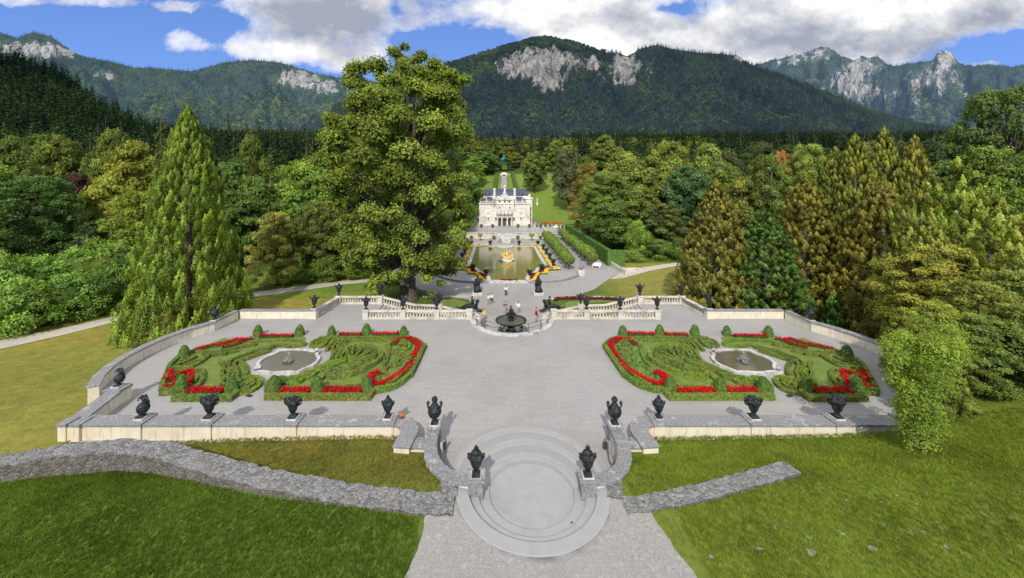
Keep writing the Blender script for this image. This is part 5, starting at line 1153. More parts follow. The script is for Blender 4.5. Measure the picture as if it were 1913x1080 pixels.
# ------------------------------------------------------------------ people
def skinned(name, V, E, Rr, mat, parent, sub=1):
    me = bpy.data.meshes.new(name); me.from_pydata(V, E, []); me.update(); me.materials.append(mat)
    o = bpy.data.objects.new(name, me); COL.objects.link(o); o.parent = parent
    sk = o.modifiers.new('skin', 'SKIN'); sk.use_smooth_shade = True
    if not me.skin_vertices: me.skin_vertices.new() if hasattr(me.skin_vertices, 'new') else None
    for i, r in enumerate(Rr): me.skin_vertices[0].data[i].radius = (r, r) if not isinstance(r, tuple) else r
    me.skin_vertices[0].data[0].use_root = True
    o.modifiers.new('sub', 'SUBSURF').levels = sub; o.modifiers['sub'].render_levels = sub
    return o
def bake_skin(V, E, Rr, root, sub=1):
    me = bpy.data.meshes.new('tmp'); bm = bmesh.new(); ly = bm.verts.layers.skin.verify(); vs = [bm.verts.new(v) for v in V]
    for a, b_ in E: bm.edges.new((vs[a], vs[b_]))
    for i, v in enumerate(vs): v[ly].radius = Rr[i] if isinstance(Rr[i], tuple) else (Rr[i], Rr[i]); v[ly].use_root = (i == root)
    bm.to_mesh(me); bm.free(); o = bpy.data.objects.new('tmp', me); COL.objects.link(o)
    o.modifiers.new('s', 'SKIN').use_smooth_shade = True; o.modifiers.new('q', 'SUBSURF').levels = sub
    dg = bpy.context.evaluated_depsgraph_get(); out = bpy.data.meshes.new_from_object(o.evaluated_get(dg)); bpy.data.objects.remove(o); return out
def person(px, py, label, shirt, trousers, rz=0, h=1.72, arms='down', hair=(.03, .02, .015), step=.12, child=False, shorts=False):
    x, y, _ = P(px, py, Z); r = thing('person', (x, y, Z+.03), label, 'person', None, rz); k = h/1.75; r.scale = (k, k, k)
    if arms == 'up': aL = [(-.2, 0, 1.43), (-.3, -.2, 1.2), (-.1, -.38, 1.38)]; aR = [(.2, 0, 1.43), (.3, -.2, 1.2), (.1, -.38, 1.38)]
    elif arms == 'hip': aL = [(-.2, 0, 1.43), (-.42, .02, 1.2), (-.22, -.1, 1.02)]; aR = [(.2, 0, 1.43), (.26, 0, 1.15), (.26, -.1, .9)]
    else: aL = [(-.2, 0, 1.43), (-.26, .03, 1.15), (-.28, -.08, .88)]; aR = [(.2, 0, 1.43), (.26, .03, 1.15), (.27, -.1, .9)]
    f = step
    V = [(0, 0, .95), (0, 0, 1.15), (0, .01, 1.38), (0, 0, 1.5), (0, -.02, 1.6), (0, -.01, 1.7)]+aL+aR+[(-.1, 0, .88), (-.1, -f, .48), (-.1, -f*.6, .08), (-.1, -f*.6-.16, .04), (.1, 0, .88), (.1, f*.3, .48), (.1, f, .08), (.1, f-.16, .04)]
    # hands: palm and five short fingers each
    E = [(0, 1), (1, 2), (2, 3), (3, 4), (4, 5), (2, 6), (6, 7), (7, 8), (2, 9), (9, 10), (10, 11), (0, 12), (12, 13), (13, 14), (14, 15), (0, 16), (16, 17), (17, 18), (18, 19)]
    Rr = [(.14, .1), (.13, .09), (.15, .1), .055, .085, .07, .055, .04, .028, .055, .04, .028, .085, .058, .04, .035, .085, .058, .04, .035]
    for hv, sgn in ((8, -1), (11, 1)):
        w = Vector(V[hv]); el = Vector(V[hv-1]); d = (w-el).normalized(); pa = w+d*.07; V.append(tuple(pa)); Rr.append(.03); E.append((hv, len(V)-1)); pi_ = len(V)-1; sdv = d.cross(Vector((sgn, 0, .2))).normalized()
        for q, L in ((-1.5, .06), (-.5, .075), (.5, .08), (1.5, .07)): V.append(tuple(pa+d*L+sdv*q*.02)); Rr.append(.009); E.append((pi_, len(V)-1))
        V.append(tuple(w+d*.06+sdv*-.055)); Rr.append(.011); E.append((hv, len(V)-1))
    me = bake_skin(V, E, Rr, 0); me.name = 'body'; me.materials.clear(); me.materials.append(M['skin']); o = bpy.data.objects.new('body', me); COL.objects.link(o); o.parent = r
    up = [0, 1, 2, 6, 7, 9, 10]; ix = {a: i for i, a in enumerate(up)}; VV = [V[i] for i in up]; VV[0] = (0, 0, .9)
    lo = lambda a, b_, t: tuple(lerp(V[a][i], V[b_][i], t) for i in range(3)); VV += [lo(7, 8, .7), lo(10, 11, .7)]
    me = bake_skin(VV, [(0, 1), (1, 2), (2, 3), (3, 4), (2, 5), (5, 6), (4, 7), (6, 8)], [(.165, .12), (.155, .115), (.17, .12), .075, .06, .075, .06, .05, .05], 1); me.name = 'shirt'; me.materials.clear(); me.materials.append(cloth('cloth_'+shirt[0], shirt[1])); o = bpy.data.objects.new('shirt', me); COL.objects.link(o); o.parent = r
    ends = [V[13], V[17]] if shorts else [V[14], V[18]]
    VV = [(0, 0, .97), V[12], V[13], ends[0], V[16], V[17], ends[1]]; EE = [(0, 1), (1, 2), (2, 3), (0, 4), (4, 5), (5, 6)]; RR = [(.16, .115), .1, .075, .06, .1, .075, .06]
    if shorts: VV = [VV[0], VV[1], VV[2], VV[4], VV[5]]; EE = [(0, 1), (1, 2), (0, 3), (3, 4)]; RR = [RR[0], .11, .09, .11, .09]
    me = bake_skin(VV, EE, RR, 0); me.name = 'trousers'; me.materials.clear(); me.materials.append(cloth('cloth_'+trousers[0], trousers[1])); o = bpy.data.objects.new('trousers', me); COL.objects.link(o); o.parent = r
    m = MB(); m.ball((0, .025, 1.69), .1, .11, .1, 10); m.build('hair', M['hair'], r, smooth=True)
    m = MB(); m.tube([(0, -.1, 1.64), (0, -.125, 1.61)], [.012, .018], 5); m.ball((-.035, -.085, 1.655), .012); m.ball((.035, -.085, 1.655), .012); m.build('face_features', M['skin'], r)
WH = ('white', (.75, .75, .74)); DK = ('dark', (.02, .02, .03)); YE = ('yellow', (.65, .62, .05)); RD = ('red', (.6, .02, .03)); GY = ('grey', (.3, .3, .32)); PK = ('pink', (.6, .25, .25)); KH = ('khaki', (.35, .3, .22)); BR = ('brown', (.2, .08, .06))
person(945, 553, 'person in white shirt and dark trousers standing alone before the pond', WH, DK, 3.0)
person(912, 570, 'person in white shirt and pale trousers walking beside the left sphinx, left of a pair', WH, KH, 2.2, step=.22)
person(918, 568.5, 'person in white top and black shorts beside the left sphinx, right of a pair', WH, DK, 2.6, shorts=True)
person(944, 585, 'person in brown clothes standing just behind the bronze fountain', BR, GY, .2)
person(968, 586, 'person in white shirt leaning behind the right rim of the fountain', WH, KH, -.6, arms='hip')
person(903, 601, 'person in yellow shirt and dark shorts inside the railing left of the fountain', YE, GY, .4, shorts=True)
person(1002, 598, 'person in bright red jacket with raised arms by the railing right of the fountain', RD, DK, .6, arms='up')
person(1001, 604, 'child in pink top in front of the person in red', PK, GY, .3, h=1.15)

# ------------------------------------------------------------------ palace
PY = 147.0; S_ = F/PY
def zv(v, Y=PY): return CZ-(v-Y0)*Y/F
def xu(u, Y=PY): return CX+(u-X0)*Y/F
def uz(x): return xu(860+x/8.31)
def vz(y): return zv(320+y/8.31)
pc = xu(942.7)
pal = thing('palace', (pc, PY, -1.15), 'small cream rococo palace with dark mansard roofs and a columned central bay', 'palace')
FZ0 = -1.15; zc = vz(512)
def pb(name, mat, x0, x1, y0, y1, z0, z1, bevel=0.0, par=None):
    m = MB(); m.box((x0+x1)/2, (y0+y1)/2, (z0+z1)/2, x1-x0, y1-y0, z1-z0); return m.build(name, M[mat], par or pal, world=(par is None), bevel=bevel)
def sub(name, mat, m, par):
    L = pal.location; v = [(p[0]-L[0], p[1]-L[1], p[2]-L[2]) for p in m.v]; m.v = v; o = m.build(name, M[mat], par); return o
hw = 9.6
body = pb('front_block', 'facade', pc-hw, pc+hw, PY+.6, PY+14, FZ0, zc)
pb('side_wings', 'facade', pc-hw-1.3, pc+hw+1.3, PY+4, PY+22, FZ0, vz(440))
pb('cornice', 'facade', pc-hw-.35, pc+hw+.35, PY+.2, PY+14.3, zc, zc+.4, .05)
pb('wing_cornice', 'facade', pc-hw-1.7, pc+hw+1.7, PY+3.7, PY+22.3, vz(440), vz(440)+.35, .05)
pb('string_course', 'facade', pc-hw-.12, pc+hw+.12, PY+.42, PY+1.0, vz(712), vz(700))
# parapet balustrade above cornice
m = MB()
for k in range(44):
    x = pc-hw+(k+.5)*2*hw/44
    if abs(x-pc) > 3.8: m.box(x, PY+.55, zc+.4+.35, .16, .16, .5)
for s in (-1, 1): m.box(pc+s*(3.8+hw)/2, PY+.55, zc+.4+.68, hw-3.8, .3, .16)
m.build('roof_balustrade', M['facade'], pal, world=True)
for s in (-1, 1):
    for x in (hw-.3, 4.2, 6.9):
        q = MB(); q.box(pc+s*x, PY+.55, zc+1.0, .5, .5, .9); q.tube([(pc+s*x, PY+.55, zc+1.4), (pc+s*x, PY+.55, zc+2.0), (pc+s*x, PY+.55, zc+2.5)], [.22, .2, .1], 7); q.ball((pc+s*x, PY+.55, zc+2.62), .15); q.build('roof_statue', M['facade'], pal, world=True)
# central risalit
rx = 3.6
pb('central_bay', 'facade', pc-rx, pc+rx, PY-.3, PY+1, vz(705), zc+.0)
pb('bay_cornice', 'facade', pc-rx-.3, pc+rx+.3, PY-.6, PY+1, zc+.02, zc+.42, .04)
pb('attic', 'facade', pc-rx+.1, pc+rx-.1, PY+.2, PY+4, zc+.4, vz(440))
for k in range(3): q = MB(); q.ball((pc+(k-1)*1.85, PY+.18, vz(474)), .42, .12, .34); q.build('oval_window', M['glass'], pal, world=True)
m = MB(); z0 = vz(440); m.add([(pc-2.6, PY, z0), (pc+2.6, PY, z0), (pc, PY, vz(338)), (pc-2.6, PY+3, z0), (pc+2.6, PY+3, z0), (pc, PY+3, vz(338))], [(0, 1, 2), (5, 4, 3), (0, 2, 5, 3), (2, 1, 4, 5), (1, 0, 3, 4)]); ped = m.build('pediment', M['facade'], pal, world=True)
m = MB()
for s in (-1, 1): m.tube([(pc+s*2.8, PY-.08, z0+.05), (pc, PY-.08, vz(332))], .16, 5)
m.box(pc, PY-.1, z0, 5.9, .25, .2); m.tube([(pc, PY-.06, z0+.5), (pc, PY-.1, z0+1.2)], [.5, .25], 8); m.build('pediment_moulding', M['facade'], pal, world=True)
m = MB(); m.box(pc, PY+1.2, vz(330), 1.1, 1.1, .5); m.tube([(pc, PY+1.2, vz(326)), (pc+.1, PY+1.2, vz(290)), (pc, PY+1.2, vz(262))], [.35, .38, .2], 8); m.ball((pc, PY+1.2, vz(240)), .52, .52, .5, 10); m.build('atlas_statue', M['whitepaint'], pal, world=True, smooth=True)
for s in (-1, 1):
    m = MB(); x = pc+s*3.9; m.box(x, PY+2.2, (vz(440)+vz(290))/2, .75, .75, vz(290)-vz(440)); m.box(x, PY+2.2, vz(285), 1.15, 1.0, .35); m.ball((x, PY+2.2, vz(272)), .3); m.build('chimney', M['facade'], pal, world=True)
    # volute between
    m = MB(); m.tube([(pc+s*3.4, PY+.3, zc+2.6), (pc+s*3.0, PY+.3, zc+1.6), (pc+s*3.4, PY+.3, zc+.6)], [.2, .3, .25], 8); m.build('volute', M['facade'], pal, world=True)
# balcony and ground floor arcade
pb('balcony', 'facade', pc-rx-.2, pc+rx+.2, PY-1.1, PY+.4, vz(712), vz(702)); m = MB()
for k in range(19): m.box(pc-2.7+k*.3, PY-1.0, vz(698)+.4, .1, .1, .7)
m.box(pc, PY-1.0, vz(698)+.8, 5.9, .2, .12); m.build('balcony_railing', M['bark'], pal, world=True)
for s in (-1, 1):
    for x in (2.7, 1.05):
        m = MB(); m.lathe([(.3, 0), (.26, .2), (.24, vz(712)-FZ0-.3), (.34, vz(712)-FZ0)], c=(pc+s*x, PY-.8, FZ0), n=12); m.build('column', M['facade'], pal, world=True, smooth=True)
for k in range(3):
    x = pc+(k-1)*1.75; m = MB(); w = .6; zt_ = vz(745)
    pts = [(x-w, FZ0), (x+w, FZ0), (x+w, zt_-.5)]+[(x+w*math.cos(a), zt_-.5+.55*math.sin(a)) for a in np.linspace(.3, PI-.3, 6)]+[(x-w, zt_-.5)]
    m.add([(a, PY-.02+.52, b_) for a, b_ in pts], [tuple(range(len(pts)))]); m.build('arched_door', M['bark'], pal, world=True)
def window(x, z0, z1, w, y=None, arch=False):
    y = PY+.6 if y is None else y
    fr_ = MB(); 
    for a in (-1, 1): fr_.box(x+a*(w/2+.08), y-.04, (z0+z1)/2, .16, .16, z1-z0)
    fr_.box(x, y-.04, z1+.1, w+.4, .22, .2); fr_.box(x, y-.06, z0-.08, w+.4, .26, .16); fr_.box(x, y-.02, (z0+z1)/2, .06, .08, z1-z0); fr_.box(x, y-.02, lerp(z0, z1, .6), w, .08, .06)
    f = fr_.build('window', M['facade'], pal, world=True); m = MB(); m.box(x, y+.0, (z0+z1)/2, w, .06, z1-z0); sub('pane', 'glass', m, f)
for s in (-1, 1):
    window(pc+s*6.2, vz(752), vz(718), .6); window(pc+s*1.75, vz(572), vz(550), .85, PY-.3)
    m = MB(); m.box(pc+s*6.2, PY+.6, (vz(660)+vz(575))/2, 1.5, .14, vz(575)-vz(660)); m.box(pc+s*6.2, PY+.5, vz(568), 1.9, .2, .22); m.tube([(pc+s*6.2, PY+.45, vz(655)), (pc+s*6.2, PY+.45, vz(610)), (pc+s*6.2, PY+.45, vz(595))], [.3, .28, .15], 7); m.ball((pc+s*6.2, PY+.45, vz(588)), .14); m.build('niche_statue', M['facade'], pal, world=True)
    for x in (4.4, 8.1):
        m = MB(); m.box(pc+s*x, PY+.57, (FZ0+zc)/2, .55, .16, zc-FZ0-.1); m.build('pilaster', M['facade'], pal, world=True)
        m = MB(); m.ball((pc+s*x*1.0, PY+.4, vz(608)), .22, .16, .3); m.build('relief', M['stone'], pal, world=True)
    m = MB(); m.box(pc+s*(hw-.2), PY+.57, (FZ0+zc)/2, .7, .2, zc-FZ0-.1); m.build('quoin', M['facade'], pal, world=True)
    for k in range(4):
        window(pc+s*(hw+.7) if False else pc+s*(hw+.65), FZ0+1+k*2.1 if False else FZ0+1.2+k*2.2, FZ0+2.6+k*2.2, .5, PY+4) if k < 3 else None
m = MB()
for x in np.linspace(-2.9, 2.9, 5): m.tube([(pc+x, PY-.5, vz(700)), (pc+x, PY-.5, zc)], .2, 9)
m.build('upper_columns', M['facade'], pal, world=True, smooth=True)
def hip(name, x0, x1, y0, y1, z0, z1, inx, iny):
    m = MB(); zm = z0+(z1-z0)*.7; ax, ay = inx*.45, iny*.45
    V = [(x0, y0, z0), (x1, y0, z0), (x1, y1, z0), (x0, y1, z0), (x0+ax, y0+ay, zm), (x1-ax, y0+ay, zm), (x1-ax, y1-ay, zm), (x0+ax, y1-ay, zm), (x0+inx, y0+iny, z1), (x1-inx, y0+iny, z1), (x1-inx, y1-iny, z1), (x0+inx, y1-iny, z1)]
    m.add(V, [(0, 1, 5, 4), (1, 2, 6, 5), (2, 3, 7, 6), (3, 0, 4, 7), (4, 5, 9, 8), (5, 6, 10, 9), (6, 7, 11, 10), (7, 4, 8, 11), (8, 9, 10, 11)]); return m.build(name, M['slate'], pal, world=True)
for s in (-1, 1):
    a, b_ = sorted((pc+s*3.7, pc+s*8.6)); hip('mansard_roof', a, b_, PY+1.4, PY+8, zc+.4, vz(418)+.3, 1.6, 2.2)
hip('main_roof', pc-hw-.9, pc+hw+.9, PY+7, PY+21, vz(400)-.3, vz(292), 2.0, 3)
m = MB(); m.box(pc, PY+6.4, vz(395)-.5, 2*hw+1.2, .4, 1.0); m.build('rear_parapet', M['facade'], pal, world=True)
for s in (-1, 1):
    m = MB(); m.lathe([(1.9, 0), (1.85, .7), (1.4, 1.4), (.6, 1.8), (.1, 1.9)], c=(pc+s*6.6, PY+9, vz(395)), n=12); m.build('roof_dome', M['slate'], pal, world=True, smooth=True)
for s in (-1, 1):
    m = MB(); m.box(pc+s*(hw+.4), PY+7, vz(400), .7, .7, 1.6); m.ball((pc+s*(hw+.4), PY+7, vz(375)), .35); m.build('corner_urn', M['facade'], pal, world=True)
# palace terrace
tr = thing('palace_terrace', (pc, 136, Z), 'cream retaining terrace with balustrade and central stairs in front of the palace', 'terrace')
def tb(name, mat, x0, x1, y0, y1, z0, z1, bev=0.0): m = MB(); m.box((x0+x1)/2, (y0+y1)/2, (z0+z1)/2, x1-x0, y1-y0, z1-z0); return m.build(name, M[mat], tr, world=True, bevel=bev)
tb('upper_platform', 'terrace', pc-13.3, pc+13.3, 127, 170, Z-.5, FZ0-.02)
for s in (-1, 1):
    a, b_ = sorted((pc+s*2.9, pc+s*13.5)); tb('retaining_wall', 'stone', a, b_, 126.3, 127, Z, FZ0+.1); tb('wall_coping', 'coping', a-.1, b_+.1, 126.1, 127.2, FZ0+.1, FZ0+.3)
    m = MB()
    for k in range(22): m.box(pc+s*(3.2+k*.47), 133.5, FZ0+.4, .18, .18, .7)
    m.box(pc+s*8.2, 133.5, FZ0+.82, 10.4, .35, .16); m.box(pc+s*8.2, 133.5, FZ0+.06, 10.4, .35, .12); m.build('balustrade', M['coping'], tr, world=True)
    tb('side_wall', 'stone', *sorted((pc+s*13.1, pc+s*13.6)), 127, 147, Z, FZ0+.9)
for k in range(10): tb('step', 'coping', pc-2.9, pc+2.9, 122.6+k*.44, 127.2, Z-.3, Z+.18*(k+1))
tb('fountain_niche', 'stone', pc-1.3, pc+1.3, 117.5, 119, Z, Z+1.5, .1)
for s in (-1, 1): tb('niche_pier', 'cap', *sorted((pc+s*1.5, pc+s*2.5)), 117.5, 119, Z, Z+1.3, .1)
hz0 = lambda x, y: float(hground(np.array([x]), np.array([y]))[0])
# side gardens, red bed and marquee
for s in (-1, 1):
    sn = 'left' if s < 0 else 'right'
    r = thing('garden_terrace', (pc+s*20, 140, Z), 'pale side terrace with sloping grey parterre %s of the palace' % sn, 'terrace', 'side terraces')
    m = MB(); m.add([(pc+s*12, 134, Z+.3), (pc+s*22, 134, Z+.3), (pc+s*18, 143, Z+2), (pc+s*13, 143, Z+2)], [(0, 1, 2, 3) if s > 0 else (3, 2, 1, 0)]); m.build('slope', M['terrace'], r, world=True)
    m = MB(); m.box(pc+s*17, 145, Z+1.3, 12, .6, 2.6); m.box(pc+s*22.3, 139.5, Z+.8, .5, 11, 1.6); m.build('low_wall', M['stone'], r, world=True)
    m = MB()
    for k in range(7): m.ball((pc+s*(12+k*1.6), 143.6, Z+2.6), .6, .5, .6, 7)
    m.build('clipped_shrubs', M['hedge'], r, world=True, color=(.07, .1, .03))
n = 260; r = thing('flower_border', (19, 150, -.4), 'bright red flower bed on the side terrace right of the palace', 'flower bed'); m = MB(); m.box(19, 148, -.45, 8, 2, .3); m.build('flower_foliage', M['hedge'], r, world=True, color=(.06, .08, .02)); m = MB(); m.quads(np.stack([RNG.uniform(15, 23, n), RNG.uniform(147, 149, n), RNG.uniform(-.3, 0, n)], -1), RNG.normal(size=(n, 3))*.4+np.array((0, -.7, 1)), RNG.uniform(.15, .3, n), .9); m.build('flowers', M['flower'], r, world=True, color=(.22, .03, .012))
r = thing('white_marquee', (*P(1040, 428, Z+1)[:2], Z), 'small white canvas canopy beside the right alley near the palace', 'canopy', rz=-.5); m = MB(); m.add([(-1, -2, 1.8), (1, -2, 1.8), (1, 2, 1.8), (-1, 2, 1.8), (0, -1.5, 2.6), (0, 1.5, 2.6)], [(0, 1, 4), (1, 2, 5, 4), (2, 3, 5), (3, 0, 4, 5), (3, 2, 1, 0)]); m.build('canopy', M['whitepaint'], r); m = MB(); [m.tube([(a, b_, 0), (a, b_, 1.8)], .06, 5) for a in (-.9, .9) for b_ in (-1.9, 1.9)]; m.build('poles', M['whitepaint'], r)
for s, u in ((-1, 882.5), (1, 1003.5)):
    x = xu(u, 192); r = thing('white_statue', (x, 192, hz0(x, 192)), 'slender white stone statue on a tall base %s of the palace' % ('left' if s < 0 else 'right'), 'statue', 'white garden statues'); m = MB(); m.box(0, 0, .7, .7, .7, 1.4); m.build('pedestal', M['whitepaint'], r); m = MB(); z_ = 3.8; m.tube([(0, 0, 1.4), (.05, 0, lerp(1.4, z_, .5)), (0, 0, z_-.4)], [.28, .25, .12], 7); m.ball((0, 0, z_-.2), .2); m.build('figure', M['whitepaint'], r, smooth=True)
k = 0
for s in (-1, 1):
    for x, y, z, d in ((12.2, 133.4, FZ0+.9, 'outer end of the upper balustrade'), (8.3, 133.4, FZ0+.9, 'middle of the upper balustrade'), (4.4, 133.4, FZ0+.9, 'inner end of the upper balustrade'), (11.2, 124.8, Z, 'outer foot of the cream wall'), (3.9, 124.8, Z, 'inner foot of the cream wall')):
        r = thing('potted_shrub', (pc+s*x, y, z), 'round potted shrub at the %s, %s of the palace stairs' % (d, 'left' if s < 0 else 'right'), 'plant', 'potted shrubs before the palace')
        m = MB(); m.lathe([(.22, 0), (.34, .35), (.36, .4)], n=10); m.build('pot', M['bronze'], r); m = MB(); m.ball((0, 0, .85), .62, .62, .5, 9); m.build('foliage', M['hedge'], r, color=(.05, .07, .03), jitter=.06)
    r = thing('palm_tree', (pc+s*8.2, 122.5, Z), 'small palm in a tub before the cream wall, %s of the palace stairs' % ('left' if s < 0 else 'right'), 'tree', 'palms before the palace'); m = MB(); m.tube([(0, 0, 0), (0, 0, 1.2)], .15, 6); m.build('trunk', M['bark'], r); q = bpy.data.objects.new('tmp', None); agave(r, 1.5); bpy.data.objects.remove(q)
    for ch in r.children:
        if ch.name.startswith('leaves'): ch.location.z = 1.3
for u, v, lb, c in ((936.5, 433, 'person in dark clothes on the palace stairs', DK), (946.5, 431, 'person in pale clothes on the palace stairs', WH)):
    pass
# cascade and music pavilion on the slope behind the palace
def hz(x, y): return float(hground(np.array([x]), np.array([y]))[0])
cx2 = lambda Y: xu(941.5, Y)
cas = thing('water_cascade', (cx2(215), 215, hz(0, 215)), 'narrow stone water cascade running down the slope behind the palace', 'cascade')
m = MB(); m2 = MB()
for k in range(15):
    y = 176+k*3.8; z = hz(cx2(y), y+3.8); x = cx2(y); w = 1.7-k*.03
    m.box(x, y+1.9, z-.5, 2*w, 3.8, 1.0); m2.box(x, y+1.9, z+.02, 2*w-1.4, 3.7, .1)
    for s in (-1, 1): m2 and m.box(x+s*w, y+1.9, z+.3, .55, 3.8, .8)
m.build('stone_channel', M['coping'], cas, world=True); m2.build('water', M['slate'], cas, world=True)
pv = thing('grotto_arch', (cx2(236), 236, hz(0, 235)), 'white stone arch with dark opening at the top of the cascade', 'pavilion')
x = cx2(236); z = zv(337, 236); zt_ = zv(324, 236)
m = MB(); w = 1.85
for s in (-1, 1): m.box(x+s*1.45, 236, (z+zt_)/2, .85, 1.4, zt_-z)
m.box(x, 236, zt_-.3, 3.75, 1.5, .9); m.box(x, 236, zt_+.25, 2.4, 1.3, .5); m.box(x, 235.6, z-.3, 4.2, 2.4, .7); m.build('arch_wall', M['whitepaint'], pv, world=True, bevel=.08)
m = MB(); m.box(x, 236.4, (z+zt_)/2, 2.1, .4, zt_-z-.8); m.build('dark_recess', M['glass'], pv, world=True)
for s in (-1, 1): m = MB(); m.box(x+s*3.4, 236.4, zt_-.6, 3.0, .5, .5); m.build('wing_wall', M['stone'], pv, world=True)
gz = thing('green_pavilion', (cx2(262), 262, hz(0, 262)), 'green trelliswork music pavilion with pointed roof above the cascade', 'pavilion')
x = cx2(262); zb_ = zv(309, 262); zt_ = zv(287, 262); H_ = zt_-zb_
m = MB(); m.lathe([(3.0, -3), (3.0, 0)], c=(x, 262, zb_), n=12); m.build('mound', M['hedge'], gz, world=True, color=(.05, .1, .02))
m = MB()
for k in range(8): a = PI/8+k*PI/4; m.tube([(x+2.0*math.cos(a), 262+2.0*math.sin(a), zb_), (x+2.0*math.cos(a), 262+2.0*math.sin(a), zb_+H_*.48)], .3, 6)
m.build('post', M['green_iron'], gz, world=True)
m = MB(); m.lathe([(2.5, 0), (2.5, .3), (2.1, .9), (1.1, 1.7), (.8, 2.0), (1.0, 2.3), (.5, 3.0), (.08, H_*.52)], c=(x, 262, zb_+H_*.46), n=8); m.build('roof', M['green_iron'], gz, world=True)
for s in (-1, 1):
    r = thing('clipped_hedge', (x+s*10, 250, 20), 'long dark clipped hedge on the slope, %s of the cascade head' % ('left' if s < 0 else 'right'), 'hedge', 'slope hedges')
    for path, w_, h_ in (([(x+s*6, 243), (x+s*26, 246)], 2.2, 2.6), ([(x+s*4.6, 240), (x+s*6.2, 205), (x+s*7.6, 180)], 2.2, 1.8)):
        pa = densify([(a, b_) for a, b_ in path], 1.5, False); m = MB(); m.wall(pa, w_, [hz(a, b_)-.5 for a, b_ in pa], [hz(a, b_)+h_ for a, b_ in pa]); m.build('clipped_foliage', M['hedge'], r, world=True, color=(.04, .075, .018), jitter=.12)
r = thing('parked_car', (*P(712, 517, Z)[:2], Z), 'small vehicle with white body beside the path left of the big tree', 'vehicle', rz=.3)
m = MB(); m.box(0, 0, .75, 3.4, 1.5, .6); m.box(.3, 0, 1.25, 1.8, 1.35, .55); m.build('body', M['whitepaint'], r, bevel=.15); m = MB(); m.box(.3, -.69, 1.27, 1.5, .04, .36); m.build('window', M['glass'], r)
for a in (-1.1, 1.1): m = MB(); m.v = []; m.tube([(a, -.8, .35), (a, .8, .35)], .33, 12); m.build('wheel', M['iron'], r)
r = thing('blue_cart', (*P(700, 519, Z)[:2], Z), 'low blue cart beside the white vehicle left of the big tree', 'cart'); m = MB(); m.box(0, 0, .7, 1.6, 1.1, .6); m.build('body', cloth('cart_blue', (.05, .15, .5)), r, bevel=.08); m = MB(); m.tube([(0, -.6, .25), (0, .6, .25)], .25, 10); m.build('wheels', M['iron'], r)
r = thing('teal_parasol', (*P(722, 517, Z)[:2], Z), 'teal fabric parasol under the big tree beside the white vehicle', 'parasol'); m = MB(); m.lathe([(1.5, 2.1), (.8, 2.6), (.05, 2.8)], n=8); m.build('canopy', cloth('teal_cloth', (.02, .3, .35)), r); m = MB(); m.tube([(0, 0, 0), (0, 0, 2.6)], .04, 6); m.build('pole', M['iron'], r)
# ------------------------------------------------------------------ trees
TONE = [None]
def rot_d(rng, n, zlo=-1.0):
    d = rng.normal(size=(n, 3)); d /= np.linalg.norm(d, axis=1, keepdims=True)
    return np.where((d[:, 2:3] < zlo), -d, d)
def clumps(cl, per, ls, rng, flat=.75, up=.5, jit=.6):
    C = []; N = []; S = []; Tn = []
    for (c, r) in cl:
        n = int(per*(r**1.6)); d = rng.normal(size=(n, 3)); d /= np.linalg.norm(d, axis=1, keepdims=True)
        d[:, 2] = np.where(d[:, 2] < -.45, -d[:, 2]*.6, d[:, 2]); rr = r*rng.uniform(.6, 1.12, (n, 1))
        rr = rr*(1+.3*np.sin(d[:, :1]*7+c[0])*np.cos(d[:, 1:2]*6+c[1]))
        C.append(np.array(c)+d*rr*np.array((1, 1, flat))); N.append(d+rng.normal(size=(n, 3))*jit+np.array((0, 0, up))); S.append(ls*rng.uniform(.6, 1.35, n)); Tn.append(rng.uniform(.68, 1.22)*(1.0+.22*d[:, 2]))  # random tone per clump, with shade painted on its underside
    C = np.concatenate(C); TONE[0] = np.concatenate(Tn); return leafquads(C, np.concatenate(N), np.concatenate(S), .62), len(C)
def broad_proto(seed, H=12.0, R=5.0, nc=74, ls=.19, per=240, cr=(.7, 1.6), base=.18, shape=1.0, top=.75):
    rng = np.random.default_rng(seed); cl = []
    for i in range(nc):
        f = (i+.5)/nc; t = base+(1-base-.05)*f; a = i*2.399+rng.normal()*.3
        e = math.sin(PI*min(1, max(.02, (t-base)/(1-base)))**top)**.55*shape
        q = rng.uniform(.55, .95) if rng.uniform() < .8 else rng.uniform(.1, .5)
        r = rng.uniform(*cr)*(1-.25*f)
        rr = max(0, R*e*q-r*.2); cl.append(((rr*math.cos(a), rr*math.sin(a), H*t-r*.1), r))
    V, n = clumps(cl, per, ls, rng)
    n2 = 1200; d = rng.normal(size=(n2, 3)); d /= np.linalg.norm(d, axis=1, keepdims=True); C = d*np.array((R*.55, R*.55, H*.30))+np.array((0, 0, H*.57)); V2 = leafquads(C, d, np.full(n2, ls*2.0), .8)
    me = npmesh('crown', np.concatenate([V, V2]), n+n2, np.concatenate([TONE[0], np.full(n2, .5)])); me.materials.append(M['leaf'])  # inner leaves toned dark to paint shade inside the crown
    m = MB(); m.tube([(0, 0, -.5), (.05, 0, H*.2), (-.1, .1, H*.5), (.05, 0, H*.82)], [H*.034, H*.026, H*.018, .04], 9)
    for j in range(0, nc, 4):
        c, r = cl[j]; z0 = max(H*.15, c[2]*.6); m.tube([(0, 0, z0), (c[0]*.5, c[1]*.5, lerp(z0, c[2], .6)), c], [H*.012, H*.008, .03], 5)
    return me, m, H, 2*R
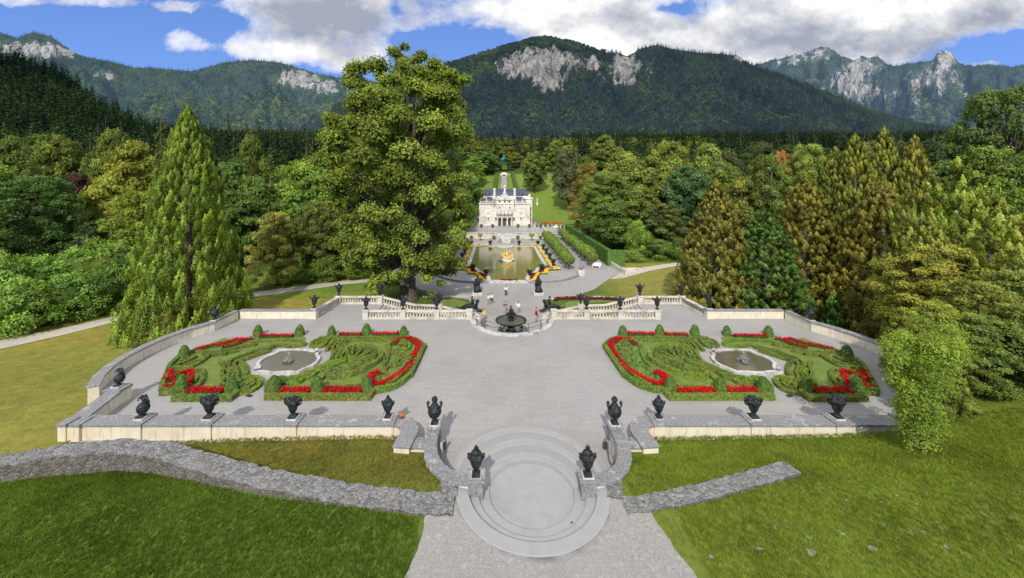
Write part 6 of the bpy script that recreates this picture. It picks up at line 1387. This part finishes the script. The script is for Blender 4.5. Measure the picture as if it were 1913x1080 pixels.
def spruce_proto(seed, H=14.0, R=2.9, layers=34, per=15, ls=.30, droop=.32, lump=.15):
    rng = np.random.default_rng(seed); C = []; N = []; S = []; Tn = []
    for i in range(layers):
        f = i/(layers-1); z = H*(.05+.93*f); rad = R*(1-f)**.85*(1+lump*math.sin(i*1.9))+.15
        k = max(4, int(per*(1-f*.75)))
        for a in rng.uniform(0, 2*PI, k):
            bt = rng.uniform(.65, 1.2); L = rad*rng.uniform(.75, 1.15); m_ = max(2, int(L/ls*1.6))
            for q in np.linspace(.25, 1, m_):
                rr = L*q
                for _ in range(2):
                    C.append((rr*math.cos(a)+rng.normal()*.12, rr*math.sin(a)+rng.normal()*.12, z-droop*rr*q+rng.normal()*.08)); N.append((math.cos(a)*.5+rng.normal()*.4, math.sin(a)*.5+rng.normal()*.4, .9)); S.append(ls*(1-.45*f)*rng.uniform(.6, 1.2)); Tn.append(bt*(.6+.55*q))  # tone painted darker near the trunk as crown shade, lighter at tips
    C.append((0, 0, H*.99)); N.append((0, 1, 0)); S.append(.2); Tn.append(1)
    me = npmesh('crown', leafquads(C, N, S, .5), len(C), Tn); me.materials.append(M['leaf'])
    m = MB(); m.tube([(0, 0, -.5), (0, 0, H*.5), (0, 0, H*.97)], [H*.022, H*.014, .03], 8); return me, m, H, 2*R
def thuja_proto(seed, H=14.0, R=3.3, spires=1, n=15000, tf=150, tk=.20, ls=.2, loose=0.0, e=.75, base=.0):
    rng = np.random.default_rng(seed); C = []; N = []; S = []; U = []; Tn = []
    sp = [(0, 0, H, R)] if spires == 1 else [(R*.5*math.cos(a), R*.5*math.sin(a), H*rng.uniform(.78, 1), R*rng.uniform(.5, .62)) for a in np.arange(spires)*2*PI/spires+.5]
    for (x, y, h, r_) in sp:
        # branch tufts: upright flame shaped sprays on the cone surface
        nt = int(tf/max(1, spires)**.5)
        for i in range(nt):
            f = rng.uniform(0, 1)**1.15; a = rng.uniform(0, 2*PI); f = min(1, f*(1+.03*rng.normal())); rad = r_*((1-f)**e)*(.90+.07*rng.normal()+.07*math.sin(f*23+2*a)+loose*rng.normal()*.35); zc_ = h*(base+(1-base)*f*.95)
            tr_ = r_*tk*(1-f*.62)*rng.uniform(.7, 1.25); cz = zc_; k = int(n/nt/len(sp))
            d = rng.normal(size=(k, 3)); d /= np.linalg.norm(d, axis=1, keepdims=True)
            P_ = np.array((x+rad*math.cos(a), y+rad*math.sin(a), cz))+d*np.array((tr_, tr_, tr_*2.0))*rng.uniform(.35, 1.0, (k, 1))**.5; out = np.array((math.cos(a), math.sin(a), .1))
            P_[:, :2] += out[:2]*(d[:, 2:3]*tr_*.45); P_[:, :2] += (P_[:, :2]*0+out[:2])*0; sq = np.clip(.75-.5*d[:, 2:3], .2, 1.2); P_[:, :2] = (P_[:, :2]-np.array((x+rad*math.cos(a), y+rad*math.sin(a))))*sq+np.array((x+rad*math.cos(a), y+rad*math.sin(a)))
            C.append(P_); N.append(d*.8+out*.7+rng.normal(size=(k, 3))*.3); S.append(ls*rng.uniform(.55, 1.3, k)*(1-.3*f)); U.append(np.tile(out*.4+np.array((0, 0, 1.)), (k, 1))); Tn.append(rng.uniform(.45, 1.3)*(.95+.3*d[:, 2]))  # random tone per tuft, shade painted into its lower leaves
        k = 900; f = rng.uniform(0, .93, k); a = rng.uniform(0, 2*PI, k); rad = r_*.72*(1-f)**e
        if loose < .3: C.append(np.stack([x+rad*np.cos(a), y+rad*np.sin(a), h*(base+(1-base)*f)], -1)); N.append(np.stack([np.cos(a), np.sin(a), 0*a], -1)); S.append(np.full(k, ls*2.4)*(1-.6*f)); U.append(np.tile((0, 0, 1.), (k, 1))); Tn.append(np.full(k, .4))  # dark inner leaves paint shade into the gaps between tufts
    C = np.concatenate(C); me = npmesh('crown', leafquads(C, np.concatenate(N), np.concatenate(S), .5, np.concatenate(U)), len(C), np.concatenate(Tn)); me.materials.append(M['leaf'])
    m = MB(); m.tube([(0, 0, -.5), (0, 0, H*.4), (0, 0, H*.8)], [H*.02, H*.014, .04], 8)
    return me, m, H, 2*R
PROTO = {
 'b0': broad_proto(1), 'b1': broad_proto(2, nc=46, cr=(1.0, 2.1)), 'b2': broad_proto(3, nc=70, cr=(.8, 1.5), top=.9), 'b3': broad_proto(4, nc=60, base=.05, top=.6),
 'f0': broad_proto(11, nc=110, cr=(.5, 1.2), ls=.11, per=560, base=.04, top=.6), 'f1': broad_proto(12, nc=130, cr=(.45, 1.1), ls=.10, per=620, base=.12),
 's0': spruce_proto(5), 's1': spruce_proto(6, droop=.5, lump=.3, per=12), 't0': thuja_proto(7), 't1': thuja_proto(8, e=.6), 't2': thuja_proto(9, spires=4, n=20000), 'tl': thuja_proto(10, loose=.7, n=12000, e=.55, base=.1),
 'tg': thuja_proto(13, H=30, R=7.6, n=170000, ls=.135, e=.72, tf=1500, tk=.085),
 'th': thuja_proto(16, H=28, R=5.4, n=100000, ls=.14, e=.62, tf=900, tk=.10),
 'u0': broad_proto(14, H=5, R=4.4, nc=40, ls=.17, per=150, cr=(.8, 1.4), base=0.0, top=.5), 'u1': broad_proto(15, H=5, R=4.0, nc=40, ls=.12, per=260, cr=(.7, 1.3), base=.0, top=.5),
}
TM = {}
NT_ = [0]
def tree(kind, u, vtop, w, Y, col, label, group=None, cat='tree', name=None, zg=None, lean=0.0, bark='bark', trunk=True):
    me, mb, H, W_ = PROTO[kind]; X = CX+(u-X0)*Y/F; zg = h1(X, Y) if zg is None else zg
    zt = CZ-(vtop-Y0)*Y/F; h = max(1.0, zt-zg); ww = w*Y/F
    nm = name or ('conifer' if kind[0] in 's' else 'thuja_tree' if kind[0] == 't' else 'shrub' if kind[0] == 'u' else 'broadleaf_tree')
    r = thing(nm, (X, Y, zg), label, cat, group, random.uniform(0, 6.28)); k = ww/W_; r.scale = (k, k, h/H)
    if lean: r.rotation_euler = (0, lean, 0)
    c = bpy.data.objects.new('crown', me); COL.objects.link(c); c.parent = r; j = random.uniform(.9, 1.1); c.color = (col[0]*j, col[1]*j, col[2]*j, 1)
    if kind[0] in 'u' or not trunk: return r
    key = (kind, bark)
    if key not in TM:
        o = mb.build('trunk', M[bark], r, smooth=True); TM[key] = o.data
    else:
        o = bpy.data.objects.new('trunk', TM[key]); COL.objects.link(o); o.parent = r
    return r
G1 = (.085, .135, .022); G2 = (.12, .16, .025); G3 = (.055, .095, .022); G4 = (.04, .07, .02); YG = (.16, .18, .03); OL = (.13, .135, .03); BG = (.10, .17, .03); OR = (.19, .14, .03); DKG = (.03, .052, .018)
# left side
rng_s = random.Random(9)
tree('tg', 352, 181, 206, 51, (.105, .155, .024), 'tall broad cone shaped yellow-green thuja beside the curved terrace wall')
tree('s1', 300, 200, 66, 92, (.07, .095, .022), 'dull olive larch-like conifer just left of the tall thuja tip')
tree('s0', 468, 234, 84, 112, (.085, .115, .025), 'large green spruce standing between the tall thuja and the great lime tree')
tree('s0', 505, 274, 88, 104, (.055, .09, .022), 'round topped dark green fir right of the large green spruce')
tree('b2', 425, 300, 110, 98, G3, 'dark green broadleaf crown between thuja and green spruce')
tree('f1', 65, 322, 190, 72, (.045, .085, .022), 'big dark green broadleaf tree at the left edge above the shrubs')
tree('b0', -25, 300, 150, 88, G1, 'green broadleaf crown cut by the left edge of the view')
tree('s0', 52, 298, 60, 100, (.11, .15, .03), 'pale green young spruce rising behind the dark tree at the left')
tree('s0', 106, 302, 54, 97, (.11, .15, .03), 'second pale green young spruce, right of the first')
tree('b1', 152, 322, 66, 90, (.045, .03, .022), 'purple-brown copper beech crown among the green trees on the left', name='copper_beech')
tree('b0', 250, 262, 130, 96, (.125, .145, .025), 'olive-green broadleaf crown behind the left side of the thuja')
tree('b3', 200, 330, 120, 82, (.14, .165, .028), 'yellow-green broadleaf tree right of the copper beech')
tree('f0', 262, 352, 150, 66, (.115, .155, .026), 'yellow-green tree whose crown touches the left flank of the thuja')
tree('b2', 130, 385, 90, 78, G2, 'light green bushy tree below the copper beech')
tree('b1', 190, 410, 130, 70, DKG, 'very dark tree in the hollow right of the big dark tree')
for i, (u, v, w, Y, c) in enumerate(((-20, 470, 130, 50, BG), (70, 478, 140, 54, (.085, .15, .025)), (150, 462, 130, 57, BG), (215, 452, 140, 59, (.09, .15, .028)), (30, 520, 130, 48.5, (.10, .165, .03)), (120, 512, 120, 52, (.075, .135, .025)), (205, 500, 110, 56, (.06, .11, .02)), (-50, 540, 110, 46, BG), (280, 500, 90, 60, G3))):
    tree('u1', u, v, w, Y, c, 'bright green spreading shrub in the row above the left path, number %s from the left edge' % ['one', 'three', 'five', 'seven', 'two', 'four', 'six', 'zero', 'eight'][i] if False else 'bright green spreading shrub in the thicket above the left path', 'shrubs above the left path', 'shrub')
tree('b1', 560, 296, 120, 104, G1, 'green broadleaf crown behind the pale tree between thuja and lime')
tree('b0', 590, 322, 130, 86, (.085, .15, .028), 'light green broadleaf crown touching the left flank of the lime tree')
tree('b2', 440, 355, 120, 86, G3, 'dark bluish broadleaf tree on the right flank of the thuja')
tree('f0', 515, 392, 106, 70, (.155, .17, .04), 'pale olive apple-like tree with visible trunk standing on the grass')
tree('f1', 598, 372, 110, 76, (.075, .095, .025), 'dull dark olive tree right of the pale olive tree')
tree('b0', 668, 380, 110, 79, (.11, .135, .025), 'olive green tree partly behind the low left branches of the lime')
tree('u1', 610, 478, 100, 74, G1, 'low green shrub at the foot of the olive trees', 'low shrubs left of the lime', 'shrub')
tree('u1', 665, 488, 70, 76, G1, 'low green shrub at the foot of the olive trees', 'low shrubs left of the lime', 'shrub')
tree('b3', 480, 330, 110, 95, (.06, .10, .024), 'mid green round crown below the large green spruce')
# behind the lime / centre
tree('b0', 872, 300, 76, 150, (.07, .125, .028), 'green tree behind the right flank of the lime tree, nearest the palace')
tree('b1', 862, 350, 60, 128, (.06, .105, .022), 'dark green tree between lime tree and palace')
tree('b2', 905, 282, 60, 235, G3, 'dark tree left of the green pavilion')
tree('b0', 885, 292, 54, 215, BG, 'light green tree on the slope left of the cascade')
tree('b0', 962, 285, 44, 262, (.09, .11, .025), 'olive tree directly right of the green pavilion')
tree('b1', 918, 290, 38, 258, G3, 'small dark green tree directly left of the green pavilion')
tree('b2', 998, 284, 56, 208, (.07, .10, .025), 'single lime with dark trunk on the lawn right of the cascade')
tree('s0', 1015, 229, 26, 268, (.02, .04, .015), 'tall dark spruce above the lawn, right one of two')
tree('s0', 992, 236, 22, 270, (.025, .045, .015), 'tall dark spruce above the lawn, left one of two')
tree('b1', 1063, 276, 64, 185, (.06, .075, .028), 'greyish dark tree at the right edge of the sloping lawn')
tree('b0', 1040, 262, 50, 260, (.09, .12, .025), 'olive tree high on the right edge of the slope')
tree('s0', 1090, 240, 30, 250, (.04, .065, .02), 'dark spruce behind the trees right of the lawn')
tree('b0', 1130, 252, 70, 230, (.10, .13, .028), 'yellow-green crown behind the wooded edge right of the lawn')
# right grove
tree('f0', 1100, 300, 80, 138, (.14, .13, .03), 'autumn tinted yellow-orange tree at the left edge of the right grove')
tree('f1', 1135, 318, 130, 122, (.075, .115, .024), 'big green tree behind the tall hedge')
tree('b0', 1165, 282, 120, 135, (.105, .14, .028), 'light green domed crown at the top of the right grove')
tree('b2', 1215, 290, 100, 130, (.09, .12, .025), 'mid green crown between the domes of the right grove')
tree('b1', 1255, 262, 96, 142, (.115, .145, .028), 'tallest light green domed crown in the right grove')
tree('b0', 1322, 268, 90, 140, (.10, .14, .03), 'light green rounded crown at the right end of the right grove')
tree('b0', 1195, 345, 110, 112, (.085, .12, .025), 'green crown low in the middle of the right grove')
tree('b2', 1285, 306, 90, 118, (.045, .085, .03), 'bluish dark green round crown in the right grove')
tree('f0', 1240, 378, 110, 102, (.075, .105, .028), 'grey-green tree at the front of the right grove')
tree('b1', 1145, 378, 100, 108, (.06, .10, .022), 'dark green tree behind the near end of the tall hedge')
tree('u1', 1192, 412, 56, 98, (.12, .19, .03), 'bright green pointed shrub at the foot of the right grove', None, 'shrub')
tree('u1', 1235, 448, 90, 95, (.075, .125, .025), 'low dark shrub left of the orange tinted thuja', None, 'shrub')
tree('u1', 1175, 468, 60, 92, (.10, .16, .03), 'low bright shrub beside the hedge end', None, 'shrub')
tree('f0', 1432, 284, 108, 92, (.085, .12, .028), 'green oval crown rising left of the orange tipped thujas')
tree('f1', 1512, 262, 110, 98, (.12, .165, .035), 'light green round crown behind the orange tipped thujas')
tree('b0', 1460, 282, 60, 104, (.20, .13, .035), 'orange tinted crown between two green crowns in the right grove')
tree('b1', 1380, 330, 90, 96, (.10, .12, .025), 'olive crown behind the gap between two thujas')
tree('b2', 1350, 300, 80, 125, (.075, .11, .026), 'mid green crown in the back of the grove')
tree('th', 1338, 325, 158, 57, (.13, .135, .028), 'orange-brown tinted thuja nearest the plain rear wall on the right')
tree('th', 1428, 385, 165, 54, (.055, .105, .022), 'dark green thuja right of the orange-brown one')
tree('th', 1505, 318, 165, 57, (.13, .13, .026), 'olive thuja left of the twin orange tips')
tree('th', 1598, 236, 135, 56, (.12, .14, .026), 'tall thuja with orange-brown tip, leftmost of the high trio')
tree('th', 1652, 222, 125, 57, (.12, .14, .027), 'tallest thuja with orange-brown tip, middle of the high trio')
tree('th', 1708, 240, 135, 55, (.125, .14, .027), 'tall thuja with orange-brown tip, rightmost of the high trio')
tree('th', 1560, 262, 120, 58, (.11, .135, .026), 'slimmer orange tipped thuja just left of the high trio')
tree('tg', 1650, 330, 230, 50, (.135, .135, .028), 'wide olive thuja mass filling the space below the orange tips')
tree('tl', 1790, 290, 150, 46, (.12, .165, .028), 'loose airy bright green tree with visible trunk')
tree('t0', 1556, 542, 46, 49, (.07, .15, .025), 'small bright green clipped conifer behind the curved right wall')
tree('s1', 1610, 470, 60, 50, (.13, .13, .03), 'thin tree with pale bare trunk behind the curved right wall', bark='palebark')
tree('f1', 1882, 150, 190, 66, (.055, .085, .024), 'huge dark green tree rising at the right edge of the view')
tree('f0', 1855, 265, 190, 58, (.085, .13, .026), 'mid green crown below the huge dark tree at the right edge')
tree('f0', 1915, 345, 190, 46, (.10, .155, .028), 'light green layered tree cut by the right edge')
tree('b2', 1780, 238, 120, 100, DKG, 'dark round crown behind the loose airy tree')
tree('b1', 1840, 250, 110, 90, DKG, 'dark crown behind the huge tree at the right')
tree('b0', 1770, 300, 120, 85, (.05, .08, .02), 'shaded green crown behind the loose airy tree, lower')
tree('f1', 1760, 452, 230, 37, (.15, .165, .03), 'yellow-green broadleaf mass right of the curved wall')
tree('f0', 1860, 480, 200, 36, (.10, .13, .028), 'olive green leafy mass at the right edge above the meadow')
tree('f1', 1700, 520, 120, 41, (.14, .15, .03), 'yellowish leafy tree directly behind the right end of the curved wall')
tree('u1', 1850, 610, 200, 31, (.07, .10, .025), 'dark green undergrowth at the right edge above the meadow', None, 'shrub')
tree('u1', 1930, 600, 160, 30, (.08, .115, .025), 'green undergrowth cut by the right edge above the meadow', None, 'shrub')
tree('u1', 1655, 590, 100, 44, (.10, .10, .025), 'brownish bush behind the curved right wall', None, 'shrub')
for u, v, w, Y, c in ((1790, 620, 120, 25.6, (.10, .14, .026)), (1850, 590, 150, 25.2, (.08, .115, .025)), (1930, 570, 170, 25, (.10, .14, .028)), (1830, 520, 170, 28, (.12, .145, .03)), (1755, 560, 120, 27, (.14, .17, .03)), (1700, 570, 100, 31, (.13, .155, .03)), (1905, 500, 170, 30, (.10, .135, .03)), (1765, 655, 90, 24.6, (.12, .155, .028))):
    tree('f0', u, v, w, Y, c, 'leafy green bush at the top edge of the meadow on the right', 'bushes at the top of the right meadow', 'shrub', name='leafy_bush', trunk=False)
for i, u in enumerate((372, 398, 425, 452, 488, 520, 548, 575, 600, 628, 655, 150, 205, 232, 270, 40, 88, 5, 120, 185)):
    Y = rng_s.uniform(262, 300); tree('s0' if i % 3 else 's1', u+rng_s.uniform(-8, 8), rng_s.uniform(212, 238) if u > 130 else rng_s.uniform(222, 262), rng_s.uniform(30, 42), Y, (.022, .042, .018), 'tall dark spruce in the rank behind the broadleaf trees on the left', 'dark spruces behind the left park')
for i in range(22):
    u = rng_s.uniform(1080, 1780); tree('s0', u, rng_s.uniform(228, 262), rng_s.uniform(28, 42), rng_s.uniform(225, 262), (.022, .04, .018), 'dark spruce standing behind the right grove', 'dark spruces behind the right grove')
tree('tl', 1850, 350, 170, 37, (.125, .16, .03), 'tall feathery yellow-green tree near the right edge, behind the meadow bushes')
tree('th', 1735, 395, 150, 38, (.135, .155, .03), 'tall yellow-green thuja directly behind the leaning young maple')
tree('tl', 1905, 400, 150, 33, (.14, .17, .032), 'airy light green tree cut by the right edge above the meadow')
tree('tl', 1700, 350, 120, 44, (.12, .15, .03), 'airy olive tree behind the right end of the curved terrace wall')
# background ranks
rg = random.Random(5)
for i in range(26):
    u = rg.uniform(-60, 610); Y = rg.uniform(105, 165); kd = rg.choice(['s0', 's1', 's0', 'b0', 'b2'])
    dark = kd[0] == 's'
    tree(kd, u, rg.uniform(232, 285) if u > 150 else rg.uniform(235, 290), rg.uniform(46, 66) if dark else rg.uniform(70, 100), Y, (.035, .06, .018) if dark else (.07, .10, .022), ('dark spruce' if dark else 'green broadleaf tree')+' in the wood behind the left park trees', ('spruces' if dark else 'broadleaf trees')+' in the wood behind the left park trees')
for i in range(34):
    u = rg.uniform(1090, 1980); Y = rg.uniform(150, 215); kd = rg.choice(['b0', 'b1', 'b2', 'b3'])
    tree(kd, u, rg.uniform(262, 292), rg.uniform(60, 90), Y, rg.choice([(.045, .07, .022), (.055, .08, .022), (.07, .09, .025), (.04, .055, .02)]), 'dull green broadleaf tree in the rank behind the right grove', 'broadleaf trees behind the right grove')
# ------------------------------------------------------------------ the great lime tree
def lime():
    X, Y, zg = CX+(762-X0)*61.6/F, 61.6, Z; H = 38.6; rng = np.random.default_rng(77)
    r = thing('great_lime_tree', (X, Y, zg), 'enormous old lime tree with thick dark trunk towering over the garden left of the palace', 'tree')
    # crown outline surveyed: (u, v) of lobe centres with radius px
    lob = [(738, 140, 46), (800, 160, 50), (845, 150, 30), (700, 170, 46), (780, 128, 34), (840, 200, 46), (665, 215, 46), (735, 205, 60), (800, 225, 62), (858, 245, 30), (640, 250, 38), (690, 265, 60), (760, 280, 66), (835, 285, 50), (645, 300, 40), (715, 330, 56), (800, 340, 60), (855, 335, 36), (690, 380, 50), (670, 430, 40), (700, 450, 46), (740, 420, 44), (820, 400, 52), (858, 400, 26), (850, 450, 30), (810, 460, 46), (720, 485, 44), (770, 475, 40), (830, 492, 36), (690, 490, 30), (760, 380, 40), (725, 520, 24), (822, 515, 22), (640, 335, 26), (670, 340, 36), (790, 505, 26)]
    cl = []
    for (u, v, rp) in lob:
        k = 13 if rp > 40 else 8
        for j in range(k):
            a = rng.uniform(0, 2*PI); q = math.sqrt(rng.uniform())*.92; uu = u+rp*q*math.cos(a); vv = v+rp*q*math.sin(a)
            wd = 11.5*math.sin(PI*min(.95, max(.12, (540-vv)/440)))**.6*math.sqrt(max(.05, 1-((uu-752)/135)**2))
            dy = rng.uniform(-1, 1); dy = math.copysign(abs(dy)**.6, dy)*wd; Yc_ = Y+dy
            x, y, z = D(uu, vv, Y); cl.append(((x-X, dy, z-zg), rp/F*Y*rng.uniform(.22, .46)))
    core = [(c_, r_*.62) for c_, r_ in cl]
    V0, n0 = clumps(core, 30, .55, rng, flat=.9)
    T0 = TONE[0]*.5  # core leaves darkened as painted shade within the crown
    V, n = clumps(cl, 230, .20, rng, flat=.95, up=.4)
    V = np.concatenate([V, V0]); n += n0
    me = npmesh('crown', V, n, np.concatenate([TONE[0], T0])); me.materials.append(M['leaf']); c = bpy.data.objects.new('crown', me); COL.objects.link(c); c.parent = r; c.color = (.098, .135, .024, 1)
    m = MB(); m.tube([(0, 0, -.4), (0, 0, .4), (0, 0, 1.6), (.1, 0, 5), (.0, .2, 9), (0, 0, 12)], [2.1, 1.6, 1.25, 1.15, 1.2, .9], 14)
    for (x, y, z) in ((-4.2, -.5, 20), (1.2, -1.6, 22), (4.0, .5, 21), (-1, 2, 24), (-.6, -2.4, 23)):
        m.tube([(0, 0, 7), (x*.35, y*.4, 11), (x*.7, y*.8, 15.5), (x, y, z), (x*1.3, y*1.4, z+6), (x*1.7, y*1.5, z+11)], [.8, .62, .5, .38, .24, .1], 9)
    for i in range(0, len(cl), 4):
        p, rr = cl[i]; z0 = max(6, p[2]*.62); m.tube([(p[0]*.15, p[1]*.15, z0), (p[0]*.55, p[1]*.55, lerp(z0, p[2], .55)), p], [.26, .17, .05], 6)
    m.build('trunk', M['bark'], r, smooth=True, jitter=.05)
lime()
# bush leaning over the front right end of the terrace
def leaning():
    X, Y, _ = P(1722, 826, 1.6); zg = h1(X, Y); rng = np.random.default_rng(3)
    r = thing('leaning_tree', (X, Y, zg), 'bright yellow-green young maple leaning over the right front end of the terrace wall', 'tree')
    cl = []
    for i in range(170):
        f = rng.uniform(); v = lerp(822, 628, f**.85)+rng.normal()*8; wd_ = 14+44*min(1, f*1.4)*(1+.25*math.sin(f*17)); u = 1722+rng.uniform(-1, 1)*wd_+(6 if f > .5 else -6)*math.sin(f*9); cl.append((np.array(D(u, v, Y+rng.uniform(-1.5, 1.8)*min(1, .3+f)))-np.array((X, Y, zg)), rng.uniform(.35, .75)))
    cl = [(tuple(a), b_) for a, b_ in cl]
    V, n = clumps(cl, 620, .06, rng, flat=.9, up=.3, jit=.9); me = npmesh('crown', V, n, TONE[0]); me.materials.append(M['leaf']); c = bpy.data.objects.new('crown', me); COL.objects.link(c); c.parent = r; c.color = (.11, .16, .024, 1)
    m = MB(); m.tube([(0, 0, -.2), (.1, 0, 1.0), (-.1, .1, 2.4), (.2, 0, 4.5)], [.12, .09, .06, .03], 7)
    for i in range(0, 90, 6): p = cl[i][0]; m.tube([(0, 0, p[2]*.5), (p[0]*.6, p[1]*.6, p[2]*.8), p], [.04, .03, .01], 5)
    m.build('trunk', M['bark'], r)
leaning()
# ------------------------------------------------------------------ near grass tufts
def tufts(name, cond, n, col, label, sc=(.6, 1.3)):
    g = np.random.default_rng(len(name)); x = g.uniform(-34, 40, n*6); y = g.uniform(12.0, 24.0, n*6)
    k = cond(x, y); x, y = x[k][:n], y[k][:n]; z = hsurf(x, y)
    m = MB()
    for _ in range(9):
        a = g.uniform(0, 2*PI); b_ = g.uniform(.01, .07); h = g.uniform(.06, .13); w = .012; cx_, cy_ = b_*math.cos(a), b_*math.sin(a); t = g.uniform(0, PI); ox, oy = math.cos(t)*w, math.sin(t)*w; lx, ly = g.normal(size=2)*.03
        m.add([(cx_-ox, cy_-oy, -.02), (cx_+ox, cy_+oy, -.02), (cx_+lx, cy_+ly, h)], [(0, 1, 2)])
    me = bpy.data.meshes.new('tuft'); me.from_pydata(m.v, [], m.f); me.materials.append(mat_leaf('tuft_'+name, .3, own=col, ps=(.35, 1.3))); s = bpy.data.objects.new('tuft', me)
    scatter(name, np.stack([x, y, z], -1), g.uniform(*sc, len(x)), [s], label=label, cat='grass')
wy = lambda x: np.interp(x, [-60, -28, -25, -22, -19.8, -12.9, -5.2, -3.4], [19.2, 19.2, 20.1, 20.5, 20.1, 18.0, 16.6, 16.5])
tufts('meadow_grass', lambda x, y: (x < -4.9) & (y < wy(x)-.05), 42000, ((.065, .11, .017), (.135, .195, .030)), 'lush dark green grass below the rubble wall')
tufts('dry_grass', lambda x, y: (x < -4.4) & (x > -23) & (y > wy(x)+1.3) & (y < 23.5) & ((x < -7.6) | (y < 21.4)), 14000, ((.15, .155, .035), (.26, .22, .06)), 'short dry grass between the terrace wall and the rubble wall')
wr = lambda x, y: (np.abs(y-np.interp(x, [3.9, 5.6, 8, 10.6, 12.9], [17, 17.2, 17.7, 18.4, 19])) > .45) | (x > 12.9)
tufts('slope_grass', lambda x, y: (x > 4.6) & ((x > 6.1) | (y > 17.6)) & (y < 23.5) & wr(x, y) & ((x > 7.6) | (y < 21.4)), 46000, ((.115, .165, .024), (.20, .255, .04)), 'lush light green grass on the slope right of the stairs')
